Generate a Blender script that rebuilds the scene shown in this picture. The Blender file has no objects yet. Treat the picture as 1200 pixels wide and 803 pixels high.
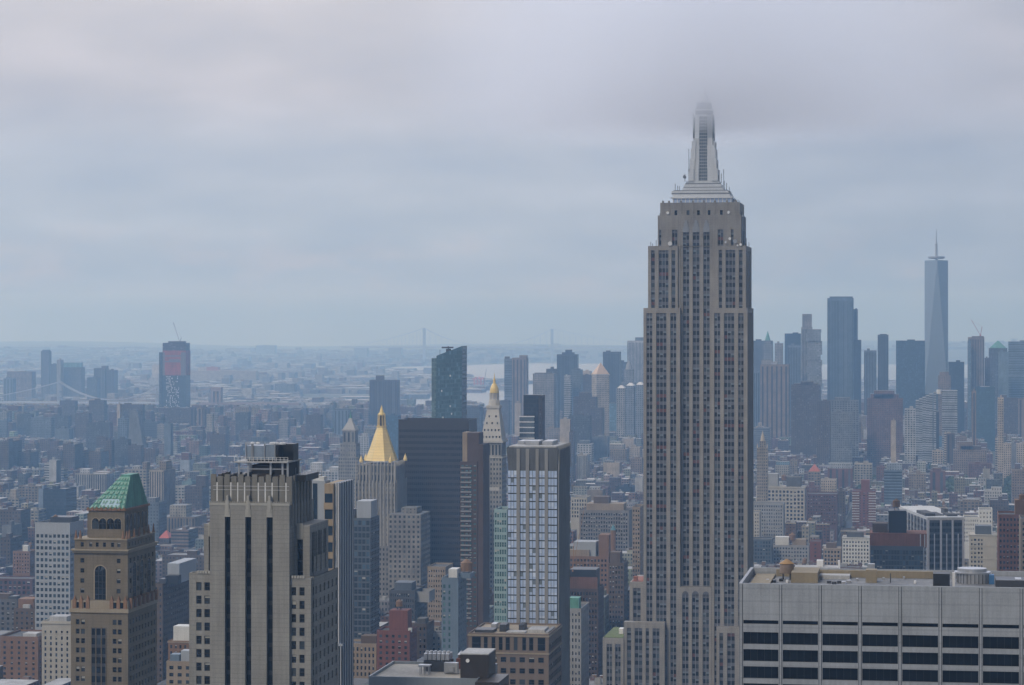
import bpy, math, random
import numpy as np
from mathutils import Vector
rng = random.Random(7); NR = np.random.default_rng(11)
sc = bpy.context.scene; COL = sc.collection
rad = math.radians
# ---------------------------------------------------------------- camera
FPX = 3000.0; VE = 380.0; ZC = 262.0; YAW = rad(9.25); GZ = 8.0
cam_d = bpy.data.cameras.new('camera'); cam = bpy.data.objects.new('camera', cam_d); COL.objects.link(cam)
cam.location = (0, 0, ZC); cam.rotation_euler = (rad(90), 0, YAW)
cam_d.sensor_width = 36; cam_d.lens = 36 * FPX / 1200; cam_d.shift_y = -(401.5 - VE) / 1200
cam_d.clip_start = 5; cam_d.clip_end = 60000
sc.camera = cam
# ---------------------------------------------------------------- world, sun, exposure
SUN_EL = rad(40); SUN_AZ = math.atan2(-0.94, -0.32)          # direction towards the sun seen from above (x, y)
w = bpy.data.worlds.new('World'); sc.world = w; w.use_nodes = True
nt = w.node_tree; N = nt.nodes; L = nt.links; N.clear()
def nd(t, **k):
    n = N.new(t)
    for a, b in k.items(): setattr(n, a, b)
    return n
def M_(op, a, b=None, clamp=False):
    n = nd('ShaderNodeMath', operation=op, use_clamp=clamp)
    for i, x in enumerate((a, b)):
        if x is None: continue
        if isinstance(x, (int, float)): n.inputs[i].default_value = x
        else: L.new(x, n.inputs[i])
    return n.outputs[0]
def ramp(fac, stops, interp='LINEAR'):
    r = nd('ShaderNodeValToRGB'); r.color_ramp.interpolation = interp
    el = r.color_ramp.elements
    while len(el) < len(stops): el.new(0.5)
    for e, (p, c) in zip(el, stops): e.position = p; e.color = tuple(c) + (1,)
    L.new(fac, r.inputs[0]); return r.outputs[0]
def mixc(fac, a, b, mode='MIX'):
    m = nd('ShaderNodeMix', data_type='RGBA', blend_type=mode)
    for i, x in ((0, fac), (6, a), (7, b)):
        if isinstance(x, (int, float)): m.inputs[i].default_value = x
        elif isinstance(x, tuple): m.inputs[i].default_value = x + (1,) if len(x) == 3 else x
        else: L.new(x, m.inputs[i])
    return m.outputs[2]
tc = nd('ShaderNodeTexCoord'); sep = nd('ShaderNodeSeparateXYZ'); L.new(tc.outputs['Generated'], sep.inputs[0])
el = M_('MAXIMUM', sep.outputs[2], 0.004)
# overcast layer: bluish pale near the horizon, pale lavender grey overhead
base = ramp(M_('MULTIPLY', el, 4.0, True), [(.016, (.27, .36, .48)), (.05, (.36, .44, .555)), (.15, (.42, .49, .585)), (.27, (.46, .51, .595)), (.36, (.52, .525, .575)), (.5, (.60, .59, .62)), (.68, (.62, .63, .68)), (1, (.60, .61, .65))])
# clouds, seen on a deck far overhead
px = M_('DIVIDE', sep.outputs[0], M_('ADD', el, .22)); py = M_('DIVIDE', sep.outputs[1], M_('ADD', el, .22))
cb = nd('ShaderNodeCombineXYZ'); L.new(px, cb.inputs[0]); L.new(py, cb.inputs[1])
nz = nd('ShaderNodeTexNoise'); nz.inputs['Scale'].default_value = 4.2; nz.inputs['Detail'].default_value = 3; nz.inputs['Roughness'].default_value = .45
L.new(cb.outputs[0], nz.inputs['Vector'])
cl = ramp(nz.outputs['Fac'], [(.30, (.89, .915, .95)), (.52, (1, 1, 1)), (.72, (1.13, 1.11, 1.10))])
over = mixc(1.0, base, cl, 'MULTIPLY')
# low bright cumulus tops far off near the horizon
sc2 = nd('ShaderNodeMapping'); sc2.inputs['Scale'].default_value = (22, 22, 60); L.new(tc.outputs['Generated'], sc2.inputs[0])
nz2 = nd('ShaderNodeTexNoise'); nz2.inputs['Scale'].default_value = 1.0; nz2.inputs['Detail'].default_value = 6; L.new(sc2.outputs[0], nz2.inputs['Vector'])
band = M_('MULTIPLY', M_('MULTIPLY', M_('SUBTRACT', el, .002), M_('SUBTRACT', .04, el)), 2800, True)
cum = M_('MULTIPLY', M_('MULTIPLY', M_('SUBTRACT', nz2.outputs['Fac'], .52), 5.0, True), band, True)
over = mixc(M_('MULTIPLY', cum, .5), over, (.58, .55, .57))
# the cloud is brighter round the hidden sun
sd = Vector((math.cos(SUN_AZ) * math.cos(SUN_EL), math.sin(SUN_AZ) * math.cos(SUN_EL), math.sin(SUN_EL)))
dt = nd('ShaderNodeVectorMath', operation='DOT_PRODUCT'); L.new(tc.outputs['Generated'], dt.inputs[0]); dt.inputs[1].default_value = sd
glow = M_('POWER', M_('MAXIMUM', dt.outputs['Value'], 0), 3.0)
over = mixc(1.0, over, ramp(glow, [(0, (1, 1, 1)), (1, (1.5, 1.42, 1.32))]), 'MULTIPLY')
# a thicker patch of the layer to the right
over = mixc(1.0, over, ramp(M_('ADD', sep.outputs[0], .5), [(.30, (1, 1, 1)), (.37, (.98, .985, 1.0)), (.48, (.80, .83, .88))]), 'MULTIPLY')
# added to shape facade light, out of view: bright sky ahead, dim behind
high = M_('MULTIPLY', M_('SUBTRACT', el, .14), 5.0, True)
axis = M_('SUBTRACT', M_('MULTIPLY', sep.outputs[1], .8), M_('MULTIPLY', sep.outputs[0], .6))
ahead = ramp(M_('ADD', M_('MULTIPLY', axis, .5), .5), [(0, (.13, .145, .175)), (.45, (.24, .255, .29)), (.60, (.85, .9, .96)), (.8, (2.6, 2.7, 2.85)), (1, (3.4, 3.5, 3.7))])
over = mixc(1.0, over, mixc(high, (1.0, 1.0, 1.0), ahead), 'MULTIPLY')
back = M_('MULTIPLY', M_('MULTIPLY', M_('SUBTRACT', -.05, sep.outputs[1]), 3.0, True), .45)
over = mixc(back, over, (.10, .135, .20))
wst = M_('MULTIPLY', M_('SUBTRACT', sep.outputs[0], .12), 3.0, True)  # sky to the right dimmed as well, added to darken right-hand faces
over = mixc(M_('MULTIPLY', wst, .72), over, (.09, .115, .155))
sky = nd('ShaderNodeTexSky', sky_type='NISHITA', sun_disc=False, sun_elevation=SUN_EL, sun_rotation=math.pi / 2 - SUN_AZ)
b1 = nd('ShaderNodeBackground'); L.new(sky.outputs[0], b1.inputs[0]); b1.inputs[1].default_value = .08
over = mixc(1.0, over, (1.09, 1.085, 1.12), 'MULTIPLY')
b2 = nd('ShaderNodeBackground'); L.new(over, b2.inputs[0]); b2.inputs[1].default_value = 1.0
mx = nd('ShaderNodeMixShader'); mx.inputs[0].default_value = .92; L.new(b1.outputs[0], mx.inputs[1]); L.new(b2.outputs[0], mx.inputs[2])
wo = nd('ShaderNodeOutputWorld'); L.new(mx.outputs[0], wo.inputs[0])
sun_d = bpy.data.lights.new('sun', 'SUN'); sun = bpy.data.objects.new('sun', sun_d); COL.objects.link(sun)
sun_d.energy = 1.45; sun_d.angle = rad(10); sun_d.color = (1, .92, .79)
sun.rotation_euler = (-sd).to_track_quat('-Z', 'Y').to_euler()
sc.view_settings.view_transform = 'Standard'; sc.view_settings.look = 'None'; sc.view_settings.exposure = 0; sc.view_settings.gamma = 1
sc.view_settings.use_curve_mapping = False
sc.cycles.use_denoising = True
sc.cycles.max_bounces = 8; sc.cycles.diffuse_bounces = 2; sc.cycles.glossy_bounces = 2; sc.cycles.volume_bounces = 6
sc.cycles.transparent_max_bounces = 4
HAZE_DENS = 1.08e-4; HAZE_COL = (.36, .63, 1.0); CLOUD_OFF = 72.0; CLOUD_DENS = .036
# ---------------------------------------------------------------- picture <-> world
FX, FY = -math.sin(YAW), math.cos(YAW); RX, RY = math.cos(YAW), math.sin(YAW)
class Fr:
    """A facade plane facing the camera at world Y = Y0: pixel -> metres on it."""
    def __init__(s, Y0): s.Y0 = Y0
    def t(s, u): k = (u - 600) / FPX; return s.Y0 / (FY + k * RY)
    def X(s, u): k = (u - 600) / FPX; return s.t(u) * (FX + k * RX)
    def Z(s, u, v): return ZC - (v - VE) / FPX * s.t(u)
def gpt(u, v, z=GZ):
    t = (ZC - z) * FPX / (v - VE); k = (u - 600) / FPX
    return (t * (FX + k * RX), t * (FY + k * RY))
def proj(x, y, z):
    t = x * FX + y * FY
    return 600 + FPX * (x * RX + y * RY) / t, VE + FPX * (ZC - z) / t, t
# ---------------------------------------------------------------- materials
def newmat(name):
    global nt, N, L
    m = bpy.data.materials.new(name); m.use_nodes = True
    nt = m.node_tree; N = nt.nodes; L = nt.links; N.clear()
    out = nd('ShaderNodeOutputMaterial'); p = nd('ShaderNodeBsdfPrincipled'); L.new(p.outputs[0], out.inputs[0])
    return m, p
def noise(vec, scale, detail=4, rough=.55, sxyz=None):
    if sxyz:
        mp = nd('ShaderNodeMapping'); mp.inputs['Scale'].default_value = sxyz; L.new(vec, mp.inputs[0]); vec = mp.outputs[0]
    n = nd('ShaderNodeTexNoise'); n.inputs['Scale'].default_value = scale; n.inputs['Detail'].default_value = detail; n.inputs['Roughness'].default_value = rough
    L.new(vec, n.inputs['Vector']); return n.outputs['Fac']
MATS = {}
def masonry(name, col, rough=.85, var=.25, courses=0.0, course_h=.6, metallic=0):
    """stone, brick, concrete, paint: streaks, blotches and (optionally) courses"""
    if name in MATS: return MATS[name]
    m, p = newmat(name)
    o = nd('ShaderNodeTexCoord').outputs['Object']
    a = noise(o, .12, 5); b = noise(o, 1.1, 4, .65, (1, 1, .06)); c = noise(o, 2.2, 4, .7)
    f = M_('ADD', M_('ADD', M_('MULTIPLY', a, .4), M_('MULTIPLY', b, .4)), M_('MULTIPLY', c, .3))
    lo = tuple(x * (1 - var) for x in col); hi = tuple(min(1, x * (1 + var)) for x in col)
    cc = ramp(f, [(.40, lo), (.68, hi)])
    if courses:
        s = nd('ShaderNodeSeparateXYZ'); L.new(o, s.inputs[0])
        fr = M_('FRACT', M_('DIVIDE', s.outputs[2], course_h)); g = M_('LESS_THAN', fr, .14)
        wn = nd('ShaderNodeTexWhiteNoise', noise_dimensions='1D'); L.new(M_('FLOOR', M_('DIVIDE', s.outputs[2], course_h)), wn.inputs['W'])
        cc = mixc(M_('MULTIPLY', g, courses), cc, tuple(x * .55 for x in col))
        cc = mixc(M_('MULTIPLY', wn.outputs['Value'], courses * .6), cc, tuple(min(1, x * 1.12) for x in col))
    L.new(cc, p.inputs['Base Color']); p.inputs['Roughness'].default_value = rough; p.inputs['Metallic'].default_value = metallic
    MATS[name] = m; return m
def glass(name, lo, hi, rough=.12, spec=.6):
    """window glass: each pane (mesh island and object) a little different behind the reflection"""
    if name in MATS: return MATS[name]
    m, p = newmat(name)
    g = nd('ShaderNodeNewGeometry'); oi = nd('ShaderNodeObjectInfo')
    r = M_('FRACT', M_('ADD', g.outputs['Random Per Island'], oi.outputs['Random']))
    mid = tuple((a + b) / 2 for a, b in zip(lo, hi))
    L.new(ramp(r, [(0, lo), (.72, lo), (.82, mid), (.95, mid), (1, hi)]), p.inputs['Base Color'])
    p.inputs['Roughness'].default_value = rough; p.inputs['Specular IOR Level'].default_value = spec
    MATS[name] = m; return m
def plain(name, col, rough=.6, metallic=0, var=.12): return masonry(name, col, rough, var, metallic=metallic)
def facade_mat():
    """far facades: a grid of windows cut from the UV cells (one cell = one window bay and storey)"""
    m, p = newmat('facade')
    uv = nd('ShaderNodeUVMap').outputs[0]
    at = nd('ShaderNodeAttribute', attribute_name='wall'); aw = nd('ShaderNodeAttribute', attribute_name='win')
    s = nd('ShaderNodeSeparateXYZ'); L.new(uv, s.inputs[0]); ws = nd('ShaderNodeSeparateColor'); L.new(aw.outputs['Color'], ws.inputs[0])
    def inside(x, frac): return M_('LESS_THAN', M_('ABSOLUTE', M_('SUBTRACT', M_('FRACT', x), .5)), M_('MULTIPLY', frac, .5))
    mask = M_('MULTIPLY', inside(s.outputs[0], ws.outputs[0]), inside(s.outputs[1], ws.outputs[1]))
    fl = nd('ShaderNodeVectorMath', operation='FLOOR'); L.new(uv, fl.inputs[0])
    ad = nd('ShaderNodeVectorMath', operation='ADD'); L.new(fl.outputs[0], ad.inputs[0]); L.new(at.outputs['Color'], ad.inputs[1])
    wn = nd('ShaderNodeTexWhiteNoise', noise_dimensions='3D'); L.new(ad.outputs[0], wn.inputs['Vector'])
    o = nd('ShaderNodeTexCoord').outputs['Object']
    dirt = ramp(M_('ADD', M_('MULTIPLY', noise(o, .06, 4), .6), M_('MULTIPLY', noise(o, .5, 3, .6, (1, 1, .1)), .4)), [(.36, (.6, .6, .6)), (.64, (1.3, 1.3, 1.3))])
    wall = mixc(1.0, mixc(1.0, at.outputs['Color'], (.62, .62, .62), 'MULTIPLY'), dirt, 'MULTIPLY')
    isg = M_('GREATER_THAN', ws.outputs[2], .5)
    # use plain dark glass unless the facade is a curtain wall, which takes its own tint
    wn2 = ramp(wn.outputs['Value'], [(0, (.7, .7, .7)), (.8, (1.1, 1.1, 1.1)), (1, (1.9, 1.9, 1.9))])
    cur = mixc(1.0, mixc(.5, at.outputs['Color'], (.02, .03, .045)), wn2, 'MULTIPLY')
    dark = ramp(wn.outputs['Value'], [(0, (.012, .015, .022)), (.6, (.025, .03, .04)), (.85, (.06, .075, .095)), (1, (.2, .23, .26))])
    gcol = mixc(isg, dark, cur)
    L.new(mixc(mask, wall, gcol), p.inputs['Base Color'])
    rr = nd('ShaderNodeMapRange'); L.new(mask, rr.inputs[0]); rr.inputs[3].default_value = .85; rr.inputs[4].default_value = .2; L.new(rr.outputs[0], p.inputs['Roughness'])
    return m
FACADE = facade_mat()
def roof_mat():
    m, p = newmat('flat_roof'); at = nd('ShaderNodeAttribute', attribute_name='wall')
    o = nd('ShaderNodeTexCoord').outputs['Object']
    d = ramp(M_('ADD', M_('MULTIPLY', noise(o, .15, 5), .6), M_('MULTIPLY', noise(o, 1.1, 3), .4)), [(.3, (.42, .42, .42)), (.7, (1.05, 1.05, 1.05))])
    L.new(mixc(1.0, at.outputs['Color'], d, 'MULTIPLY'), p.inputs['Base Color']); p.inputs['Roughness'].default_value = .9
    return m
ROOF = roof_mat()
# ---------------------------------------------------------------- mesh builder
class MB:
    def __init__(s): s.v = []; s.f = []; s.m = []; s.uv = []; s.c = []; s.w = []
    def quad(s, a, b, c, d, m=0, uv=None, col=(.4, .4, .4), win=(0, 0, 0)):
        i = len(s.v); s.v += [a, b, c, d]; s.f.append((i, i + 1, i + 2, i + 3)); s.m.append(m); s.uv.append(uv or [(0, 0), (1, 0), (1, 1), (0, 1)]); s.c.append(col); s.w.append(win)
    def tri(s, a, b, c, m=0, col=(.4, .4, .4), uv=None, win=(0, 0, 0)):
        i = len(s.v); s.v += [a, b, c]; s.f.append((i, i + 1, i + 2)); s.m.append(m); s.uv.append(uv or [(0, 0), (1, 0), (.5, 1)]); s.c.append(col); s.w.append(win)
    def box(s, x0, x1, y0, y1, z0, z1, m=0, mt=None, top=True, bottom=True, bay=None, flr=3.6, col=(.4, .4, .4), win=(0, 0, 0), sides='FRBL', tcol=None):
        P = lambda x, y, z: (x, y, z)
        def uvw(wd):
            if not bay: return [(0, 0), (1, 0), (1, 1), (0, 1)]
            nb = max(1, round(wd / bay)); nf = max(1, round((z1 - z0) / flr)); return [(0, 0), (nb, 0), (nb, nf), (0, nf)]
        if 'F' in sides: s.quad(P(x0, y0, z0), P(x1, y0, z0), P(x1, y0, z1), P(x0, y0, z1), m, uvw(x1 - x0), col, win)
        if 'R' in sides: s.quad(P(x1, y0, z0), P(x1, y1, z0), P(x1, y1, z1), P(x1, y0, z1), m, uvw(y1 - y0), col, win)
        if 'B' in sides: s.quad(P(x1, y1, z0), P(x0, y1, z0), P(x0, y1, z1), P(x1, y1, z1), m, uvw(x1 - x0), col, win)
        if 'L' in sides: s.quad(P(x0, y1, z0), P(x0, y0, z0), P(x0, y0, z1), P(x0, y1, z1), m, uvw(y1 - y0), col, win)
        if top: s.quad(P(x0, y0, z1), P(x1, y0, z1), P(x1, y1, z1), P(x0, y1, z1), m if mt is None else mt, None, tcol or col, (0, 0, 0))
        if bottom: s.quad(P(x0, y1, z0), P(x1, y1, z0), P(x1, y0, z0), P(x0, y0, z0), m, None, col, (0, 0, 0))
    def cyl(s, cx, cy, z0, z1, r0, r1=None, n=16, m=0, cap=True, col=(.4, .4, .4), ph=0.0):
        r1 = r0 if r1 is None else r1
        A = [(cx + r0 * math.cos(ph + 2 * math.pi * k / n), cy + r0 * math.sin(ph + 2 * math.pi * k / n), z0) for k in range(n)]
        B = [(cx + r1 * math.cos(ph + 2 * math.pi * k / n), cy + r1 * math.sin(ph + 2 * math.pi * k / n), z1) for k in range(n)]
        for k in range(n):
            j = (k + 1) % n
            if r1 > 1e-4: s.quad(A[k], A[j], B[j], B[k], m, None, col)
            else: s.tri(A[k], A[j], (cx, cy, z1), m, col)
        if cap and r1 > 1e-4:
            for k in range(1, n - 1): s.tri(B[0], B[k], B[k + 1], m, col)
    def tube(s, p, q, r, n=6, m=0, col=(.4, .4, .4)):
        p = Vector(p); q = Vector(q); d = (q - p).normalized(); a = d.orthogonal().normalized(); b = d.cross(a)
        A = [p + r * (a * math.cos(2 * math.pi * k / n) + b * math.sin(2 * math.pi * k / n)) for k in range(n)]
        B = [x + (q - p) for x in A]
        for k in range(n):
            j = (k + 1) % n; s.quad(tuple(A[k]), tuple(A[j]), tuple(B[j]), tuple(B[k]), m, None, col)
    def frustum(s, x0, x1, y0, y1, z0, X0, X1, Y0, Y1, z1, m=0, top=True, col=(.4, .4, .4), bay=None, flr=3.6, win=(0, 0, 0)):
        a = [(x0, y0, z0), (x1, y0, z0), (x1, y1, z0), (x0, y1, z0)]; b = [(X0, Y0, z1), (X1, Y0, z1), (X1, Y1, z1), (X0, Y1, z1)]
        for k in range(4):
            j = (k + 1) % 4; wd = (x1 - x0) if k % 2 == 0 else (y1 - y0)
            uv = None
            if bay: nb = max(1, round(wd / bay)); nf = max(1, round((z1 - z0) / flr)); uv = [(0, 0), (nb, 0), (nb, nf), (0, nf)]
            s.quad(a[k], a[j], b[j], b[k], m, uv, col, win)
        if top: s.quad(*b, m, None, col)
    def holed(s, P0, U, Nn, W, Z0, Z1, cols, rows, dep, m=0, col=(.4, .4, .4)):
        """a wall panel from P0 along U, height Z0..Z1, with openings cols x rows and their reveals; Nn points out"""
        def P(x, z, o=0.0): return (P0[0] + U[0] * x - Nn[0] * o, P0[1] + U[1] * x - Nn[1] * o, z)
        xs = [0]; zs = [Z0]
        for a, b in cols: xs += [a, b]
        for a, b in rows: zs += [a, b]
        xs.append(W); zs.append(Z1)
        # solid vertical strips between columns, then lintels inside each column
        for i in range(0, len(xs) - 1, 2):
            if xs[i + 1] - xs[i] > 1e-4: s.quad(P(xs[i], Z0), P(xs[i + 1], Z0), P(xs[i + 1], Z1), P(xs[i], Z1), m, None, col)
        for a, b in cols:
            for i in range(0, len(zs) - 1, 2):
                if zs[i + 1] - zs[i] > 1e-4: s.quad(P(a, zs[i]), P(b, zs[i]), P(b, zs[i + 1]), P(a, zs[i + 1]), m, None, col)
            for c, d in rows:
                s.quad(P(a, c), P(a, c, dep), P(a, d, dep), P(a, d), m, None, col); s.quad(P(b, c, dep), P(b, c), P(b, d), P(b, d, dep), m, None, col)
                s.quad(P(a, c, dep), P(a, c), P(b, c), P(b, c, dep), m, None, col); s.quad(P(a, d), P(a, d, dep), P(b, d, dep), P(b, d), m, None, col)
    def build(s, name, mats, parent=None, loc=None, smooth=False):
        me = bpy.data.meshes.new(name); me.from_pydata(s.v, [], s.f)
        mats = mats if isinstance(mats, (list, tuple)) else [mats]
        for x in mats: me.materials.append(x)
        me.polygons.foreach_set('material_index', s.m)
        if any(x in (FACADE, ROOF) for x in mats):
            ul = me.uv_layers.new(name='UVMap'); ul.data.foreach_set('uv', [q for f in s.uv for t in f for q in t])
            ca = me.color_attributes.new('wall', 'FLOAT_COLOR', 'CORNER'); ca.data.foreach_set('color', [q for f, c in zip(s.f, s.c) for _ in f for q in (*c, 1)])
            cw = me.color_attributes.new('win', 'FLOAT_COLOR', 'CORNER'); cw.data.foreach_set('color', [q for f, c in zip(s.f, s.w) for _ in f for q in (*c, 1)])
        if smooth: me.polygons.foreach_set('use_smooth', [True] * len(s.f))
        me.update()
        o = bpy.data.objects.new(name, me); COL.objects.link(o)
        if parent: o.parent = parent
        if loc: o.location = loc
        return o
def root(name, label, cat, loc, group=None, rot=0):
    o = bpy.data.objects.new(name, None); COL.objects.link(o); o.location = loc; o.rotation_euler = (0, 0, rot); o.empty_display_size = 5
    o['label'] = label; o['category'] = cat
    if group: o['group'] = group
    return o
def tag(o, label=None, cat=None, group=None, kind=None):
    for k, v in (('label', label), ('category', cat), ('group', group), ('kind', kind)):
        if v: o[k] = v
    return o
# shared materials
G_DARK = glass('dark_window_glass', (.006, .007, .010), (.085, .11, .14), .12, .35)
G_BLUE = glass('blue_window_glass', (.015, .03, .05), (.10, .18, .26), .08, .7)
G_TEAL = glass('teal_window_glass', (.04, .12, .13), (.16, .32, .33), .1, .7)
G_SKYPAINT = glass('sky_painted_window_glass', (.46, .57, .78), (.68, .76, .90), .12, .9)  # sky reflection put into the glass colour
BLIND = plain('window_blind', (.45, .44, .40), .8)
FRAME = plain('window_frame_paint', (.045, .045, .047), .5)
METAL = plain('galvanised_metal', (.42, .43, .45), .45, .6)
STEEL = plain('dark_steel', (.06, .062, .07), .5, .3)
WHITE = plain('white_paint', (.72, .72, .72), .6)
WOOD = masonry('tank_cedar', (.20, .12, .065), .85, .35)
BLACK = plain('black_panel', (.012, .012, .014), .5)
GRAVEL = masonry('gravel_ballast', (.38, .35, .30), .95, .3)
TAR = masonry('tar_roofing', (.09, .088, .085), .9, .35)
PALEROOF = masonry('pale_roofing', (.42, .42, .42), .9, .3)
COPPER = masonry('verdigris_copper', (.105, .28, .23), .7, .45)
GOLD = masonry('gilded_tile', (.78, .59, .24), .5, .14, .45, 2.2, metallic=.12)
# ---------------------------------------------------------------- rooftop things shared by many roofs
def tank(parent, x, y, z, h=7.5, r=2.6, mat=None, roofc=None):
    b = MB(); b.cyl(x, y, z + h * .3, z + h * .76, r, r * .96, 18)
    t = b.build('water_tank', mat or WOOD, parent)
    c = MB(); c.cyl(x, y, z + h * .76, z + h, r * 1.08, 0.0, 18); c.build('cone_roof', roofc or WOOD, t)
    l = MB()
    for k in range(4):
        a = math.pi / 4 + k * math.pi / 2; px_, py_ = x + r * .7 * math.cos(a), y + r * .7 * math.sin(a)
        l.box(px_ - .15, px_ + .15, py_ - .15, py_ + .15, z, z + h * .3)
    l.box(x - r, x + r, y - .12, y + .12, z + h * .27, z + h * .3); l.build('steel_stand', STEEL, t)
    return t
_wm = {}
def window_mesh(wd, ht, kind, gl, frame):
    key = (round(wd, 2), round(ht, 2), kind, gl.name, frame.name)
    if key in _wm: return _wm[key]
    b = MB(); h = wd / 2; e = min(.12, wd * .08)
    if kind == 1: b.quad((-h, 0, 0), (h, 0, 0), (h, 0, ht * .5), (-h, 0, ht * .5), 0); b.quad((-h, 0, ht * .5), (h, 0, ht * .5), (h, 0, ht), (-h, 0, ht), 2)
    elif kind == 2: b.quad((-h, 0, 0), (h, 0, 0), (h, 0, ht * .72), (-h, 0, ht * .72), 0); b.quad((-h, 0, ht * .72), (h, 0, ht * .72), (h, 0, ht), (-h, 0, ht), 2)
    else: b.quad((-h, 0, 0), (h, 0, 0), (h, 0, ht), (-h, 0, ht), 0)
    b.box(-h, -h + e, -.06, .02, 0, ht, 1); b.box(h - e, h, -.06, .02, 0, ht, 1); b.box(-h + e, h - e, -.06, .02, 0, e, 1); b.box(-h + e, h - e, -.06, .02, ht - e, ht, 1)
    b.box(-h + e, h - e, -.08, .02, ht * .5 - e / 2, ht * .5 + e / 2, 1)
    o = b.build('window', [gl, frame, BLIND]); me = o.data; bpy.data.objects.remove(o); _wm[key] = me
    return me
class Windows:
    """collects window spots of one building: the 100 nearest the top of its shown faces become parts, the rest one part"""
    def __init__(s, parent, gl=None, frame=None, blind=.2): s.p = parent; s.gl = gl or G_DARK; s.fr = frame or FRAME; s.s = []; s.bl = blind
    def add(s, pos, ang, wd, ht, pri=0): s.s.append((pri, pos, ang, wd, ht))
    def finish(s, limit=100):
        s.s.sort(key=lambda a: (a[0], -a[1][2])); rest = MB()
        for i, (pri, pos, ang, wd, ht) in enumerate(s.s):
            k = 0 if rng.random() > s.bl else rng.choice((1, 2))
            if i < limit:
                o = bpy.data.objects.new('window', window_mesh(wd, ht, k, s.gl, s.fr)); COL.objects.link(o); o.parent = s.p; o.location = pos; o.rotation_euler = (0, 0, ang)
            else:
                me = window_mesh(wd, ht, k, s.gl, s.fr); ca, sa = math.cos(ang), math.sin(ang); base_i = len(rest.v)
                co = [v.co for v in me.vertices]
                for pl in me.polygons:
                    q = [(pos[0] + co[j][0] * ca - co[j][1] * sa, pos[1] + co[j][0] * sa + co[j][1] * ca, pos[2] + co[j][2]) for j in pl.vertices]
                    rest.quad(*q, pl.material_index)
        if rest.f: tag(rest.build('windows', [s.gl, s.fr, BLIND], s.p), kind='stuff')
def spread(W, n, frac, margin=.0):
    """n equal openings across W"""
    p = (W - 2 * margin) / n; return [(margin + p * (k + .5 - frac / 2), margin + p * (k + .5 + frac / 2)) for k in range(n)]
def stack(Z0, Z1, p, frac, top=1.2):
    out = []; z = Z1 - top - p
    while z > Z0: out.append((z + p * (.5 - frac / 2), z + p * (.5 + frac / 2))); z -= p
    return out[::-1]
FOOT = []      # footprints already taken: x0,x1,y0,y1
KEEP = []      # what must stay in sight: (distance, uL, uR, vT, vB)
MARKS = []     # landmarks for the descriptions of their neighbours: (u, v, phrase)
# ================================================================ ground, water, hills
def sheet(name, pts, z, mat):
    b = bpy.data.meshes.new(name); b.from_pydata([(x, y, z) for x, y in pts], [], [tuple(range(len(pts)))]); b.materials.append(mat)
    o = bpy.data.objects.new(name, b); COL.objects.link(o); return tag(o, kind='structure')
def ground_mat():
    m, p = newmat('city_ground'); o = nd('ShaderNodeTexCoord').outputs['Object']
    a = noise(o, .004, 6); b = noise(o, .03, 5); c = noise(o, .0012, 4)
    f = ramp(b, [(.35, (.045, .05, .045)), (.5, (.09, .09, .085)), (.62, (.20, .19, .17))])
    g = ramp(M_('ADD', M_('MULTIPLY', a, .6), M_('MULTIPLY', c, .4)), [(.45, (0, 0, 0)), (.58, (1, 1, 1))])
    L.new(mixc(M_('MULTIPLY', g, .7), f, (.045, .065, .035)), p.inputs['Base Color']); p.inputs['Roughness'].default_value = .95
    return m
GROUND = ground_mat()
GX0, GX1, GY0, GY1 = -11500, 4500, -250, 25500
def hill_z(x, y):
    t = min(1, max(0, (y - 15800) / 5200)); t = t * t * (3 - 2 * t)
    return GZ + t * (60 + 22 * math.sin(x / 1900 + 1.3) + 14 * math.sin(x / 640 + y / 1700))
nx, ny = 80, 130
vs = []; fs = []
for j in range(ny + 1):
    for i in range(nx + 1):
        x = GX0 + (GX1 - GX0) * i / nx; y = GY0 + (GY1 - GY0) * j / ny; vs.append((x, y, hill_z(x, y)))
for j in range(ny):
    for i in range(nx):
        a = j * (nx + 1) + i; fs.append((a, a + 1, a + nx + 2, a + nx + 1))
me = bpy.data.meshes.new('ground'); me.from_pydata(vs, [], fs); me.materials.append(GROUND); me.polygons.foreach_set('use_smooth', [True] * len(fs))
o = bpy.data.objects.new('ground', me); COL.objects.link(o); tag(o, kind='structure')
def water_mat():
    m, p = newmat('harbour_water'); p.inputs['Base Color'].default_value = (.05, .085, .11, 1); p.inputs['Roughness'].default_value = .22
    o = nd('ShaderNodeTexCoord').outputs['Object']; bm = nd('ShaderNodeBump'); bm.inputs['Strength'].default_value = .35; bm.inputs['Distance'].default_value = 2
    L.new(noise(o, .02, 5), bm.inputs['Height']); L.new(bm.outputs[0], p.inputs['Normal']); return m
WATER = water_mat()
WPOLY = [[(462, 479), (462, 468), (500, 462), (560, 458), (720, 455), (760, 462), (760, 480), (600, 484)],
         [(540, 446), (528, 440), (470, 437), (430, 434), (432, 431), (520, 429), (640, 425), (760, 421), (1260, 419), (1260, 446), (900, 450), (700, 455), (618, 450)],
         [(640, 417), (760, 413), (1260, 409), (1260, 416), (760, 419), (660, 421)],
         [(415, 492), (418, 480), (432, 477), (440, 492)],
         [(592, 456), (618, 448), (720, 455), (700, 470), (592, 470)]]
for k, pl in enumerate(WPOLY): sheet('water', [gpt(u, v, GZ + 1.0 + .5 * k) for u, v in pl], GZ + 1.0 + .5 * k, WATER)
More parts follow.
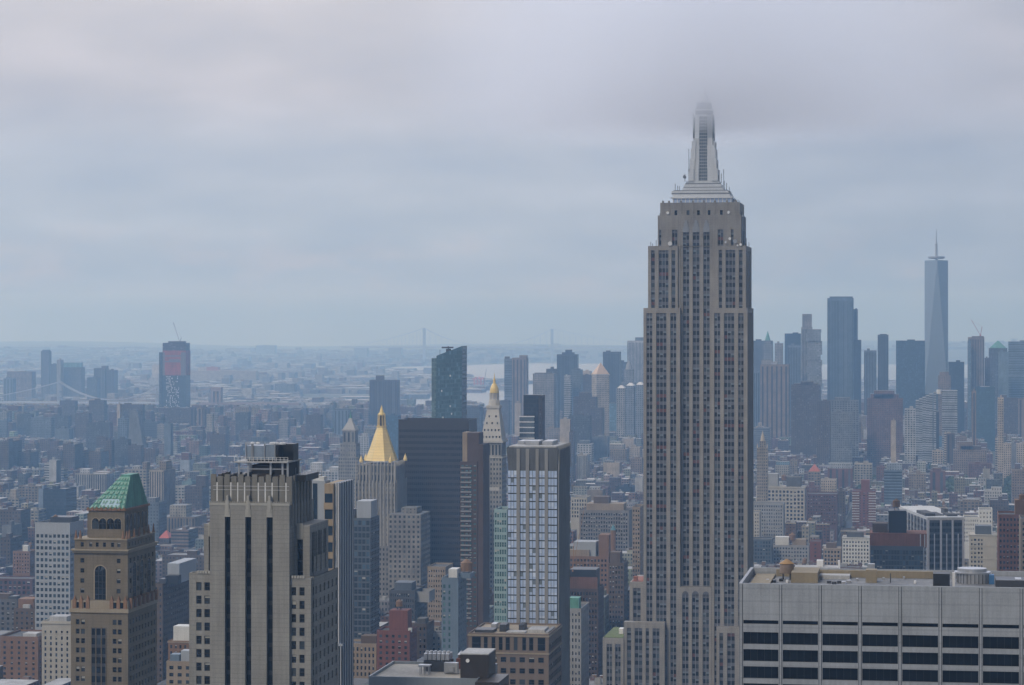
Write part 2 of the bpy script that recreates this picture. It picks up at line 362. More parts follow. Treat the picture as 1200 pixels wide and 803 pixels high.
# East River and Hudson either side of Manhattan's tip
sheet('water', [gpt(-60, 497), gpt(470, 497), gpt(470, 489), gpt(-60, 489)], GZ + .8, WATER)
def in_poly(u, v, pl):
    c = False; n = len(pl); j = n - 1
    for i in range(n):
        if (pl[i][1] > v) != (pl[j][1] > v) and u < (pl[j][0] - pl[i][0]) * (v - pl[i][1]) / (pl[j][1] - pl[i][1]) + pl[i][0]: c = not c
        j = i
    return c
ROAD = masonry('asphalt', (.05, .05, .052), .9, .2); PAVE = masonry('pavement', (.24, .235, .22), .9, .2)
for xa in (-95, 185, 465, 745, -235, -375, -515):                        # the avenues run away from the camera
    sheet('avenue', [(xa - 11, 300), (xa + 11, 300), (xa + 11, 6200), (xa - 11, 6200)], GZ + .05, ROAD)
    for s in (-1, 1):
        b = MB(); b.box(xa + s * 13.5 - 2.4, xa + s * 13.5 + 2.4, 300, 6200, GZ, GZ + .18); tag(b.build('pavement', PAVE), kind='structure')
# ================================================================ building kit
def shell(rt, x0, x1, y0, y1, z0, z1, mat, W=None, front=None, side=None, sd='R', dep=.3, roofm=None, par=1.1, name='wall', zmin=0, roof=True, pri=0):
    """one storey block: walls with real openings, parapet and roof. front/side = (n, width fraction, storey pitch, height fraction)"""
    b = MB()
    def face(P0, U, Nn, Wd, spec, ang, pr):
        if not spec: b.quad((P0[0], P0[1], z0), (P0[0] + U[0] * Wd, P0[1] + U[1] * Wd, z0), (P0[0] + U[0] * Wd, P0[1] + U[1] * Wd, z1), (P0[0], P0[1], z1)); return
        n, wf, pit, hf = spec[:4]; cols = spread(Wd, n, wf, spec[4] if len(spec) > 4 else Wd * .03) if isinstance(n, int) else n
        rows = stack(max(z0, zmin), z1, pit, hf, spec[5] if len(spec) > 5 else par + .3)
        if max(z0, zmin) > z0:
            b.quad((P0[0], P0[1], z0), (P0[0] + U[0] * Wd, P0[1] + U[1] * Wd, z0), (P0[0] + U[0] * Wd, P0[1] + U[1] * Wd, zmin), (P0[0], P0[1], zmin))
        b.holed(P0, U, Nn, Wd, max(z0, zmin), z1, cols, rows, dep)
        for a, c in cols:
            for d, e in rows:
                W.add((P0[0] + U[0] * (a + c) / 2 - Nn[0] * dep, P0[1] + U[1] * (a + c) / 2 - Nn[1] * dep, d), ang, c - a, e - d, pr)
    face((x0, y0), (1, 0), (0, -1), x1 - x0, front, 0, pri)
    face((x1, y0), (0, 1), (1, 0), y1 - y0, side if sd == 'R' else None, math.pi / 2, pri + 1)
    face((x0, y1), (0, -1), (-1, 0), y1 - y0, side if sd == 'L' else None, -math.pi / 2, pri + 1)
    b.quad((x1, y1, z0), (x0, y1, z0), (x0, y1, z1), (x1, y1, z1))
    if roof:
        t = .35; zr = z1 - par                                            # parapet: inner faces and coping
        for (a0, a1, c0, c1, sd_) in ((x0, x1, y0, y0 + t, 'B'), (x0, x1, y1 - t, y1, 'F'), (x0, x0 + t, y0 + t, y1 - t, 'R'), (x1 - t, x1, y0 + t, y1 - t, 'L')):
            b.box(a0, a1, c0, c1, zr, z1, sides=sd_, bottom=False)
    o = b.build(name, mat, rt)
    if roof:
        r = MB(); r.quad((x0 + t, y0 + t, zr + .01), (x1 - t, y0 + t, zr + .01), (x1 - t, y1 - t, zr + .01), (x0 + t, y1 - t, zr + .01)); r.build('roof', roofm or TAR, rt)
    return o
def pbox(rt, name, mat, *a, **k):
    b = MB(); b.box(*a, **k); return b.build(name, mat, rt)
def foot(x0, x1, y0, y1, m=6): FOOT.append((x0 - m, x1 + m, y0 - m, y1 + m))
class Near:
    """root and pixel helpers for a building near enough to show its windows"""
    def __init__(s, name, label, cat, Y0, u0, u1, group=None, dep=25):
        s.f = Fr(Y0); s.x0w = s.f.X(u0); s.W = s.f.X(u1) - s.x0w; s.Y0 = Y0
        s.rt = root(name, label, cat, (s.x0w, Y0, GZ), group); s.Win = None
        foot(s.x0w, s.x0w + s.W, Y0, Y0 + dep)
    def x(s, u): return s.f.X(u) - s.x0w
    def z(s, v, u=None): return s.f.Z(u if u is not None else 600, v) - GZ
    def zz(s, u, v): return s.f.Z(u, v) - GZ
def near(name, label, cat, Y0, uL, uR, vT, dep, mat, front, side=None, sd='R', gl=None, frame=None, par=1.1, roofm=None, vB=830, extras=(), blind=.2, dp=.3):
    n = Near(name, label, cat, Y0, uL, uR, dep=dep); um = (uL + uR) / 2
    n.Win = Windows(n.rt, gl, frame, blind); H = n.zz(um, vT); zmin = max(0, n.zz(um, vB + 12))
    shell(n.rt, 0, n.W, 0, dep, 0, H, mat, n.Win, front, side, sd, roofm=roofm, par=par, zmin=zmin, dep=dp)
    for e in extras:
        if e[0] == 'box':      # uL,uR,vT, y0,y1, mat, name
            _, a, b_, v, y0, y1, m_, nm = e
            pbox(n.rt, nm, m_, n.x(a), n.x(b_), y0, y1, H - par, n.zz((a + b_) / 2, v), bottom=False)
        elif e[0] == 'tank':
            _, u, vt, vb, y = e; zt = n.zz(u, vt); zb = n.zz(u, vb); tank(n.rt, n.x(u), y, zb, zt - zb, (zt - zb) * .32)
        elif e[0] == 'cornice':
            _, v, out, th, m_ = e; z = n.zz(um, v); pbox(n.rt, 'cornice', m_, -out, n.W + out, -out, dep + out, z - th, z)
    n.H = H; n.Win.finish(); KEEP.append((Y0, uL, uR, vT, vB)); MARKS.append((um, vT, label)); return n
# ---------------------------------------------------------------- the limestone skyscraper with its mast in cloud
LIME = masonry('limestone', (.285, .268, .252), .85, .26, .25, 1.2)
SPAN = masonry('aluminium_spandrel', (.115, .12, .14), .5, .25)
RSPAN = plain('red_spandrel', (.13, .05, .05), .6)
MULL = plain('steel_mullion', (.30, .31, .33), .4, .3)
ALU = masonry('mast_aluminium', (.74, .75, .76), .42, .1, .15, 1.4, metallic=.25)
ALUD = masonry('mast_aluminium_dark', (.22, .24, .27), .45, .1)
def strip(rt, x0, x1, y, z0, z1, n, pit=3.68, ang=0, red=.04, arch=False):
    """a recessed strip of n window columns, spandrels and mullions; runs along local x (ang 0) or along y (right flank)"""
    b = MB(); w_ = (x1 - x0) / n
    T = (lambda a, d, z: (a, y + d, z)) if ang == 0 else (lambda a, d, z: (y - d, a, z))
    z = z1
    while z > z0 + .5:
        zb = max(z0, z - pit); zs = z - pit * .45; isred = rng.random() < red
        for k in range(n):
            a = x0 + w_ * k + .12; c = x0 + w_ * (k + 1) - .12
            b.quad(T(a, .05, max(zb, z0)), T(c, .05, max(zb, z0)), T(c, .05, zs), T(a, .05, zs), 1)
            zb2 = zb + (zs - zb) * .55
            if rng.random() < .16: b.quad(T(a, .03, zb2), T(c, .03, zb2), T(c, .03, zs), T(a, .03, zs), 4)
            b.quad(T(a, 0, zs), T(c, 0, zs), T(c, 0, z), T(a, 0, z), 3 if isred or rng.random() < .03 else 0)
        z -= pit
    for k in range(n + 1):
        a = x0 + w_ * k; e = .12
        b.quad(T(a - e, -.14, z0), T(a + e, -.14, z0), T(a + e, -.14, z1), T(a - e, -.14, z1), 2)
        b.quad(T(a + e, -.14, z0), T(a + e, .06, z0), T(a + e, .06, z1), T(a + e, -.14, z1), 2); b.quad(T(a - e, .06, z0), T(a - e, -.14, z0), T(a - e, -.14, z1), T(a - e, .06, z1), 2)
    return b.build('window_strip', [SPAN, glass('sash_window_glass', (.016, .019, .026), (.10, .13, .16), .12, .45), MULL, RSPAN, BLIND2], rt)
BLIND2 = plain('lowered_blind', (.17, .21, .25), .7)
EY = 1275.0
e = Near('skyscraper', 'tall limestone skyscraper with vertical window strips, its metal mast vanishing into low cloud', 'skyscraper', EY, 754, 876, dep=44)
E = e.rt; FOOT.append((e.x0w - 40, e.x0w + e.W + 25, EY - 10, EY + 60))
KEEP.append((EY, 705, 884, 115, 803)); MARKS.append((818, 400, 'the skyscraper with its mast in cloud'))
def wall_with_strips(x0, x1, y0, y1, z0, z1, strips, rec=.7, side_n=None, name='wall', top=2.6, capz=True):
    """front wall x0..x1 with recessed window strips [(xa, xb, n)], flank strips on the right"""
    b = MB(); cols = [(a, c) for a, c, n in strips]
    b.holed((x0, y0), (1, 0), (0, -1), x1 - x0, z0, z1, [(a - x0, c - x0) for a, c in cols], [(z0 + .01, z1 - top)], rec)
    ln = y1 - y0; sc_ = spread(ln, side_n[0], side_n[1]) if side_n else []
    if sc_: b.holed((x1, y0), (0, 1), (1, 0), ln, z0, z1, sc_, [(z0 + .01, z1 - top)], rec)
    else: b.quad((x1, y0, z0), (x1, y1, z0), (x1, y1, z1), (x1, y0, z1))
    if sc_: b.holed((x0, y1), (0, -1), (-1, 0), ln, z0, z1, sc_, [(z0 + .01, z1 - top)], rec); b.quad((x0 + rec + .05, y0 + .5, z0), (x0 + rec + .05, y1 - .5, z0), (x0 + rec + .05, y1 - .5, z1 - .5), (x0 + rec + .05, y0 + .5, z1 - .5))
    else: b.quad((x0, y1, z0), (x0, y0, z0), (x0, y0, z1), (x0, y1, z1))
    b.quad((x1, y1, z0), (x0, y1, z0), (x0, y1, z1), (x1, y1, z1)); b.quad((x0, y0, z1), (x1, y0, z1), (x1, y1, z1), (x0, y1, z1))
    o = b.build(name, LIME, E)
    for a, c, n in strips: strip(E, a, c, y0 + rec, z0, z1 - top, n)
    for a, c in sc_: strip(E, y0 + a, y0 + c, x1 - rec, z0, z1 - top, max(2, round((c - a) / 1.6)), ang=1)
    return o
X = e.x; Zv = lambda v: e.zz(815, v)
S = lambda L_: [(X(a), X(b), n) for a, b, n in L_]
zC, zD, zB, zA, zT = Zv(361), Zv(729), Zv(288), Zv(252), Zv(237)
rc = 3.5
# main shaft: two wings with a deep recess between them
wall_with_strips(X(754), X(797), 0, 44, 0, zC, S([(757.5, 764.5, 2), (769, 781, 3), (785.5, 792.5, 2)]))
wall_with_strips(X(834), X(876), 0, 44, 0, zC, S([(837, 844, 2), (848.5, 860.5, 3), (865, 871.5, 2)]), side_n=(5, .55))
wall_with_strips(X(797) + .02, X(834) - .02, rc, 44, 0, zB, S([(799.5, 807, 2), (811, 819, 2), (823.5, 831, 2)]), top=.4)
rc = 3.25
wall_with_strips(X(797) + .02, X(834) - .02, rc, 38, zB, zA, S([(799.5, 807, 2), (811, 819, 2), (823.5, 831, 2)]), top=(zA - Zv(272)))
# upper wings
wall_with_strips(X(759), X(794), 1.6, 42, zC, zB, S([(762.5, 767, 1), (771.5, 783, 3), (786.5, 791, 1)]), top=2.2)
wall_with_strips(X(838.5), X(874), 1.6, 42, zC, zB, S([(842, 846, 1), (850, 861.5, 3), (865.5, 870, 1)]), side_n=(4, .5), top=2.2)
wall_with_strips(X(794) + .02, X(797), 3.0, 40, zC, zB, []); wall_with_strips(X(834), X(838.5) - .02, 3.0, 40, zC, zB, [])
# crown: shoulders, top block
wall_with_strips(X(770), X(797), 3.2, 38, zB, zA, S([(771.5, 774.3, 1), (786.8, 793.2, 2)]), top=(zA - Zv(269)))
wall_with_strips(X(834), X(868), 3.2, 38, zB, zA, S([(840.5, 847, 2), (856, 859.2, 1)]), top=(zA - Zv(269)), side_n=(3, .4))
b = MB(); cols = [(X(u - 1.6) - X(772.5), X(u + 1.6) - X(772.5)) for u in (791, 805.3, 817.5, 830, 844.5)]
b.holed((X(772.5), 4.6), (1, 0), (0, -1), X(866) - X(772.5), zA, zT, cols, [(Zv(251.6), Zv(246))], .5)
b.quad((X(866), 4.6, zA), (X(866), 36, zA), (X(866), 36, zT), (X(866), 4.6, zT)); b.quad((X(772.5), 36, zA), (X(772.5), 4.6, zA), (X(772.5), 4.6, zT), (X(772.5), 36, zT))
b.quad((X(866), 36, zA), (X(772.5), 36, zA), (X(772.5), 36, zT), (X(866), 36, zT)); b.quad((X(772.5), 4.6, zT), (X(866), 4.6, zT), (X(866), 36, zT), (X(772.5), 36, zT))
b.build('crown_block', LIME, E)
for u in (791, 805.3, 817.5, 830, 844.5):
    o = bpy.data.objects.new('window', window_mesh(X(u + 1.6) - X(u - 1.6), Zv(246) - Zv(251.6), 0, G_DARK, FRAME)); COL.objects.link(o); o.parent = E; o.location = (X(u), 5.1, Zv(251.6))
# fan ornaments topping the three central strips
for u0, u1 in ((799.5, 807), (811, 819), (823.5, 831)):
    b = MB(); c = (X(u0) + X(u1)) / 2; hw = (X(u1) - X(u0)) / 2; z0 = Zv(272); z1 = Zv(258)
    for k, (fw, fz) in enumerate(((1, .45), (.72, .75), (.42, 1))): b.box(c - hw * fw, c + hw * fw, rc - .18 - .14 * k, rc - .003, z0, z0 + (z1 - z0) * fz)
    b.build('fan_ornament', MULL, E)
# small buttress tips along the parapet
b = MB()
for u in (776, 783, 797, 811, 824, 837, 851, 862): b.box(X(u) - .5, X(u) + .5, 4.3, 4.597, zA + 1, zT + 1.0)
b.build('parapet_finials', LIME, E)
# lower bustle with three arched heads in the recess, flanking setbacks
bz = Zv(688)
wall_with_strips(X(797) + .02, X(834) - .02, -.4, rc - .02, 0, bz, S([(799.5, 807, 2), (811, 819, 2), (823.5, 831, 2)]), top=(bz - Zv(697)))
for u0, u1 in ((799.5, 807), (811, 819), (823.5, 831)):
    b = MB(); c = (X(u0) + X(u1)) / 2; hw = (X(u1) - X(u0)) / 2; z0 = Zv(697)
    for k in range(10):
        a0, a1 = math.pi * k / 10, math.pi * (k + 1) / 10
        b.quad((c, -.43, z0), (c + hw * math.cos(a0), -.43, z0 + hw * math.sin(a0) * 1.1), (c + hw * math.cos(a1), -.43, z0 + hw * math.sin(a1) * 1.1), (c, -.43, z0))
    b.build('arched_head', SPAN, E)
zF = Zv(729); zG = Zv(684); zH = Zv(748)
wall_with_strips(X(737), X(754) - .02, 3, 40, 0, zG, S([(741, 750, 2)]), top=3)
wall_with_strips(X(732.5), X(780), -5, -.02, 0, zF, S([(736, 741, 1), (745, 754, 2), (758, 762, 1), (766, 774, 2)]), top=3)
wall_with_strips(X(840.5), X(880), -5, -.02, 0, Zv(733), S([(844, 848.5, 1), (853, 862, 2), (867, 873, 1)]), top=3)
wall_with_strips(X(708), X(732.5) - .02, -6, 38, 0, zH, S([(712.5, 719, 2), (722.5, 729, 2)]), top=3)
b = MB(); b.box(X(709), X(731.5), -5, 37, zH + .02, zH + .4); b.build('green_roof', masonry('sedum', (.11, .14, .05), .95, .5), E)
b = MB(); b.box(X(723), X(728), 8, 14, zH + .4, zH + 3); b.build('rooftop_shed', WHITE, E)
b = MB(); b.box(X(739), X(752), 5, 30, zG + .02, zG + .3); b.box(X(741), X(745), 5, 9, zG + .3, zG + 2.5); b.build('terrace', plain('red_terrace_tile', (.30, .12, .08), .9), E)
# observation deck tiers and mast
cx = X(820); yc = 20.5
def tier(u0, u1, v0, v1, m=ALU, nm='mast_tier', fy=.8):
    h = (X(u1) - X(u0)) / 2; c = (X(u0) + X(u1)) / 2
    return pbox(E, nm, m, c - h, c + h, yc - h * fy, yc + h * fy, Zv(v0), Zv(v1))
tier(787, 855, 237, 231.6, G_SKYPAINT, 'deck_glazing')
b = MB(); h = (X(855) - X(787)) / 2; c = (X(787) + X(855)) / 2
for k in range(15):
    xx = c - h + 2 * h * k / 14; b.box(xx - .22, xx + .22, yc - h * .8 - .3, yc - h * .8, Zv(237), Zv(231.6))
for k in range(12):
    yy = yc - h * .8 + 1.6 * h * k / 11; b.box(c + h, c + h + .3, yy - .22, yy + .22, Zv(237), Zv(231.6))
b.build('deck_mullions', ALU, E)
tier(784, 857, 231.6, 230); tier(786, 854, 230, 226.6); tier(785, 853, 226.6, 225, ALUD); tier(785, 852, 225, 222.6); tier(787, 851, 222.6, 221.6, ALUD)
tier(797, 845, 221.6, 218.6); tier(798, 843, 218.6, 217.6, ALUD); tier(798.5, 843, 217.6, 214.4); tier(800, 841, 214.4, 213, ALUD); tier(801, 840, 213, 210.5)
core = MB(); R0 = (X(833.5) - X(808)) / 2; cm = X(821); R1 = (X(832.5) - X(810)) / 2
ph = math.pi / 8
core.cyl(cm, yc, Zv(210.5), Zv(133), R0 * 1.02, R1 * 1.02, 8, 0, True, ph=ph); core.build('mast_core', ALU, E)
for a in range(4):                                                        # glazed slot on each face
    g = MB(); hw = .195 * (R0 + R1); r = R0 * .945 + .35; r2 = R1 * .945 + .35
    ca, sa = math.cos(a * math.pi / 2), math.sin(a * math.pi / 2)
    T = lambda x, y, z: (cm + x * ca - y * sa, yc + x * sa + y * ca, z)
    za, zb = Zv(210.4), Zv(134)
    g.quad(T(-hw, -r, za), T(hw, -r, za), T(hw, -r2, zb), T(-hw, -r2, zb), 0)
    g.quad(T(hw, -r, za), T(hw, -r + 1.2, za), T(hw, -r2 + 1.2, zb), T(hw, -r2, zb), 0); g.quad(T(-hw, -r + 1.2, za), T(-hw, -r, za), T(-hw, -r2, zb), T(-hw, -r2 + 1.2, zb), 0)
    for k in range(-2, 3):
        x = hw * k / 2.0; e_ = .11
        g.quad(T(x - e_, -r - .2, za), T(x + e_, -r - .2, za), T(x + e_, -r2 - .2, zb), T(x - e_, -r2 - .2, zb), 1)
        g.quad(T(x + e_, -r - .2, za), T(x + e_, -r, za), T(x + e_, -r2, zb), T(x + e_, -r2 - .2, zb), 1)
    for k in range(21):
        t_ = k / 20; z = za + (zb - za) * t_; rr = r + (r2 - r) * t_ + .06; g.quad(T(-hw, -rr, z), T(hw, -rr, z), T(hw, -rr, z + .5), T(-hw, -rr, z + .5), 1)
    g.build('mast_glazing', [glass('mast_glass', (.14, .18, .23), (.30, .36, .42), .15, .6), plain('mast_mullion', (.40, .42, .45), .4, .3)], E)
for sx in (-1, 1):                                                        # stepped wing buttresses at the corners
    for sy in (-1, 1):
        w_ = MB()
        for (o0, v0, v1) in ((.99, 210.4, 196), (.90, 196, 184), (.84, 184, 172), (.78, 172, 163)):
            R = (X(838.5) - cm) * o0; w_.box(cm + sx * R * .62 if sx > 0 else cm - R, cm + R if sx > 0 else cm - R * .62, yc + (sy * R * .62 if sy > 0 else -R), yc + (R if sy > 0 else -R * .62), Zv(v0), Zv(v1))
            w_.box(cm + (sx * R * .30 if sx > 0 else -R * .86), cm + (R * .86 if sx > 0 else -R * .30), yc + (sy * R * .30 if sy > 0 else -R * .86), yc + (R * .86 if sy > 0 else -R * .30), Zv(v0), Zv(v1) + 1.5)
        w_.build('wing_buttress', ALU, E)
drum = MB(); rr = (X(833.6) - X(809.6)) / 2
drum.cyl(cm, yc, Zv(133.2), Zv(131.2), rr, rr, 24, 0); drum.cyl(cm, yc, Zv(131.2), Zv(126.5), rr * .86, rr * .86, 24, 1); drum.cyl(cm, yc, Zv(126.5), Zv(124.5), rr * .98, rr * .98, 24, 0)
drum.cyl(cm, yc, Zv(124.5), Zv(117), rr * .84, rr * .70, 24, 1); drum.cyl(cm, yc, Zv(117), Zv(115.5), rr * .76, rr * .76, 24, 0); drum.cyl(cm, yc, Zv(115.5), Zv(106), rr * .62, rr * .2, 24, 0); drum.cyl(cm, yc, Zv(106), Zv(97), rr * .18, rr * .15, 10, 0)
drum.build('mast_drum', [ALU, ALUD], E)
def aerials(uv, nm='aerial'):
    for u, v0, v1, y in uv:
        b = MB(); b.tube((X(u), y, Zv(v0)), (X(u), y, Zv(v1)), .14, 5)
        if u < 0: b.tube((X(u) - .6, y, Zv(v0) * .3 + Zv(v1) * .7), (X(u) + .6, y, Zv(v0) * .3 + Zv(v1) * .7), .08, 4)
        b.build(nm, STEEL, E)
aerials([(804.2, 186, 172, 14), (804.5, 199, 184, 13), (800, 211, 202, 12), (789, 222, 214, 10), (791.5, 222, 216, 12), (794, 222, 217, 10), (843, 213, 202, 12), (845.5, 216, 197, 14), (847, 222, 211, 10), (849, 222, 213, 13), (852.5, 226, 218, 12), (854, 230, 223, 10), (840, 211, 204, 12), (832.6, 168, 132, 14), (833.6, 150, 128, 16), (809.4, 160, 130, 14)])
aerials([(762, 289, 283, 3), (764, 289, 285, 3), (768, 289, 281, 4), (772, 253, 249, 6), (868, 253, 248, 6), (871, 289, 282, 4), (874, 289, 279, 4), (877, 289, 284, 4), (775, 238, 234, 6), (864, 238, 234, 6), (866, 238, 235, 5)])
def dish(u, v, y, r, m=WHITE):
    b = MB(); b.cyl(0, 0, 0, .35, r * .3, r, 14, 0, False); b.cyl(0, 0, .35, .36, r, r * .95, 14, 0, True); b.tube((0, 0, 0), (0, 0, -r), r * .12, 5)
    o = b.build('dish_aerial', m, E, (X(u), y, Zv(v))); o.rotation_euler = (rad(80), 0, rad(rng.uniform(-40, 40))); return o
for a in ((781.5, 249, 3.6, .7, WHITE), (853.5, 249, 3.6, .75, WHITE), (785, 285.5, 1.2, 1.1, METAL), (855, 280, 1.5, .7, WHITE), (861, 283, 1.3, 1.0, METAL), (868, 287, 1.2, .7, WHITE), (799.5, 206, 11, 1.0, METAL), (864, 288, 1, .5, WHITE), (850.5, 284, 1.6, .7, METAL)): dish(*a)
b = MB()
for u in (862, 864.5, 868, 870.2): b.tube((X(u), 6 + (u - 862), zB), (X(u), 6 + (u - 862), Zv(253)), .35, 6)
b.tube((X(862), 8, Zv(253)), (X(870.2), 12, Zv(253)), .4, 6); b.build('pipe_rack', METAL, E)
# ---------------------------------------------------------------- flat-roofed pale tower filling the lower right corner
TRAV = masonry('travertine', (.325, .345, .375), .7, .24, .25, 3.0)
g = Near('office_tower', 'broad pale stone office tower with black window bands and a cluttered flat roof', 'office tower', 600, 866, 1300, dep=40)
G = g.rt; X = g.x; zz = lambda v: g.zz(866, v)
H = zz(683.5); KEEP.append((600, 866, 1200, 683, 803)); MARKS.append((1000, 690, 'the pale tower with black window bands'))
bay = X(912.2) - X(866); nb = 9; pw = 1.0; Wd = bay * nb + pw
bands = [(zz(743.5 + 20.05 * k + 11.2), zz(741.5 + 20.05 * k - 1)) for k in range(12)]
slit = (zz(731), zz(726.5))
b = MB(); b.holed((0, 0), (1, 0), (0, -1), Wd, 0, H, [(pw + k * bay, (k + 1) * bay) for k in range(nb)], sorted(bands + [slit]), .9)
b.quad((Wd, 0, 0), (Wd, 40, 0), (Wd, 40, H), (Wd, 0, H)); b.quad((0, 40, 0), (0, 0, 0), (0, 0, H), (0, 40, H)); b.quad((Wd, 40, 0), (0, 40, 0), (0, 40, H), (Wd, 40, H))
zr = H - 1.9
for (a0, a1, c0, c1, sd_) in ((0, Wd, 0, .7, 'B'), (0, Wd, 39.3, 40, 'F'), (0, .7, .7, 39.3, 'R'), (Wd - .7, Wd, .7, 39.3, 'L')): b.box(a0, a1, c0, c1, zr, H, sides=sd_, bottom=False)
b.build('wall', TRAV, G)
for k in range(nb + 1):                                                   # projecting piers with a dark joint each side
    p = MB(); p.box(k * bay + .28, k * bay + pw - .28, -.35, 0, 0, H - .15); p.build('pier', TRAV, G)
    j = MB(); j.box(k * bay + .14, k * bay + .28, -.02, .2, 0, H - .2); j.box(k * bay + pw - .28, k * bay + pw - .14, -.02, .2, 0, H - .2); j.build('joint', STEEL, G)
for k in range(nb):
    for i, (a, c) in enumerate(sorted(bands + [slit])):
        q = MB(); n = 5 if (a, c) != slit else 1; x0 = pw + k * bay; x1 = (k + 1) * bay
        for m in range(n): q.quad((x0 + (x1 - x0) * m / n, .9, a), (x0 + (x1 - x0) * (m + 1) / n, .9, a), (x0 + (x1 - x0) * (m + 1) / n, .9, c), (x0 + (x1 - x0) * m / n, .9, c), 0)
        for m in range(1, n): xm = x0 + (x1 - x0) * m / n; q.box(xm - .05, xm + .05, .8, .9, a, c, 1)
        q.build('window_band', [glass('black_band_glass', (.004, .005, .007), (.010, .012, .016), .3, .15), BLACK], G)
b = MB()                                                                   # vertical panel joints of the blind attic
for k in range(nb):
    for m in range(1, 4): xm = pw + k * bay + (bay - pw) * m / 4; b.box(xm - .02, xm + .02, -.012, .02, zz(724), H - .25)
for v in (697, 711): b.box(pw, Wd - pw, -.011, .02, zz(v) - .02, zz(v) + .02)
b.build('panel_joints', plain('joint_sealant', (.28, .28, .29), .8), G)
r = MB(); r.quad((.7, .7, zr + .01), (Wd - .7, .7, zr + .01), (Wd - .7, 39.3, zr + .01), (.7, 39.3, zr + .01)); r.build('roof', masonry('grey_membrane', (.20, .205, .215), .9, .5), G)
SAND = masonry('buff_brick', (.27, .225, .155), .85, .18, .2, .4)
def rp(u, v):                                                              # a roof point seen at pixel u, v
    t = (ZC - (zr + GZ)) * FPX / (v - VE); k = (u - 600) / FPX
    return t * (FX + k * RX) - g.x0w, t * (FY + k * RY) - 600
def rooftop(u0, u1, vb, vt, dy, mat, nm, parent=G, **k):
    x0, y0 = rp(u0, vb); x1, _ = rp(u1, vb); t = ((y0 + 600) / FY); z1 = ZC - GZ - (vt - VE) / FPX * ((x0 + g.x0w) * FX + (y0 + 600) * FY)
    return pbox(parent, nm, mat, x0, x1, y0, y0 + dy, zr + .02, max(z1, zr + .6), bottom=False, **k)
b = MB(); b.box(1.6, 6.3, 1.4, 38.5, zr + .02, zr + .5); b.build('walkway', SAND, G)
for (a0, a1, c0, c1) in ((6.5, 48, 37.2, 38.6),): pbox(G, 'parapet_brick', SAND, a0, a1, c0, c1, zr + .02, zr + 1.7)
rooftop(927, 958.5, 683, 671, 14, SAND, 'bulkhead'); rooftop(931, 983, 668.5, 664.5, 6, PALEROOF, 'plant_room'); rooftop(958.5, 996, 678.5, 674, 5, PALEROOF, 'duct')
rooftop(1014.5, 1027.5, 683, 668, 4, SAND, 'stair_hut'); rooftop(1017, 1025, 672, 661, 2, METAL, 'vent_cowl'); rooftop(957, 964.5, 668, 657, 3, WHITE, 'air_unit'); rooftop(982, 984.4, 669, 657, 1, WHITE, 'vent_pipe')
rooftop(1093.5, 1113, 689, 672.5, 6, BLACK, 'louvred_housing'); rooftop(1116, 1119, 689, 671, 1, WHITE, 'vent_pipe'); rooftop(1024, 1090, 671.2, 669, 1.2, SAND, 'duct'); rooftop(1043, 1044.2, 683, 672, .4, STEEL, 'pole')
rooftop(1167, 1205, 690, 680, 9, STEEL, 'louvred_housing'); rooftop(1159, 1165, 685, 674, 3, plain('blue_drum', (.05, .16, .35), .5), 'drum'); rooftop(1190, 1197, 690, 679, 5, METAL, 'duct')
for (a, c) in ((969, 684), (975, 685), (981, 684), (986, 685), (992, 683.5)): rooftop(a, a + 5, c, c - 3.2, 2, STEEL if a % 2 else METAL, 'air_unit')
for (a, c) in ((905, 683), (913, 681.5)): rooftop(a, a + 4, c, c - 2, 2.5, BLACK, 'roof_hatch')
for (a, c, h_) in ((898, 682, 1.6), (921, 683, 1.4), (1003, 681, 1.8), (1034, 680, 1.5), (1058, 679, 1.3), (1071, 684, 1.6), (1080, 678, 2.2)): rooftop(a, a + 2.6, c, c - h_, 1.4, METAL if a % 3 else WHITE, 'roof_vent')
TANKG = masonry('weathered_cedar', (.22, .17, .14), .85, .3)
tx, ty = rp(922, 679); tank(G, tx, ty, zr, 5.1, 1.75, TANKG, masonry('tan_cone', (.36, .22, .10), .85, .2))
b = MB(); cx_, cy_ = rp(1142, 683)
b.cyl(cx_, cy_, zr + .02, zr + 2.4, 4.2, 4.2, 28); b.cyl(cx_ - .5, cy_, zr + 2.4, zr + 2.7, 4.4, 4.4, 28); b.cyl(cx_ - .6, cy_ + .5, zr + 2.7, zr + 3.5, 3.5, 3.5, 28); b.build('cooling_tower', METAL, G)
b = MB()
for k in range(28): a = 2 * math.pi * k / 28; b.box(cx_ + 4.2 * math.cos(a) - .08, cx_ + 4.2 * math.cos(a) + .08, cy_ + 4.2 * math.sin(a) - .08, cy_ + 4.2 * math.sin(a) + .08, zr + .1, zr + 2.35)
b.build('cooling_tower_ribs', STEEL, G)
